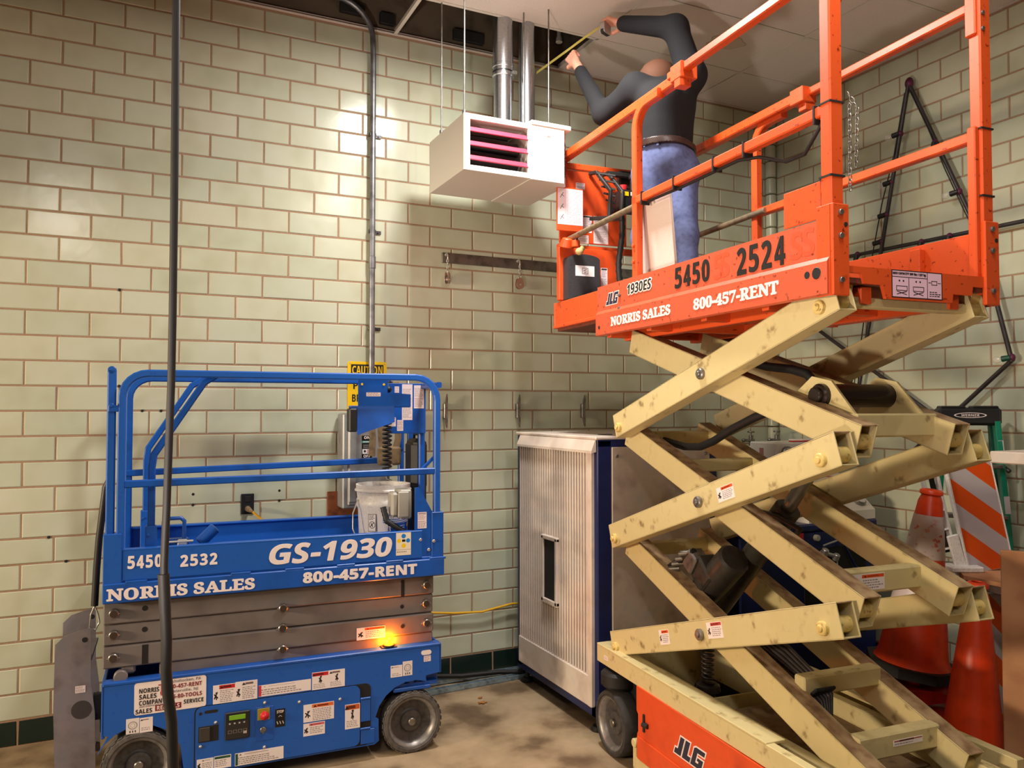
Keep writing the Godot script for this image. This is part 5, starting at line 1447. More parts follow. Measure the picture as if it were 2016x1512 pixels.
	for k in 120: coil.append(Vector3(-0.09 + 0.022 * cos(k * 0.62), 1.72 - 0.0023 * k, -0.2 + 0.022 * sin(k * 0.62)))
	part(t, "coiled_cord", Geo.new().path(coil, 0.0055, 6), M.black)
	# steps at the left end
	var stp := [Vector2(-1.636, 0.69), Vector2(-1.6, 0.725), Vector2(-1.53, 0.745), Vector2(-1.492, 0.752), Vector2(-1.488, 0.5), Vector2(-1.47, 0.36), Vector2(-1.462, 0.03), Vector2(-1.56, 0.03), Vector2(-1.63, 0.1), Vector2(-1.64, 0.4)]
	for z in [-0.2, -0.56]:
		var pl := part(t, "step_side", Geo.new().prism(stp, 0.006, Transform3D(Basis(), Vector3(-0.004 if z == -0.2 else -0.012, 0.0 if z == -0.2 else 0.012, z))), M.grey_step)
		painted_hole(pl, Vector3(-1.52, 0.7 if z == -0.2 else 0.72, z + 0.006), 0.012, Vector3(0, 0, 1))
		if z == -0.2:
			part(pl, "step_label", sticker_mesh(0.042, 0.032, faceF(Vector3(-1.535, 0.475, z + 0.0065))), doc_print("stepl", 56, 44, 77))
			part(pl, "painted_cutout", Geo.new().tube(Vector3(-1.53, 0.38, z + 0.005), Vector3(-1.53, 0.38, z + 0.0072), 0.042, -1, 24), mat("opening_shade", rgb(60, 54, 54), 0.7))  # nothing is cut through: disc painted as the shaded opening
	for y in [0.33, 0.08, 0.6]:
		part(t, "step_tread", Geo.new().b2(Vector3(-1.64, y, -0.56), Vector3(-1.49, y + 0.012, -0.2), 0.002), M.grey_step)
	part(t, "step_bracket", Geo.new().b2(Vector3(-1.49, 0.3, -0.3), Vector3(-1.43, 0.42, -0.26), 0.004), M.black)
	part(t, "strap", Geo.new().path([Vector3(-1.425, 1.45, -0.3), Vector3(-1.45, 1.393, -0.3), Vector3(-1.475, 1.15, -0.3), Vector3(-1.484, 1.0, -0.3), Vector3(-1.49, 0.83, -0.3)], 0.016, 8), M.black)
	part(t, "snap_hook", Geo.new().path([Vector3(-1.49, 0.83, -0.3), Vector3(-1.475, 0.79, -0.3), Vector3(-1.468, 0.75, -0.3), Vector3(-1.485, 0.715, -0.3), Vector3(-1.51, 0.73, -0.3), Vector3(-1.505, 0.79, -0.3), Vector3(-1.49, 0.83, -0.3)], 0.004, 6), M.zinc)
	# amber beacon
	var bc := part(t, "beacon_base", Geo.new().b2(Vector3(-0.16, 0.546, -0.06), Vector3(-0.08, 0.552, -0.01), 0.002).tube(Vector3(-0.12, 0.55, -0.03), Vector3(-0.12, 0.56, -0.03), 0.03), M.black)
	part(bc, "beacon_lens", Geo.new().lathe([Vector2(0.0, 0.0), Vector2(0.021, 0.0), Vector2(0.02, 0.025), Vector2(0.012, 0.036), Vector2(0.0, 0.04)], Transform3D(Basis(), Vector3(-0.12, 0.56, -0.03)), 18), M.beacon_on)
	var l := OmniLight3D.new()
	l.name = "beacon_light"
	l.light_color = Color(1.0, 0.45, 0.03)
	l.light_energy = 0.2
	l.light_size = 0.02
	l.omni_range = 12.0
	l.omni_attenuation = 2.0
	l.shadow_enabled = true
	t.add_child(l)
	l.position = Vector3(-0.12, 0.58, -0.03)
	blue_cargo(t)

func chassis_details(p: Node):
	# control door
	part(p, "painted_door_gap", Geo.new().prism(rpoly(-1.048, 0.082, -0.219, 0.388, 0.03), 0.002, Transform3D(Basis(), Vector3(0, 0, 0.0))), M.dark)  # dark rim paints the shaded gap around the door
	part(p, "service_door", Geo.new().prism(rpoly(-1.043, 0.086, -0.275, 0.384, 0.03), 0.007), M.blue_scuffed)
	part(p, "hinge_strip", Geo.new().b2(Vector3(-0.27, 0.2, 0.0), Vector3(-0.222, 0.31, 0.007), 0.002).b2(Vector3(-0.27, 0.088, 0.0), Vector3(-0.2, 0.16, 0.007), 0.002), M.blue_scuffed)
	for y in [0.315, 0.165]:
		part(p, "hinge_pin", Geo.new().tube(Vector3(-0.272, y, 0.006), Vector3(-0.222, y, 0.006), 0.006), M.blue)
	for q in [[-0.573, 0.345], [-0.375, 0.33], [-0.735, 0.365], [-0.735, 0.155], [-0.955, 0.305], [-1.02, 0.205]]:
		part(p, "rivet", Geo.new().ball(Vector3(q[0], q[1], 0.008), 0.0085, Vector3(1, 1, 0.5), 10), M.zinc)
	part(p, "painted_vent_slot", Geo.new().prism(rpoly(-1.005, 0.352, -0.945, 0.366, 0.0065), 0.0005, Transform3D(Basis(), Vector3(0, 0, 0.007))), M.dark)  # dark inlay; the shaded vent opening is only colour
	painted_hole(p, Vector3(-1.022, 0.355, 0.0075), 0.007, Vector3(0, 0, 1))
	var kb := part(p, "key_backplate", Geo.new().b2(Vector3(-1.03, 0.222, 0.006), Vector3(-0.942, 0.295, 0.0085), 0.001), M.dark)  # raised dark plate behind the flap
	part(kb, "recess_flap", Geo.new().b2(Vector3(-1.026, 0.226, 0.008), Vector3(-0.98, 0.29, 0.013), 0.002), mat("flap", rgb(58, 52, 48), 0.6))
	var cp := part(p, "display_unit", Geo.new().b2(Vector3(-0.914, 0.216, 0.006), Vector3(-0.802, 0.344, 0.017), 0.004), M.black)
	part(cp, "display", Geo.new().b2(Vector3(-0.896, 0.308, 0.016), Vector3(-0.823, 0.33, 0.0185), 0.001), M.lcd)
	var im := sheet(100, 90, Color(0.16, 0.15, 0.15))
	for k in 4: im.fill_rect(Rect2i(10 + 22 * k, 6, 8, 8), Color(0.7, 0.7, 0.7))
	for k in 4: ring_rect(im, 6 + 23 * k, 44, 18, 18, Color(0.42, 0.4, 0.4))
	im.fill_rect(Rect2i(76, 56, 16, 14), Color(0.7, 0.68, 0.68))
	part(cp, "keypad", sticker_mesh(0.098, 0.08, faceF(Vector3(-0.858, 0.261, 0.017))), print_mat("keypad", im))
	var ep := part(p, "switch_panel", Geo.new().b2(Vector3(-0.778, 0.186, 0.006), Vector3(-0.694, 0.346, 0.0085), 0.001), M.blue)
	part(ep, "button_plate", Geo.new().b2(Vector3(-0.768, 0.285, 0.008), Vector3(-0.712, 0.34, 0.0105), 0.001), mat("olive", rgb(150, 140, 40), 0.5))
	part(ep, "stop_button", Geo.new().tube(Vector3(-0.737, 0.311, 0.009), Vector3(-0.737, 0.311, 0.034), 0.016, 0.021).ball(Vector3(-0.737, 0.311, 0.034), 0.02, Vector3(1, 1, 0.35)), M.red)
	part(ep, "key_switch", Geo.new().tube(Vector3(-0.742, 0.24, 0.008), Vector3(-0.742, 0.24, 0.018), 0.014).b2(Vector3(-0.745, 0.222, 0.016), Vector3(-0.739, 0.25, 0.022)), M.steel)
	im = sheet(64, 116, Color(0.06, 0.06, 0.07))
	var wc := Color(0.85, 0.85, 0.85)
	line_draw(im, Vector2(22, 50), Vector2(32, 42), 3, wc)
	line_draw(im, Vector2(32, 42), Vector2(42, 50), 3, wc)
	for k in 3: line_draw(im, Vector2(12 + 18 * k, 80), Vector2(18 + 18 * k, 96), 4, wc)
	var stp := part(p, "stop_label", sticker_mesh(0.047, 0.086, faceF(Vector3(-0.663, 0.2825, 0.007))), print_mat("stoplab", im))
	letters(stp, "STOP", "sans_bold", 0.032, 0.013, faceF(Vector3(-0.663, 0.312, 0.0078)), M.letter_white)
	# rental company plate
	var pl := part(p, "company_plate", Geo.new().prism(rpoly(-1.302, 0.386, -0.998, 0.53, 0.012), 0.002), M.letter_white)
	var z := 0.002
	letters(pl, "NORRIS", "sans_bold", 0.082, 0.021, faceF(Vector3(-1.241, 0.493, z)), M.letter_black)
	letters(pl, "SALES", "sans_bold", 0.072, 0.021, faceF(Vector3(-1.246, 0.466, z)), M.letter_black)
	letters(pl, "COMPANY", "sans_bold", 0.11, 0.021, faceF(Vector3(-1.227, 0.439, z)), M.letter_black)
	letters(pl, "INCORPORATED", "sans", 0.108, 0.006, faceF(Vector3(-1.227, 0.4225, z)), mat("letter_grey", rgb(120, 108, 112), 0.5))
	letters(pl, "Conshohocken, PA", "sans", 0.155, 0.015, faceF(Vector3(-1.1, 0.519, z)), M.letter_grey)
	letters(pl, "800-457-RENT", "sans_bold", 0.15, 0.019, faceF(Vector3(-1.092, 0.4965, z)), M.letter_red)
	letters(pl, "Sicklerville, NJ", "sans", 0.13, 0.015, faceF(Vector3(-1.1, 0.473, z)), M.letter_grey)
	letters(pl, "856-80-TOOLS", "sans_bold", 0.15, 0.019, faceF(Vector3(-1.092, 0.45, z)), M.letter_red)
	letters(pl, "SALES", "sans_bold", 0.068, 0.02, faceF(Vector3(-1.262, 0.402, z)), M.letter_black)
	part(pl, "red_band", Geo.new().b2(Vector3(-1.215, 0.395, 0.0015), Vector3(-1.105, 0.421, 0.0028)), M.letter_red)
	letters(pl, "RENTALS", "sans_bold", 0.095, 0.018, faceF(Vector3(-1.16, 0.408, 0.0028)), M.letter_white)
	letters(pl, "SERVICE", "sans_bold", 0.085, 0.019, faceF(Vector3(-1.052, 0.42, z)), M.letter_black)
	part(pl, "hammer_mark", Geo.new().b2(Vector3(-1.192, 0.462, z), Vector3(-1.183, 0.512, z + 0.0008)).b2(Vector3(-1.203, 0.508, z), Vector3(-1.172, 0.514, z + 0.0008)).b2(Vector3(-1.195, 0.468, z), Vector3(-1.18, 0.48, z + 0.001)), mat("hammer_red", rgb(176, 84, 84), 0.5))
	# warning stickers
	var red := Color(0.78, 0.12, 0.16)
	var org := Color(0.88, 0.42, 0.18)
	for q in [[-0.968, 0.386, -0.868, 0.475, "b1", red, 110, 96, true, 0.0], [-0.868, 0.386, -0.769, 0.478, "b2", Color(0.9, 0.86, 0.86), 110, 100, true, 0.0], [-0.763, 0.393, -0.517, 0.447, "b3", Color(0.93, 0.89, 0.89), 220, 48, false, 0.0], [-0.512, 0.39, -0.43, 0.475, "b4", red, 90, 96, true, 0.0], [-0.43, 0.39, -0.351, 0.476, "b5", Color(0.92, 0.88, 0.88), 90, 96, true, 0.0], [-0.553, 0.241, -0.405, 0.326, "b6", org, 160, 92, true, 0.007], [-0.553, 0.174, -0.449, 0.235, "b7", Color(0.85, 0.4, 0.46), 110, 64, true, 0.007], [-0.35, 0.176, -0.275, 0.297, "b8", Color(0.8, 0.36, 0.16), 80, 130, true, 0.007], [-0.117, 0.398, -0.056, 0.457, "b9", Color(0.91, 0.87, 0.87), 64, 64, false, 0.0], [-1.278, 0.306, -1.224, 0.372, "b10", Color(0.91, 0.87, 0.87), 60, 72, false, 0.0], [-1.036, 0.09, -0.963, 0.146, "b11", Color(0.9, 0.88, 0.86), 80, 64, true, 0.007], [-0.96, 0.09, -0.885, 0.148, "b12", Color(0.14, 0.36, 0.26), 80, 64, false, 0.007], [-0.868, 0.087, -0.646, 0.146, "b13", Color(0.93, 0.9, 0.9), 220, 60, false, 0.007]]:
		part(p, "warning_sticker", sticker_mesh(q[2] - q[0], q[3] - q[1], faceF(Vector3((q[0] + q[2]) / 2, (q[1] + q[3]) / 2, q[9]))), warn_print("blue_" + q[4], q[6], q[7], q[5], q[8]))
	part(p, "red_edge", Geo.new().b2(Vector3(-0.763, 0.395, 0.0), Vector3(-0.751, 0.446, 0.0012)), mat("edge_red", Color(0.8, 0.2, 0.24), 0.5))
	part(p, "green_edge", Geo.new().b2(Vector3(-0.866, 0.09, 0.0072), Vector3(-0.855, 0.143, 0.0083)), mat("edge_green", Color(0.12, 0.32, 0.24), 0.5))
	im = sheet(60, 84, Color(0.9, 0.87, 0.87))
	ring_draw(im, 30, 38, 22, 5, Color(0.6, 0.58, 0.58), Color(0.9, 0.87, 0.87))
	ring_draw(im, 30, 38, 11, 2, Color(0.6, 0.58, 0.58), Color(0.9, 0.87, 0.87))
	for k in 3: im.fill_rect(Rect2i(16 + 12 * k, 66, 5, 12), Color(0.15, 0.15, 0.15))
	for q in [[-0.028, 0.435, 0.051, 0.073], [-1.307, 0.341, 0.054, 0.068]]:
		part(p, "wheel_load_sticker", sticker_mesh(q[2], q[3], faceF(Vector3(q[0], q[1], 0.0))), print_mat("wheelload", im))
	part(p, "oval_badge", Geo.new().prism(rpoly(0.045, 0.492, 0.1, 0.516, 0.0118), 0.002), M.letter_white)
	part(p, "tie_down_label", sticker_mesh(0.038, 0.03, faceF(Vector3(0.078, 0.472, 0.0))), doc_print("tied", 50, 40, 55))

func blue_cargo(lift: Node3D):
	var X := lift.transform
	# plastic bucket on the platform
	var b := thing("bucket", "open white plastic bucket with blue print standing on the blue lift's platform", "bucket", X * Vector3(-0.06, 1.0, -0.4), 0.0)
	var H := 0.352
	part(b, "body", Geo.new().lathe([Vector2(0.0, 0.0), Vector2(0.125, 0.0), Vector2(0.131, 0.004), Vector2(0.14, 0.22), Vector2(0.148, 0.235), Vector2(0.148, 0.27), Vector2(0.143, 0.275), Vector2(0.148, H - 0.04), Vector2(0.158, H - 0.036), Vector2(0.158, H - 0.028), Vector2(0.15, H - 0.022), Vector2(0.152, H), Vector2(0.142, H), Vector2(0.136, 0.2), Vector2(0.125, 0.01), Vector2(0.0, 0.01)], Transform3D(), 40), M.white_plastic)
	part(b, "handle", Geo.new().path([Vector3(-0.15, 0.27, 0.02), Vector3(-0.185, 0.2, 0.05), Vector3(-0.19, 0.12, 0.07), Vector3(-0.165, 0.04, 0.1), Vector3(-0.12, 0.02, 0.13)], 0.004, 6), M.zinc)
	# printed wrap: blue field with pale waves
	var im := sheet(256, 200, Color(0.9, 0.88, 0.9))
	im.fill_rect(Rect2i(60, 88, 180, 112), Color(0.08, 0.32, 0.66))
	for k in 3:
		for x in range(30, 236):
			var y := 52 + k * 12 + int(7.0 * cos((x - 130) / 50.0))
			im.fill_rect(Rect2i(x, y, 1, 5), Color(0.08, 0.35, 0.7))
	disc_fill(im, 226, 108, 16, Color(0.86, 0.7, 0.12))
	lines(im, 110, 104, 210, 136, 14, Color(0.75, 0.8, 0.9), 12)
	var st := SurfaceTool.new()
	st.begin(Mesh.PRIMITIVE_TRIANGLES)
	for k in 16:
		for e in [[0, 0], [0, 1], [1, 1], [0, 0], [1, 1], [1, 0]]:
			var u: float = (k + e[0]) / 16.0
			var a := -0.5 + 1.75 * u
			var y: float = 0.05 + 0.165 * e[1]
			var r: float = 0.1342 + 0.0068 * e[1]
			st.set_uv(Vector2(u, 1.0 - e[1]))
			st.set_normal(Vector3(sin(a), 0, cos(a)))
			st.add_vertex(Vector3(sin(a) * r, y, cos(a) * r))
	part(b, "printed_wrap", st.commit(), print_mat("wrap", im))
	var pb := mat("print_blue", rgb(30, 60, 130), 0.5)
	letters(b, "Pool", "sans_bold", 0.056, 0.023, Transform3D(Basis(Vector3.UP, -0.02), Vector3(-0.006, 0.197, 0.1412)), pb)
	letters(b, "ond", "sans_bold", 0.04, 0.02, Transform3D(Basis(Vector3.UP, 0.62), Vector3(0.083, 0.197, 0.1155)), pb)
	letters(b, "3\"", "sans_bold", 0.026, 0.03, Transform3D(Basis(Vector3.UP, 0.06), Vector3(0.002, 0.115, 0.1385)), M.letter_white)
	var wl := sheet(60, 120, Color(0.88, 0.86, 0.88))
	ring_rect(wl, 0, 0, 60, 120, Color(0.2, 0.2, 0.2))
	lines(wl, 8, 8, 52, 44, 9, Color(0.2, 0.2, 0.2), 8)
	ring_draw(wl, 30, 74, 24, 4, Color(0.1, 0.1, 0.1), Color(0.88, 0.86, 0.88))
	line_draw(wl, Vector2(16, 88), Vector2(44, 60), 4, Color(0.1, 0.1, 0.1))
	line_draw(wl, Vector2(24, 66), Vector2(34, 84), 6, Color(0.1, 0.1, 0.1))
	part(b, "warning_label", sticker_mesh(0.046, 0.095, Transform3D(Basis(Vector3.UP, -0.72), Vector3(-0.0925, 0.15, 0.105))), print_mat("bucketw", wl))
	# black plastic case hung on the end frame
	var c := thing("tool_case", "black plastic case on the far corner of the blue lift's platform", "case", X * Vector3(0.13, 1.0, -0.456), deg_to_rad(-2.4))
	part(c, "body", Geo.new().b2(Vector3(-0.02, 0.0, -0.085), Vector3(0.06, 0.6, 0.085), 0.02), M.black)
	part(c, "lid", Geo.new().b2(Vector3(-0.03, 0.3, -0.088), Vector3(0.065, 0.595, 0.088), 0.03), M.black)
	part(c, "rib", Geo.new().b2(Vector3(0.01, 0.3, 0.085), Vector3(0.03, 0.6, 0.092), 0.004), M.black)
	part(c, "handle", Geo.new().path([Vector3(0.02, 0.59, -0.05), Vector3(0.02, 0.625, -0.045), Vector3(0.02, 0.625, 0.045), Vector3(0.02, 0.59, 0.05)], 0.008, 8), M.black)
	# safety harness hanging from the far rail
	var h := thing("safety_harness", "tan webbing safety harness hanging from the blue lift's top rail", "harness", X * Vector3(0.0, 1.9, -0.52), deg_to_rad(-2.4))
	var belt := func(pts: Array) -> Geo: return Geo.new().sweep(pts, [Vector2(0.019, -0.003), Vector2(0.019, 0.003), Vector2(-0.019, 0.003), Vector2(-0.019, -0.003)], false, Vector3.BACK)
	part(h, "strap", belt.call([Vector3(-0.03, 0.03, 0), Vector3(-0.035, -0.1, 0.01), Vector3(-0.05, -0.25, 0.02), Vector3(-0.045, -0.33, 0.02), Vector3(-0.01, -0.42, 0.02)]), M.canvas)
	part(h, "strap", belt.call([Vector3(0.04, 0.03, 0), Vector3(0.05, -0.12, 0.01), Vector3(0.052, -0.3, 0.02), Vector3(0.03, -0.4, 0.02), Vector3(0.0, -0.43, 0.02)]), M.canvas)
	part(h, "strap", belt.call([Vector3(-0.1, -0.2, 0.0), Vector3(-0.095, -0.3, 0.01), Vector3(-0.1, -0.4, 0.01)]), M.canvas)
	part(h, "back_pad", Geo.new().box(Vector3(0.0, -0.4, 0.02), Vector3(0.14, 0.11, 0.03), 0.014), M.canvas)
	part(h, "rail_loop", Geo.new().path([Vector3(-0.05, -0.02, 0.02), Vector3(0.0, 0.03, 0.03), Vector3(0.05, -0.02, 0.02)], 0.008, 6), M.dark)
	part(h, "ring", Geo.new().path([Vector3(-0.02, -0.46, 0.04), Vector3(0.01, -0.45, 0.045), Vector3(0.0, -0.48, 0.045), Vector3(-0.03, -0.5, 0.045), Vector3(-0.02, -0.53, 0.045), Vector3(0.01, -0.54, 0.04)], 0.004, 6), M.zinc)
func compressor():
	var t := thing("machine_cabinet", "tall white machine cabinet with a slatted grille and navy frame", "cabinet", Vector3(2.3, 0, -4.19))
	var H := 1.62
	var D := 0.845
	# frame
	part(t, "frame", Geo.new().b2(Vector3(0.012, 0.1, 0.4), Vector3(0.105, H - 0.02, 0.468), 0.006).b2(Vector3(0.012, 0.1, -0.53), Vector3(0.105, H - 0.02, -0.46), 0.006).b2(Vector3(D - 0.06, 0.1, 0.4), Vector3(D, H - 0.02, 0.468), 0.006).b2(Vector3(D - 0.06, 0.1, -0.53), Vector3(D, H - 0.02, -0.46), 0.006).b2(Vector3(0.012, H - 0.06, 0.4), Vector3(D, H - 0.015, 0.468), 0.004).b2(Vector3(0.012, 0.08, 0.4), Vector3(D, 0.15, 0.468), 0.004).b2(Vector3(0.012, 0.08, -0.53), Vector3(D, 0.13, 0.46), 0.004), M.navy)
	part(t, "back_panel", Geo.new().b2(Vector3(0.05, 0.1, -0.52), Vector3(D, H - 0.03, -0.5), 0.003), M.panel_grey)
	part(t, "far_panel", Geo.new().b2(Vector3(D - 0.02, 0.12, -0.5), Vector3(D - 0.005, H - 0.03, 0.42), 0.003), M.panel_grey)
	part(t, "lid", Geo.new().b2(Vector3(0.0, H - 0.02, -0.535), Vector3(D, H, 0.47), 0.006), M.warm_white)
	part(t, "lid_handle", Geo.new().b2(Vector3(0.18, H - 0.001, 0.2), Vector3(0.26, H + 0.004, 0.24), 0.002), M.dark)
	var sp := part(t, "side_panel", Geo.new().b2(Vector3(0.105, 0.15, 0.455), Vector3(D - 0.058, H - 0.06, 0.474), 0.003), M.panel_grey)
	for q in [Vector2(0.135, H - 0.11), Vector2(D - 0.09, H - 0.11), Vector2(0.135, 0.2), Vector2(D - 0.09, 0.2)]:
		part(sp, "screw", Geo.new().bolt(Vector3(q.x, q.y, 0.473), Vector3(0, 0, 1), 0.011, 0.006), M.steel)
	# grille door facing left
	part(t, "lip", Geo.new().prism([Vector2(0.0, H - 0.02), Vector2(0.0, H - 0.085), Vector2(-0.03, H - 0.092), Vector2(-0.03, H - 0.078), Vector2(-0.006, H - 0.02)], 0.93, Transform3D(Basis(), Vector3(0.006, 0, -0.465))), M.warm_white)
	part(t, "lower_panel", Geo.new().b2(Vector3(-0.01, 0.135, -0.47), Vector3(0.02, 0.305, 0.43), 0.006), M.warm_white)
	part(t, "door_edge", Geo.new().b2(Vector3(-0.012, 0.135, 0.395), Vector3(0.02, 1.532, 0.435), 0.006), M.warm_white)
	var door := part(t, "grille_back", Geo.new().b2(Vector3(0.016, 0.3, -0.47), Vector3(0.024, 1.53, 0.4)), mat("grille_back", rgb(84, 74, 70), 0.8))
	for k in 28:
		var z := -0.462 + k * 0.0308
		var y0 := 0.302
		part(door, "slat", Geo.new().b2(Vector3(-0.006, y0, z), Vector3(0.016, 1.53, z + 0.0165), 0.003), M.warm_white)
	for k in 9:
		part(door, "slat_tie", Geo.new().b2(Vector3(0.006, 0.36 + 0.13 * k, -0.465), Vector3(0.016, 0.364 + 0.13 * k, 0.4)), M.warm_white)
	# viewing slot with its frame
	var f := Geo.new()
	f.b2(Vector3(-0.022, 0.6, -0.135), Vector3(0.01, 1.0, -0.108), 0.004)
	f.b2(Vector3(-0.022, 0.6, 0.035), Vector3(0.01, 1.0, 0.062), 0.004)
	f.b2(Vector3(-0.022, 0.98, -0.135), Vector3(0.01, 1.005, 0.062), 0.004)
	f.b2(Vector3(-0.022, 0.595, -0.135), Vector3(0.01, 0.625, 0.062), 0.004)
	part(t, "slot_frame", f, M.warm_white)
	part(t, "slot", Geo.new().b2(Vector3(-0.012, 0.62, -0.11), Vector3(0.006, 0.985, 0.04)), M.dark)
	for q in [Vector3(0.05, 0, 0.41), Vector3(0.05, 0, -0.46), Vector3(D - 0.06, 0, 0.41), Vector3(D - 0.06, 0, -0.46)]:
		part(t, "foot", Geo.new().tube(q, q + Vector3(0, 0.025, 0), 0.045, 0.035, 18).tube(q + Vector3(0, 0.02, 0), q + Vector3(0, 0.09, 0), 0.014), M.black)

func gauge(parent: Node, c: Vector3, n: Vector3, r: float):
	var f := Geo.frame(n)
	var gbody := part(parent, "gauge", Geo.new().tube(c, c + n * 0.03, r, -1, 24), M.steel)
	part(gbody, "gauge_face", Geo.new().tube(c + n * 0.03, c + n * 0.031, r * 0.82, -1, 24), mat("dial", rgb(206, 200, 196), 0.4))
	part(gbody, "gauge_needle", Geo.new().box(c + n * 0.032 + f.y * r * 0.2, Vector3(r * 0.08, r * 0.7, 0.002), 0.0, f * Basis(Vector3.BACK, 0.6)), M.dark)

func fill_station():
	var t := thing("fill_station", "white gauge console on a navy blue machine base in the corner", "machine", Vector3(3.95, 0, -3.74))
	var ba := part(t, "base_cabinet", Geo.new().b2(Vector3(-0.62, 0.05, -0.75), Vector3(0.55, 0.99, 0.0), 0.01), M.navy)
	part(t, "base_top", Geo.new().b2(Vector3(-0.63, 0.99, -0.76), Vector3(0.56, 1.04, 0.012), 0.012), M.navy)
	part(t, "plinth", Geo.new().b2(Vector3(-0.6, 0.0, -0.72), Vector3(0.53, 0.05, -0.03), 0.004), M.dark)
	part(ba, "red_tag", Geo.new().b2(Vector3(-0.21, 0.94, 0.0), Vector3(-0.1, 0.985, 0.002)), M.red)
	part(ba, "knob", Geo.new().tube(Vector3(0.0, 0.95, 0.0), Vector3(0.0, 0.95, 0.03), 0.02), M.box_beige)
	part(ba, "dark_front_plate", Geo.new().b2(Vector3(-0.1, 0.3, 0.0), Vector3(0.45, 0.88, 0.004), 0.002), M.dark)  # flat dark plate on the cabinet front
	var pf := Geo.new()
	pf.tube(Vector3(0.02, 0.86, 0.03), Vector3(0.16, 0.82, 0.03), 0.014)
	pf.tube(Vector3(0.04, 0.84, 0.03), Vector3(0.04, 0.88, 0.05), 0.022)
	pf.tube(Vector3(0.14, 0.80, 0.03), Vector3(0.14, 0.84, 0.05), 0.02)
	pf.path([Vector3(0.04, 0.9, 0.03), Vector3(0.12, 0.92, 0.04), Vector3(0.2, 0.93, 0.03)], 0.006, 6)
	part(t, "pipe_fittings", pf, M.zinc)
	var dr := Geo.new()
	chain(dr, Vector3(0.15, 0.8, 0.04), Vector3(0.15, 0.55, 0.04), 0.002, 0.014)
	part(t, "drain_chain", dr, M.zinc)
	part(t, "drain_tube", Geo.new().path([Vector3(0.22, 0.9, 0.03), Vector3(0.3, 0.75, 0.05), Vector3(0.36, 0.72, 0.05), Vector3(0.38, 0.6, 0.04)], 0.008, 7), M.navy)
	# sloped lower panel
	var lp := part(t, "lower_console", Geo.new().prism([Vector2(0.0, 1.04), Vector2(0.0, 1.1), Vector2(-0.26, 1.32), Vector2(-0.34, 1.32), Vector2(-0.34, 1.04)], 0.6, Transform3D(Basis(Vector3(0, 0, 1), Vector3(0, 1, 0), Vector3(-1, 0, 0)), Vector3(0.55, 0, 0))), M.white_metal)
	var n := Vector3(0, 0.26, 0.22).normalized()
	gauge(lp, Vector3(0.26, 1.21, -0.13), n, 0.05)
	gauge(lp, Vector3(0.46, 1.15, -0.06), n, 0.045)
	part(lp, "red_line", Geo.new().box(Vector3(0.25, 1.305, -0.24), Vector3(0.56, 0.005, 0.004), 0.0), M.red)
	part(lp, "sheet", Geo.new().box(Vector3(0.1, 1.23, -0.155), Vector3(0.16, 0.003, 0.1), 0.0, Basis(Vector3.RIGHT, 0.7)), M.letter_white)
	# upper box
	var ub := part(t, "upper_console", Geo.new().b2(Vector3(0.01, 1.28, -0.6), Vector3(0.53, 1.54, -0.34), 0.008), M.white_metal)
	for q in [0.095, 0.245, 0.39]:
		gauge(ub, Vector3(q, 1.468, -0.34), Vector3(0, 0, 1), 0.047)
	part(ub, "red_trim", Geo.new().b2(Vector3(0.2, 1.541, -0.42), Vector3(0.5, 1.548, -0.36), 0.002), M.red)
	part(ub, "paper", Geo.new().b2(Vector3(0.28, 1.548, -0.5), Vector3(0.5, 1.556, -0.37), 0.002), M.letter_white)
	part(ub, "stain_mark", Geo.new().b2(Vector3(0.0088, 1.44, -0.5), Vector3(0.0102, 1.5, -0.46)), mat("rust_mark", rgb(170, 120, 112), 0.7))
	# cylinders standing behind it
	for k in 3:
		var c := thing("gas_cylinder", ["cream gas cylinder standing in the corner closest to the white cabinet", "cream gas cylinder between two others behind the gauge console", "cream gas cylinder tucked into the corner of the two walls"][k], "cylinder", Vector3([4.06, 4.27, 4.53][k], 0, -4.66))
		part(c, "body", Geo.new().lathe([Vector2(0.0, 0.0), Vector2(0.09, 0.0), Vector2(0.095, 0.01), Vector2(0.095, 1.36), Vector2(0.09, 1.4), Vector2(0.07, 1.44), Vector2(0.04, 1.465), Vector2(0.025, 1.47), Vector2(0.025, 1.49), Vector2(0.0, 1.49)], Transform3D(), 30), M.cyl_cream)
		part(c, "valve", Geo.new().tube(Vector3(0, 1.48, 0), Vector3(0, 1.57, 0), 0.017).tube(Vector3(-0.07, 1.53, 0.0), Vector3(0.03, 1.53, 0.0), 0.011).ball(Vector3(-0.075, 1.53, 0), 0.016), M.steel)
		part(c, "handwheel", Geo.new().tube(Vector3(0, 1.575, 0), Vector3(0, 1.59, 0), 0.008).path([Vector3(0.03, 1.595, 0), Vector3(0.0, 1.595, 0.03), Vector3(-0.03, 1.595, 0), Vector3(0.0, 1.595, -0.03), Vector3(0.03, 1.595, 0)], 0.006, 6).b2(Vector3(-0.03, 1.592, -0.004), Vector3(0.03, 1.598, 0.004)).b2(Vector3(-0.004, 1.592, -0.03), Vector3(0.004, 1.598, 0.03)), M.steel)

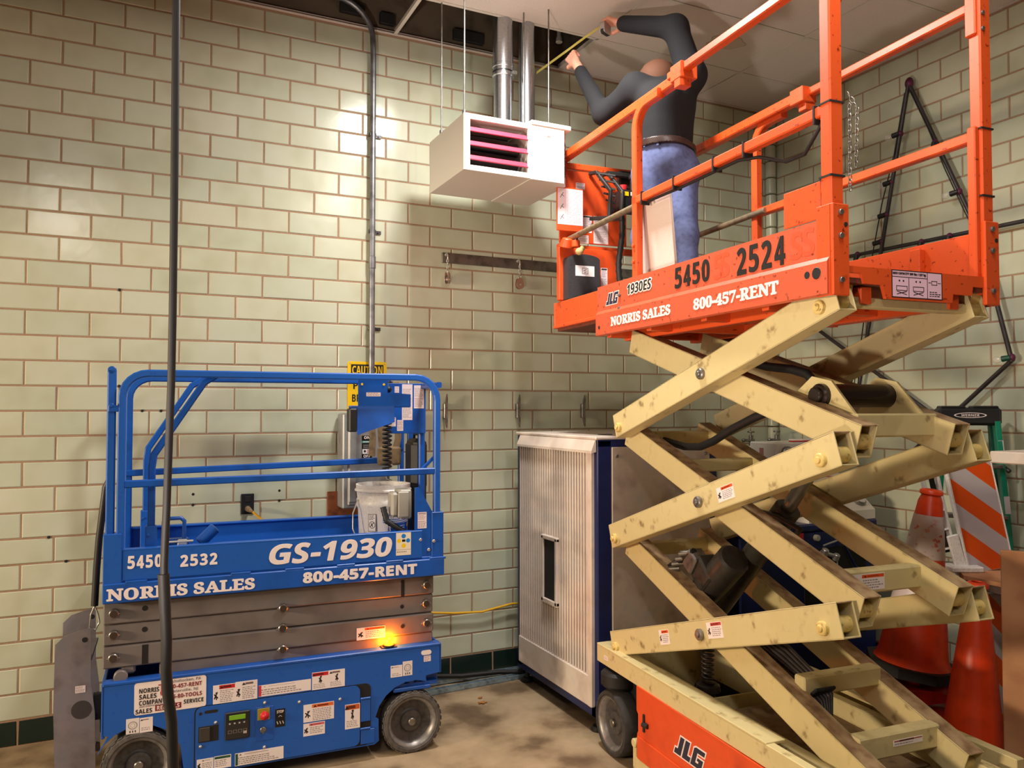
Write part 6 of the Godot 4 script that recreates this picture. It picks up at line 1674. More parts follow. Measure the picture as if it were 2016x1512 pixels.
func right_side():
	# folded red tarps with a traffic cone on top
	for k in 4:
		var g := Geo.new()
		var sec := []
		for j in 14:
			var a := TAU * j / 14
			sec.append(Vector2(0.2 * cos(a) * (1.0 + 0.06 * sin(3 * a + k)), 0.045 * sin(a) * (1.0 + 0.2 * sin(5 * a + k))))
		g.sweep([Vector3(0, 0, -0.2), Vector3(0.01, 0.01, -0.1), Vector3(0, -0.005, 0.05), Vector3(0.015, 0.004, 0.15), Vector3(0.01, 0, 0.21)], sec, true, Vector3.UP, [0.7, 1.0, 0.97, 1.02, 0.75])
		var o := solo("folded_tarp", g, M.tarp, ["red folded tarp lying on the floor under the other tarps", "red folded tarp second from the floor in the stack", "red folded tarp third from the floor in the stack", "red folded tarp directly under the tilted traffic cone"][k], "tarp", "folded tarps")
		o.position = Vector3(3.57 + 0.02 * sin(k * 2.0), 0.055 + 0.11 * k, -2.78 + 0.015 * cos(k * 3.0))
		o.rotation.y = 0.25 * sin(k * 1.7) - 0.4
	traffic_cone(Vector3(3.572, 0.452, -2.768), Vector3(3.652, 1.367, -2.695), 0.165, 0.048, true, "orange traffic cone with peeling white collars tilted on red tarps")
	traffic_cone(Vector3(3.462, 0.0, -2.385), Vector3(3.488, 0.985, -2.352), 0.155, 0.04, false, "plain dark orange traffic cone on the floor behind the wooden board")
	# striped barricade panel standing on the plywood, another below the table
	barricade(Vector3(4.232, 0.893, -2.768), -0.455, 0.2, 0.61, 0.232, true, "barricade panel with orange and silver stripes leaning on the plywood offcut")
	barricade(Vector3(4.2, 0.0, -2.7), -0.455, -0.05, 0.78, 0.26, false, "barricade panel with orange and silver stripes under the dark table")
	# stepladder against the right wall
	var ld := thing("stepladder", "green fibreglass stepladder with a black top cap by the right wall", "ladder", Vector3(4.443, 0, -3.03), -0.765)
	var cap := part(ld, "top_cap", Geo.new().b2(Vector3(-0.165, 1.675, -0.13), Vector3(0.165, 1.78, 0.03), 0.016).b2(Vector3(-0.15, 1.775, -0.12), Vector3(-0.02, 1.79, 0.02), 0.006).b2(Vector3(0.02, 1.775, -0.12), Vector3(0.15, 1.79, 0.02), 0.006), M.black)
	var el := []
	var el2 := []
	for k in 28:
		var a := TAU * k / 28
		el.append(Vector2(0.085 * cos(a), 0.016 * sin(a)))
		el2.append(Vector2(0.076 * cos(a), 0.012 * sin(a)))
	part(cap, "badge", Geo.new().prism(el, 0.0015, faceF(Vector3(0.0, 1.735, 0.03))), M.letter_white)
	part(cap, "badge_field", Geo.new().prism(el2, 0.002, faceF(Vector3(0.0, 1.735, 0.03))), M.letter_black)
	letters(cap, "WERNER", "sans_bold", 0.095, 0.014, faceF(Vector3(0.0, 1.735, 0.032)), M.letter_white, 0.15)
	part(cap, "scrape", Geo.new().box(Vector3(-0.13, 1.72, 0.0305), Vector3(0.03, 0.006, 0.001), 0.0, Basis(Vector3.BACK, 0.25)), M.letter_white)
	for s in [-1.0, 1.0]:
		part(ld, "rail", Geo.new().bar([Vector3(s * 0.14, 1.7, 0.0), Vector3(s * 0.25, 0.0, 0.06)], 0.03, 0.075, 0.004, Vector3.BACK), M.green)
		part(ld, "rear_rail", Geo.new().bar([Vector3(s * 0.13, 1.7, -0.09), Vector3(s * 0.22, 0.0, -0.1)], 0.025, 0.05, 0.004, Vector3.BACK), M.green_dark)
	part(ld, "side_label", Geo.new().box(Vector3(0.155, 1.52, 0.04), Vector3(0.028, 0.14, 0.003), 0.0, Basis(Vector3.BACK, 0.064)).box(Vector3(0.175, 1.22, 0.055), Vector3(0.028, 0.1, 0.003), 0.0, Basis(Vector3.BACK, 0.064)), M.stripe_silver)
	for k in 5:
		var y := 0.28 + 0.29 * k
		var w := 0.14 + 0.11 * (1.7 - y) / 1.7
		part(ld, "step", Geo.new().b2(Vector3(-w, y - 0.012, -0.01), Vector3(w, y + 0.012, 0.075), 0.004), M.steel)
	# work table along the right wall with wood on it
	var tb := thing("work_table", "dark topped table along the right wall under the wood offcuts", "table", Vector3(4.34, 0, -2.2))
	part(tb, "table_top", Geo.new().b2(Vector3(-0.36, 0.83, -0.63), Vector3(0.16, 0.87, 1.1), 0.004), mat("table_dark", rgb(70, 52, 44), 0.5))
	for q in [Vector2(-0.31, 0.4), Vector2(-0.31, 1.04), Vector2(0.12, -0.4), Vector2(0.12, 1.04)]:
		part(tb, "leg", Geo.new().b2(Vector3(q.x - 0.02, 0, q.y - 0.02), Vector3(q.x + 0.02, 0.83, q.y + 0.02), 0.003), M.steel)
	solo("plywood_offcut", Geo.new().prism([Vector2(-0.34, -0.54), Vector2(-0.28, -0.6), Vector2(0.15, -0.6), Vector2(0.15, 0.5), Vector2(-0.34, 0.5)], 0.022, Transform3D(Basis(Vector3(1, 0, 0), Vector3(0, 0, 1), Vector3(0, 1, 0)), Vector3(4.32, 0.8705, -2.22))), M.wood, "thin plywood offcut lying on the dark table", "plywood")
	solo("wood_block", Geo.new().box(Vector3(4.28, 0.915, -2.45), Vector3(0.09, 0.044, 0.24), 0.003, Basis(Vector3.UP, 0.3)), M.wood, "small wood block on the plywood offcut", "wood block")
	# board standing at the right edge
	solo("wooden_board", Geo.new().box(Vector3(3.28 + 0.135, 0.593, -2.105 + 0.205), Vector3(0.5, 1.186, 0.03), 0.003, Basis(Vector3.UP, -0.99)), M.wood, "upright light wooden board standing beside the orange lift", "board")
	# white wall shelf
	var sh := thing("wall_shelf", "thick white shelf board on brackets on the right wall before the ladder", "shelf", Vector3(SIDE, 1.515, -2.3))
	part(sh, "board", Geo.new().b2(Vector3(-0.6, -0.032, -0.42), Vector3(0.0, 0.032, 0.9), 0.006), M.warm_white)
	for z in [0.0, 0.7]:
		part(sh, "bracket", Geo.new().bar([Vector3(-0.5, -0.045, z), Vector3(-0.01, -0.4, z)], 0.02, 0.02, 0.002).b2(Vector3(-0.012, -0.42, z - 0.015), Vector3(0.0, -0.03, z + 0.015), 0.002), M.steel)
	star_light()

func barricade(at: Vector3, turn: float, tilt: float, hgt: float, w: float, framed: bool, label: String):
	var bz := thing("barricade", label, "barricade", at, turn)
	var lean := Basis(Vector3.BACK, tilt)
	var a := w / 2
	part(bz, "panel", Geo.new().box(lean * Vector3(0, hgt / 2, -0.012), Vector3(w + 0.01, hgt, 0.012), 0.003, lean), M.white_plastic)
	for k in range(-2, 8):
		var y0 := -0.12 + 0.135 * k
		var poly := PackedVector2Array([Vector2(-a, y0 + 0.25), Vector2(a, y0), Vector2(a, y0 + 0.135), Vector2(-a, y0 + 0.385)])
		var clip := Geometry2D.intersect_polygons(poly, PackedVector2Array([Vector2(-a, 0.004), Vector2(a, 0.004), Vector2(a, hgt - 0.004), Vector2(-a, hgt - 0.004)]))
		for c in clip:
			part(bz, "stripe", Geo.new().prism(Array(c), 0.002, Transform3D(lean, Vector3(0, 0, -0.0065))), M.stripe_orange if k % 2 == 0 else M.stripe_silver)
	part(bz, "panel_edge", Geo.new().box(lean * Vector3(-a - 0.01, hgt / 2, -0.01), Vector3(0.014, hgt, 0.03), 0.003, lean), M.white_plastic)
	part(bz, "panel_edge", Geo.new().box(lean * Vector3(a + 0.006, hgt / 2, -0.01), Vector3(0.006, hgt, 0.02), 0.002, lean), M.white_plastic)
	if not framed: return
	for x in [-a - 0.05, -a - 0.13]:
		part(bz, "back_frame", Geo.new().box(lean * Vector3(x, hgt / 2, -0.04), Vector3(0.012, hgt, 0.04), 0.002, lean), M.white_plastic)
	for k in 6:
		part(bz, "rib", Geo.new().box(lean * Vector3(-a - 0.09, 0.05 + 0.105 * k, -0.04), Vector3(0.075, 0.006, 0.03), 0.001, lean), M.white_plastic)
	part(bz, "web", Geo.new().box(lean * Vector3(-a - 0.075, hgt / 2 + 0.05, -0.055), Vector3(0.03, hgt - 0.16, 0.004), 0.001, lean), M.dark)
	part(bz, "clip", Geo.new().box(lean * Vector3(-a - 0.05, 0.13, -0.005), Vector3(0.06, 0.2, 0.02), 0.004, lean * Basis(Vector3.BACK, 0.05)), M.white_plastic)
	part(bz, "foot", Geo.new().b2(Vector3(-a - 0.13, 0.0, -0.07), Vector3(-a + 0.04, 0.03, 0.06), 0.006), M.white_plastic)

func traffic_cone(base: Vector3, top: Vector3, r0: float, r1: float, collared: bool, label: String):
	var t := thing("traffic_cone", label, "traffic cone", base)
	var ax := (top - base)
	var H := ax.length()
	var y := ax.normalized()
	var x := y.cross(Vector3.BACK).normalized()
	var xf := Transform3D(Basis(x, y, x.cross(y)), Vector3.ZERO)
	var m: Material = M.cone
	var R := func(h: float) -> float: return lerp(r0, r1, clamp((h - 0.06) / (H - 0.06), 0.0, 1.0))
	part(t, "body", Geo.new().lathe([Vector2(r0 + 0.03, 0.035), Vector2(r0 + 0.006, 0.06), Vector2(R.call(0.1), 0.1), Vector2(R.call(H - 0.06), H - 0.06), Vector2(r1 - 0.004, H - 0.03), Vector2(r1 + 0.006, H - 0.024), Vector2(r1 + 0.006, H - 0.008), Vector2(r1 - 0.004, H), Vector2(r1 - 0.014, H), Vector2(r1 - 0.012, H - 0.1), Vector2(0.0, H - 0.1)], xf, 36), m)
	var fo := []
	for k in 8:
		var a := TAU * (k + 0.5) / 8
		fo.append(Vector2(cos(a), sin(a)) * (r0 + 0.055))
	part(t, "base", Geo.new().prism(fo, 0.05, xf * Transform3D(Basis(Vector3(1, 0, 0), Vector3(0, 0, 1), Vector3(0, 1, 0)), Vector3.ZERO)), M.rubber)
	if collared:
		for q in [[H * 0.63, H * 0.86], [H * 0.36, H * 0.575]]:
			part(t, "collar", Geo.new().lathe([Vector2(R.call(q[0]) + 0.0015, q[0]), Vector2(R.call(q[0]) + 0.0025, q[0]), Vector2(R.call(q[1]) + 0.0025, q[1]), Vector2(R.call(q[1]) + 0.0015, q[1])], xf, 36), M.collar)

func star_light():
	var t := thing("star_light", "large star of metal pipe strung with clear bulbs on the right wall", "star light", Vector3(4.69, 0, 0))
	var P := func(y: float, z: float, x := 0.0) -> Vector3: return Vector3(x, y, z)
	var segs := [[P.call(3.97, -3.575), P.call(1.85, -4.03)], [P.call(3.97, -3.585), P.call(2.86, -3.115)], [P.call(2.88, -4.2), P.call(2.868, -2.3)], [P.call(2.85, -3.11), P.call(2.05, -2.92)], [P.call(2.38, -4.4), P.call(1.4, -2.95)], [P.call(2.07, -2.92), P.call(1.3, -3.82)]]
	for k in segs.size():
		part(t, "pipe", Geo.new().tube(segs[k][0] + Vector3(0.008 * (k % 3) - 0.01, 0, 0), segs[k][1] + Vector3(0.008 * (k % 3) - 0.01, 0, 0), 0.0135, -1, 12), M.pvc)
	part(t, "apex_joint", Geo.new().ball(P.call(3.96, -3.58), 0.03, Vector3(0.8, 1.4, 1)), M.purple)
	part(t, "bulb_cable", Geo.new().path([P.call(3.9, -3.56, -0.02), P.call(3.6, -3.43, -0.02), P.call(3.3, -3.31, -0.03), P.call(3.0, -3.19, -0.02), P.call(2.87, -3.13, -0.02)], 0.004, 6), M.black)
	part(t, "bulb_cable", Geo.new().path([P.call(3.9, -3.6, -0.02), P.call(3.5, -3.69, -0.02), P.call(3.2, -3.78, -0.03), P.call(2.87, -3.87, -0.02), P.call(2.2, -3.98, -0.03), P.call(1.95, -4.06, -0.03)], 0.004, 6), M.black)
	for k in 5:
		part(t, "loose_wire", Geo.new().path([P.call(2.15, -3.97 - 0.01 * k, -0.03), P.call(2.0, -4.0 - 0.03 * k, -0.03), P.call(1.82 - 0.03 * k, -4.0 - 0.04 * k, -0.03)], 0.003, 5), M.black)
	for q in [[3.638, -3.645, 1.0], [3.324, -3.72, 1.0], [2.93, -3.81, 1.0], [2.875, -4.01, 0.0], [3.138, -3.23, 1.0], [2.075, -2.92, 1.0], [3.11, -3.765, 1.0], [2.868, -3.5, 0.0], [2.868, -3.3, 0.0], [3.5, -3.39, 0.5]]:
		var c := Vector3(-0.02, q[0], q[1])
		var d := Vector3(-0.25, -0.15, -1).normalized() if q[2] == 1.0 else Vector3(-0.2, -1, 0).normalized()
		part(t, "tie", Geo.new().ball(c + Vector3(0.01, 0, 0), 0.02, Vector3(1, 1.2, 1), 10), M.purple)
		var s := part(t, "socket", Geo.new().tube(c, c + d * 0.05, 0.016, 0.018, 12), M.green_dark if q[1] > -3.0 else M.black)
		part(s, "bulb", Geo.new().lathe([Vector2(0.012, 0.0), Vector2(0.02, 0.015), Vector2(0.022, 0.03), Vector2(0.015, 0.045), Vector2(0.0, 0.05)], Transform3D(Basis(Geo.frame(d).x, d, Geo.frame(d).x.cross(d)), c + d * 0.05), 14), M.bulb_glass)
# ---------------------------------------------------------------- smooth bodies
# bones: [a, b, ra, rb]; returns a mesh of the blended surface
func sdf_mesh(bones: Array, cell: float, k: float, clips := []) -> ArrayMesh:
	var lo := Vector3.ONE * 1e9
	var hi := -lo
	for b in bones:
		var r: float = max(b[2], b[3])
		lo = lo.min(b[0] - Vector3.ONE * r).min(b[1] - Vector3.ONE * r)
		hi = hi.max(b[0] + Vector3.ONE * r).max(b[1] + Vector3.ONE * r)
	var pad := cell * 3.0
	lo -= Vector3.ONE * pad
	hi += Vector3.ONE * pad
	var nx := int((hi.x - lo.x) / cell) + 2
	var ny := int((hi.y - lo.y) / cell) + 2
	var nz := int((hi.z - lo.z) / cell) + 2
	var f := PackedFloat32Array()
	f.resize(nx * ny * nz)
	f.fill(1.0)
	for b in bones:
		var a: Vector3 = b[0]
		var e: Vector3 = b[1]
		var ra: float = b[2]
		var rb: float = b[3]
		var m: float = max(ra, rb) + k + cell * 2.5
		var l2 := a.min(e) - Vector3.ONE * m
		var h2 := a.max(e) + Vector3.ONE * m
		var x0: int = max(0, int((l2.x - lo.x) / cell))
		var x1: int = min(nx - 1, int((h2.x - lo.x) / cell) + 1)
		var y0: int = max(0, int((l2.y - lo.y) / cell))
		var y1: int = min(ny - 1, int((h2.y - lo.y) / cell) + 1)
		var z0: int = max(0, int((l2.z - lo.z) / cell))
		var z1: int = min(nz - 1, int((h2.z - lo.z) / cell) + 1)
		var ab := e - a
		var inv: float = 1.0 / max(ab.length_squared(), 1e-9)
		for z in range(z0, z1 + 1):
			for y in range(y0, y1 + 1):
				var row := (z * ny + y) * nx
				for x in range(x0, x1 + 1):
					var p := Vector3(lo.x + x * cell, lo.y + y * cell, lo.z + z * cell)
					var t: float = clamp((p - a).dot(ab) * inv, 0.0, 1.0)
					var d := p.distance_to(a + ab * t) - (ra + (rb - ra) * t)
					var o := f[row + x]
					var h: float = max(k - abs(d - o), 0.0) / k
					f[row + x] = min(d, o) - h * h * k * 0.25
	for c in clips:
		var cp: Vector3 = c[0]
		var cn: Vector3 = c[1]
		for z in nz:
			for y in ny:
				var row := (z * ny + y) * nx
				for x in nx:
					if f[row + x] < 0.1:
						f[row + x] = max(f[row + x], (Vector3(lo.x + x * cell, lo.y + y * cell, lo.z + z * cell) - cp).dot(cn))
	var vid := {}
	var vs := PackedVector3Array()
	var ns := PackedVector3Array()
	var sx := 1
	var sy := nx
	var sz := nx * ny
	var off := [0, sx, sy, sx + sy, sz, sx + sz, sy + sz, sx + sy + sz]
	var cor := [Vector3(0, 0, 0), Vector3(1, 0, 0), Vector3(0, 1, 0), Vector3(1, 1, 0), Vector3(0, 0, 1), Vector3(1, 0, 1), Vector3(0, 1, 1), Vector3(1, 1, 1)]
	var edges := [[0, 1], [2, 3], [4, 5], [6, 7], [0, 2], [1, 3], [4, 6], [5, 7], [0, 4], [1, 5], [2, 6], [3, 7]]
	for z in nz - 1:
		for y in ny - 1:
			for x in nx - 1:
				var i := (z * ny + y) * nx + x
				var v0 := f[i]
				if v0 > cell * 2.0 or v0 < -cell * 2.0: continue
				var neg := 0
				for q in 8:
					if f[i + off[q]] < 0.0: neg += 1
				if neg == 0 or neg == 8: continue
				var s := Vector3.ZERO
				var n := 0
				for e in edges:
					var a := f[i + off[e[0]]]
					var b := f[i + off[e[1]]]
					if (a < 0.0) != (b < 0.0):
						s += (cor[e[0]] as Vector3).lerp(cor[e[1]], a / (a - b))
						n += 1
				vid[i] = vs.size()
				vs.append(lo + (Vector3(x, y, z) + s / n) * cell)
				var g := Vector3(f[i + sx] + f[i + sx + sy] + f[i + sx + sz] + f[i + off[7]] - f[i] - f[i + sy] - f[i + sz] - f[i + sy + sz], f[i + sy] + f[i + sx + sy] + f[i + sy + sz] + f[i + off[7]] - f[i] - f[i + sx] - f[i + sz] - f[i + sx + sz], f[i + sz] + f[i + sx + sz] + f[i + sy + sz] + f[i + off[7]] - f[i] - f[i + sx] - f[i + sy] - f[i + sx + sy])
				ns.append(g.normalized())
	var idx := PackedInt32Array()
	for i in vid:
		for ax in 3:
			var st: int = [sx, sy, sz][ax]
			var u: int = [sy, sz, sx][ax]
			var w: int = [sz, sx, sy][ax]
			if (f[i] < 0.0) == (f[i + st] < 0.0): continue
			if not (vid.has(i - u) and vid.has(i - w) and vid.has(i - u - w)): continue
			var a: int = vid[i]
			var b: int = vid[i - u]
			var c: int = vid[i - u - w]
			var d: int = vid[i - w]
			if f[i] < 0.0: idx.append_array([a, c, b, a, d, c])
			else: idx.append_array([a, b, c, a, c, d])
	var arr := []
	arr.resize(Mesh.ARRAY_MAX)
	arr[Mesh.ARRAY_VERTEX] = vs
	arr[Mesh.ARRAY_NORMAL] = ns
	arr[Mesh.ARRAY_INDEX] = idx
	var mesh := ArrayMesh.new()
	mesh.add_surface_from_arrays(Mesh.PRIMITIVE_TRIANGLES, arr)
	return mesh

# finger chains for a hand: wrist, direction of the fingers, palm normal (towards the held thing), curl per joint, side of the thumb
func hand_bones(w: Vector3, d: Vector3, n: Vector3, curl: Array, thumb: float) -> Array:
	d = d.normalized()
	n = (n - d * n.dot(d)).normalized()
	var s := d.cross(n).normalized() * thumb     # towards the thumb
	var o := []
	# palm
	for k in 4:
		var off := (k - 1.5) * -0.019
		o.append([w + d * 0.012 + s * off * 0.6, w + d * 0.085 + s * off, 0.015, 0.0125])
	o.append([w - d * 0.03, w + d * 0.03, 0.026, 0.022])
	var len := [0.92, 1.06, 1.0, 0.8]
	for k in 4:
		var p := w + d * 0.088 + s * (1.5 - k) * 0.02
		var ang := 0.0
		var L := [0.043 * len[k], 0.027 * len[k], 0.021 * len[k]]
		for j in 3:
			ang += curl[j] + 0.04 * k
			var dir := d * cos(ang) + n * sin(ang)
			var q: Vector3 = p + dir * L[j]
			o.append([p, q, [0.0105, 0.0095, 0.0088][j], [0.0098, 0.009, 0.0072][j]])
			p = q
	# thumb from the side of the palm near its base
	var t0 := w + d * 0.03 + s * 0.028
	var t1 := t0 + (d * 0.6 + s * 0.6 + n * 0.45).normalized() * 0.042
	var t2 := t1 + (d * 0.75 + n * 0.62 + s * 0.05).normalized() * 0.034
	var t3 := t2 + (d * 0.75 + n * 0.6 - s * 0.25).normalized() * 0.026
	o.append([t0 - d * 0.01 - s * 0.008, t1, 0.016, 0.0125])
	o.append([t1, t2, 0.0122, 0.0105])
	o.append([t2, t3, 0.0105, 0.008])
	return o

func person():
	# lift coordinates (along, across, up) to world
	var Lx := (get_node("scissor_lift") as Node3D).transform
	var W := func(u: float, v: float, y: float) -> Vector3: return Lx * Vector3(v, y, -u)
	var pel: Vector3 = W.call(0.20, 0.45, 3.17)
	var nec: Vector3 = W.call(0.19, 0.45, 3.57)
	var hd: Vector3 = W.call(0.29, 0.43, 3.645)
	var shL: Vector3 = W.call(0.26, 0.29, 3.59)
	var shR: Vector3 = W.call(0.11, 0.56, 3.64)
	var elL: Vector3 = W.call(0.47, 0.20, 3.50)
	var wrL: Vector3 = W.call(0.735, 0.15, 3.90)
	var elR: Vector3 = W.call(0.20, 0.52, 3.945)
	var wrR: Vector3 = W.call(0.50, 0.33, 4.075)
	var hipL: Vector3 = W.call(0.24, 0.37, 3.10)
	var hipR: Vector3 = W.call(0.15, 0.52, 3.10)
	var knL: Vector3 = W.call(0.24, 0.33, 2.73)
	var knR: Vector3 = W.call(0.10, 0.51, 2.73)
	var anL: Vector3 = W.call(0.20, 0.32, 2.345)
	var anR: Vector3 = W.call(0.02, 0.50, 2.345)
	var fwd: Vector3 = (W.call(1.0, -0.55, 0.0) - W.call(0.0, 0.0, 0.0)).normalized()
	var lef := Vector3.UP.cross(fwd)
	var waist := pel + Vector3(0, 0.07, 0)
	var chest: Vector3 = W.call(0.18, 0.45, 3.47)
	var belly := pel.lerp(chest, 0.45) + fwd * 0.055
	var t := thing("person", "man in a black long-sleeved shirt and blue jeans reaching up to measure the ceiling", "person", W.call(0.18, 0.43, 2.262))
	var inv := t.transform.affine_inverse()
	var L := func(list: Array) -> Array:
		var o := []
		for b in list: o.append([inv * b[0], inv * b[1], b[2], b[3]])
		return o
	var torso := [[waist + lef * 0.05, chest + lef * 0.075, 0.125, 0.115], [waist - lef * 0.05, chest - lef * 0.075, 0.125, 0.115], [belly, chest, 0.115, 0.1], [chest + lef * 0.07, shL, 0.1, 0.066], [chest - lef * 0.07, shR, 0.1, 0.07], [nec - Vector3(0, 0.03, 0), chest, 0.075, 0.11], [shL, nec, 0.066, 0.06], [shR, nec, 0.07, 0.06]]
	var armL := [[shL, elL, 0.07, 0.058], [elL, elL.lerp(wrL, 0.82), 0.057, 0.04]]
	var armR := [[shR, elR, 0.078, 0.068], [elR, elR.lerp(wrR, 0.93), 0.064, 0.046]]
	# continuous body: head, neck, forearms and hands, trunk and legs under the clothes
	var face := [[hd, hd, 0.092, 0.092], [hd + fwd * 0.03 - Vector3(0, 0.05, 0), hd + fwd * 0.045 - Vector3(0, 0.06, 0), 0.068, 0.06], [nec, hd - Vector3(0, 0.05, 0) - fwd * 0.01, 0.056, 0.058], [hd + fwd * 0.095 + Vector3(0, 0.01, 0), hd + fwd * 0.112 - Vector3(0, 0.02, 0), 0.012, 0.016], [hd + lef * 0.09 + Vector3(0, 0.015, 0), hd + lef * 0.094 - Vector3(0, 0.025, 0) + fwd * 0.006, 0.016, 0.011], [hd - lef * 0.09 + Vector3(0, 0.015, 0), hd - lef * 0.094 - Vector3(0, 0.025, 0) + fwd * 0.006, 0.016, 0.011], [hd + fwd * 0.085 - Vector3(0, 0.05, 0) + lef * 0.015, hd + fwd * 0.085 - Vector3(0, 0.05, 0) - lef * 0.015, 0.012, 0.012]]
	var inside := []
	for b in torso + armL + armR: inside.append([b[0], b[1], b[2] - 0.016, b[3] - 0.012])
	inside[8] = [shL, elL, 0.042, 0.038]
	inside[9] = [elL, wrL, 0.038, 0.027]
	inside[10] = [shR, elR, 0.046, 0.04]
	inside[11] = [elR, wrR, 0.04, 0.028]
	var legs := [[hipL, knL, 0.092, 0.068], [knL, anL, 0.064, 0.048], [hipR, knR, 0.092, 0.068], [knR, anR, 0.064, 0.048], [waist + lef * 0.05, hipL, 0.12, 0.1], [waist - lef * 0.05, hipR, 0.12, 0.1], [pel - fwd * 0.05 + lef * 0.05, pel - fwd * 0.05 - lef * 0.05 - Vector3(0, 0.06, 0), 0.1, 0.1]]
	var inlegs := []
	for b in legs: inlegs.append([b[0], b[1], b[2] - 0.02, b[3] - 0.016])
	var handLd: Vector3 = (W.call(0.86, 0.12, 4.06) - wrL).normalized()
	var handRd: Vector3 = (W.call(0.62, 0.30, 4.15) - wrR).normalized()
	var body := part(t, "body", sdf_mesh(L.call(face + inside + inlegs), 0.012, 0.03), M.skin)
	# hands on their own fine grids, joined into the body mesh
	var hl := L.call(hand_bones(wrL, handLd, (W.call(0.2, 0.35, 0.0) - W.call(0.0, 0.0, 0.0)), [0.75, 0.95, 0.55], 1.0))
	var hr := L.call(hand_bones(wrR, handRd, (W.call(0.25, -0.35, -0.75) - W.call(0.0, 0.0, 0.0)), [0.55, 0.75, 0.4], -1.0))
	hl.append([inv * wrL.lerp(elL, 0.3), inv * wrL, 0.032, 0.026])
	hr.append([inv * wrR.lerp(elR, 0.3), inv * wrR, 0.034, 0.027])
	var st := SurfaceTool.new()
	st.begin(Mesh.PRIMITIVE_TRIANGLES)
	st.append_from(body.mesh, 0, Transform3D())
	st.append_from(sdf_mesh(hl, 0.0032, 0.009), 0, Transform3D())
	st.append_from(sdf_mesh(hr, 0.0032, 0.009), 0, Transform3D())
	body.mesh = st.commit()
	# clothes
	part(t, "shirt", sdf_mesh(L.call(torso + armL + armR), 0.011, 0.05, [[inv * (waist - Vector3(0, 0.005, 0)), Vector3.DOWN]]), M.shirt)
	part(t, "jeans", sdf_mesh(L.call(legs), 0.011, 0.045, [[inv * (waist + Vector3(0, 0.012, 0)), Vector3.UP]]), M.jeans)
	# belt: a band of the waist outline, a little proud of the cloth
	var bb := []
	for b in torso + legs: bb.append([b[0], b[1], b[2] + 0.007, b[3] + 0.007])
	bb = [bb[0], bb[1], bb[2], bb[12], bb[13], bb[14]]
	part(t, "belt", sdf_mesh(L.call(bb), 0.008, 0.05, [[inv * (waist + Vector3(0, 0.02, 0)), Vector3.UP], [inv * (waist - Vector3(0, 0.022, 0)), Vector3.DOWN]]), M.leather)
	for a in [0.25, -0.35, -1.2, -1.9, 3.4]:
		var c: Vector3 = inv * (waist + lef * cos(a) * 0.182 + fwd * sin(a) * 0.134 + Vector3(0, 0.012 * sin(a) - 0.006, 0))
		part(t, "belt_loop", Geo.new().box(c, Vector3(0.014, 0.05, 0.01), 0.002, Geo.frame(lef * cos(a) + fwd * sin(a))), M.jeans)
	# hair cap
	part(t, "hair", Geo.new().ball(inv * (hd - fwd * 0.026 + Vector3(0, 0.016, 0)), 0.114, Vector3(1, 0.98, 1), 24), M.hair)
	# shoes
	for q in [[anL, 0.1], [anR, -0.1]]:
		var a: Vector3 = inv * q[0]
		a.y = 0.0
		var f := fwd.rotated(Vector3.UP, q[1])
		part(t, "shoe", sdf_mesh([[a + Vector3(0, 0.045, 0) - f * 0.05, a + Vector3(0, 0.04, 0) + f * 0.14, 0.046, 0.04], [a + Vector3(0, 0.09, 0), a + Vector3(0, 0.05, 0) + f * 0.06, 0.045, 0.042]], 0.01, 0.03, [[Vector3(0, 0.001, 0), Vector3.DOWN]]), M.leather)
	# tape measure and its blade
	var tm: Vector3 = W.call(0.605, 0.285, 4.085)
	var tp := thing("tape_measure", "silver tape measure with its yellow blade pulled out in the man's hands", "tape measure", tm, Lx.basis.get_euler().y + 0.5)
	part(tp, "case", Geo.new().prism(rpoly(-0.036, -0.036, 0.036, 0.034, 0.014), 0.034, Transform3D(Basis(), Vector3(0, 0, -0.017))), mat("silver", rgb(176, 172, 170), 0.3, 0.6))
	part(tp, "grip", Geo.new().prism(rpoly(-0.038, -0.038, 0.038, -0.01, 0.01), 0.02, Transform3D(Basis(), Vector3(0, 0, -0.01))), M.black)
	var e0 := tp.transform.affine_inverse() * (tm + Vector3(0, 0.03, 0))
	var e1: Vector3 = tp.transform.affine_inverse() * (W.call(0.84, 0.135, 4.02) as Vector3)
	var e2: Vector3 = tp.transform.affine_inverse() * (W.call(1.12, 0.05, 3.98) as Vector3)
	part(tp, "blade", Geo.new().sweep([e0, e0.lerp(e1, 0.5) + Vector3(0, 0.004, 0), e1, e2], [Vector2(0.0006, -0.008), Vector2(0.0006, 0.008), Vector2(-0.0006, 0.008), Vector2(-0.0006, -0.008)], false), mat("blade_yellow", rgb(190, 176, 90), 0.5))
	# ceiling board leaning on the lift's rail
	var bd := solo("ceiling_board", Geo.new().box(Vector3(0, 0.305, 0), Vector3(0.016, 0.61, 0.3), 0.002), mat("board_white", rgb(222, 206, 198), 0.9, 0.0, texs["ceil"], 3.0), "cut white ceiling board standing on the orange lift behind its rail", "ceiling board")
	bd.transform = Lx * Transform3D(Basis(Vector3.BACK, 0.09) , Vector3(0.125, 2.2255, 0.28))

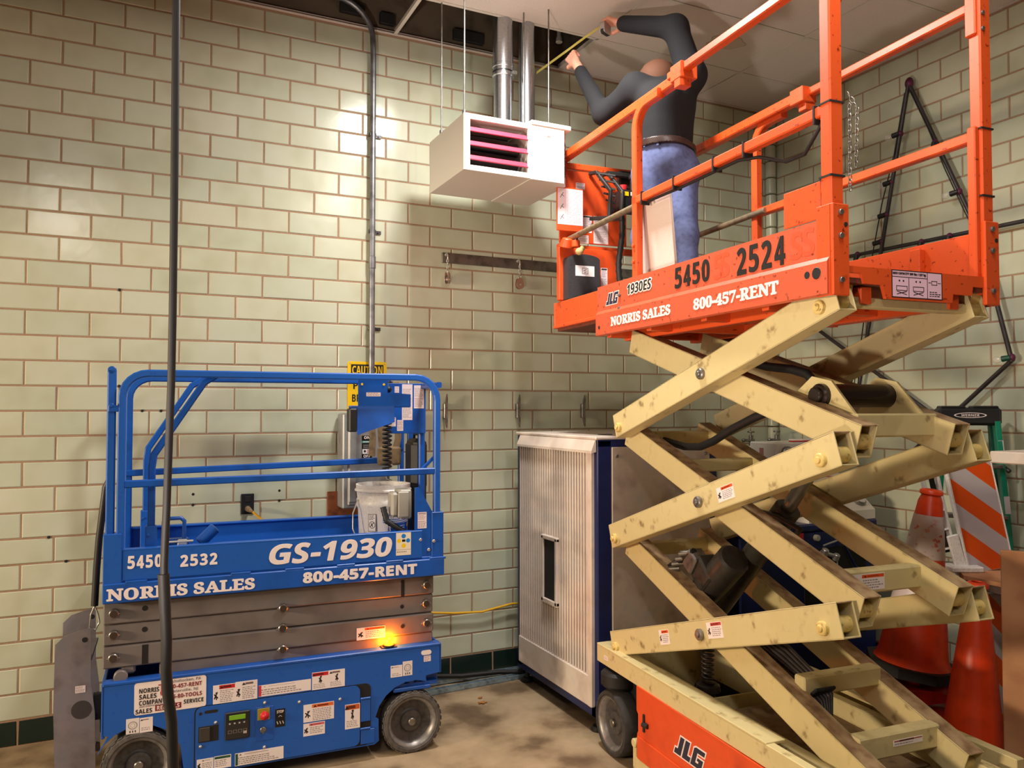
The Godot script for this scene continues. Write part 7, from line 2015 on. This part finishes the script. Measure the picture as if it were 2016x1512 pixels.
func cables():
	# thick black cable hanging in front of the blue lift
	var t := thing("hanging_cable", "thick black cable hanging from the ceiling in front of the blue lift", "cable", Vector3.ZERO)
	var d := 2.0
	var cam: Camera3D = get_node("camera")
	var f := 1557.3
	var pt := func(px: float, py: float) -> Vector3:
		return cam.transform * Vector3((px - 1008.0) / f * d, -(py - 756.0) / f * d, -d)
	var p0: Vector3 = pt.call(347, 0)
	var pts := [Vector3(p0.x + 0.012, CEIL - 0.001, p0.z), Vector3(p0.x + 0.006, 3.4, p0.z), p0]
	for q in [[345, 200], [343, 400], [340, 620], [337, 760], [333, 860], [328, 1000], [323, 1110], [324, 1170]]: pts.append(pt.call(q[0], q[1]))
	part(t, "upper_cable", Geo.new().path(pts, 0.0095, 12), M.rubber)
	var low := []
	for q in [[323, 1150], [325, 1200], [328, 1260], [327, 1320], [331, 1370], [338, 1420], [341, 1512]]: low.append(pt.call(q[0], q[1]))
	var e: Vector3 = low[low.size() - 1]
	low.append(Vector3(e.x + 0.01, 0.4, e.z))
	low.append(Vector3(e.x + 0.02, 0.12, e.z))
	low.append(Vector3(e.x + 0.08, 0.02, e.z + 0.03))
	low.append(Vector3(e.x + 0.4, 0.015, e.z + 0.2))
	part(t, "lower_cable", Geo.new().path(low, 0.0135, 12), M.rubber)
	part(t, "joint_sleeve", Geo.new().path([pt.call(322, 1130), pt.call(323.5, 1165), pt.call(325, 1205)], 0.0142, 12), M.rubber)
	# metal channels and a hose lying along the foot of the wall
	for k in 2:
		var s := thing("metal_channel", ["pale steel channel on the floor lying against the dark base tiles", "pale steel channel on the floor with its end under the blue lift"][k], "channel", Vector3([2.0, 1.95][k], 0.001, [-4.84, -4.70][k]), [0.0, 0.05][k])
		var g := Geo.new()
		g.b2(Vector3(-0.45, 0, -0.02), Vector3(0.42, 0.004, 0.02)).b2(Vector3(-0.45, 0, -0.02), Vector3(0.42, 0.03, -0.016)).b2(Vector3(-0.45, 0, 0.016), Vector3(0.42, 0.03, 0.02))
		part(s, "channel", g, mat("pale_steel", rgb(160, 180, 192), 0.4, 0.5, texs["grime"], 3.0))
	solo("floor_hose", Geo.new().path([Vector3(1.45, 0.2, -4.86), Vector3(1.6, 0.12, -4.85), Vector3(1.75, 0.06, -4.84), Vector3(1.95, 0.045, -4.80), Vector3(2.2, 0.047, -4.76), Vector3(2.5, 0.02, -4.7)], 0.015, 10), M.rubber, "black rubber hose drooping to the floor between lift and cabinet", "hose")
	# a dry leaf and crumbs
	var lf := []
	for k in 14:
		var a := TAU * k / 14
		var r := 0.026 * (1.0 + 0.35 * sin(a * 5.0))
		lf.append(Vector2(cos(a) * r, sin(a) * r * 0.8))
	for q in [[1.93, -4.42, 0.0], [1.95, -4.5, 0.8]]:
		solo("dry_leaf", Geo.new().prism(lf, 0.002, Transform3D(Basis(Vector3.UP, q[2]) * Basis(Vector3(1, 0, 0), Vector3(0, 0.1, 1).normalized(), Vector3(0, 1, -0.1).normalized()) * Basis.from_scale(Vector3.ONE * (1.0 - 0.5 * q[2])), Vector3(q[0], 0.004, q[1]))), mat("leaf", rgb(168, 108, 48), 0.8), "larger dry brown leaf on the concrete floor" if q[2] == 0.0 else "tiny dry leaf crumb beside the larger leaf", "leaf")
	var r := RandomNumberGenerator.new()
	r.seed = 5
	var g := Geo.new()
	for k in 90:
		var c := Vector3(-0.22 + r.randfn() * 0.06, 0.003, -3.62 + r.randfn() * 0.05)
		g.box(c, Vector3(r.randf_range(0.006, 0.018), 0.004, r.randf_range(0.004, 0.01)), 0.0, Basis(Vector3.UP, r.randf() * TAU))
	var ch := solo("wood_shavings", g, mat("shavings", rgb(176, 104, 44), 0.9), "scatter of orange brown shavings on the floor by the grey steps", "shavings")
	ch.set_meta("kind", "stuff")
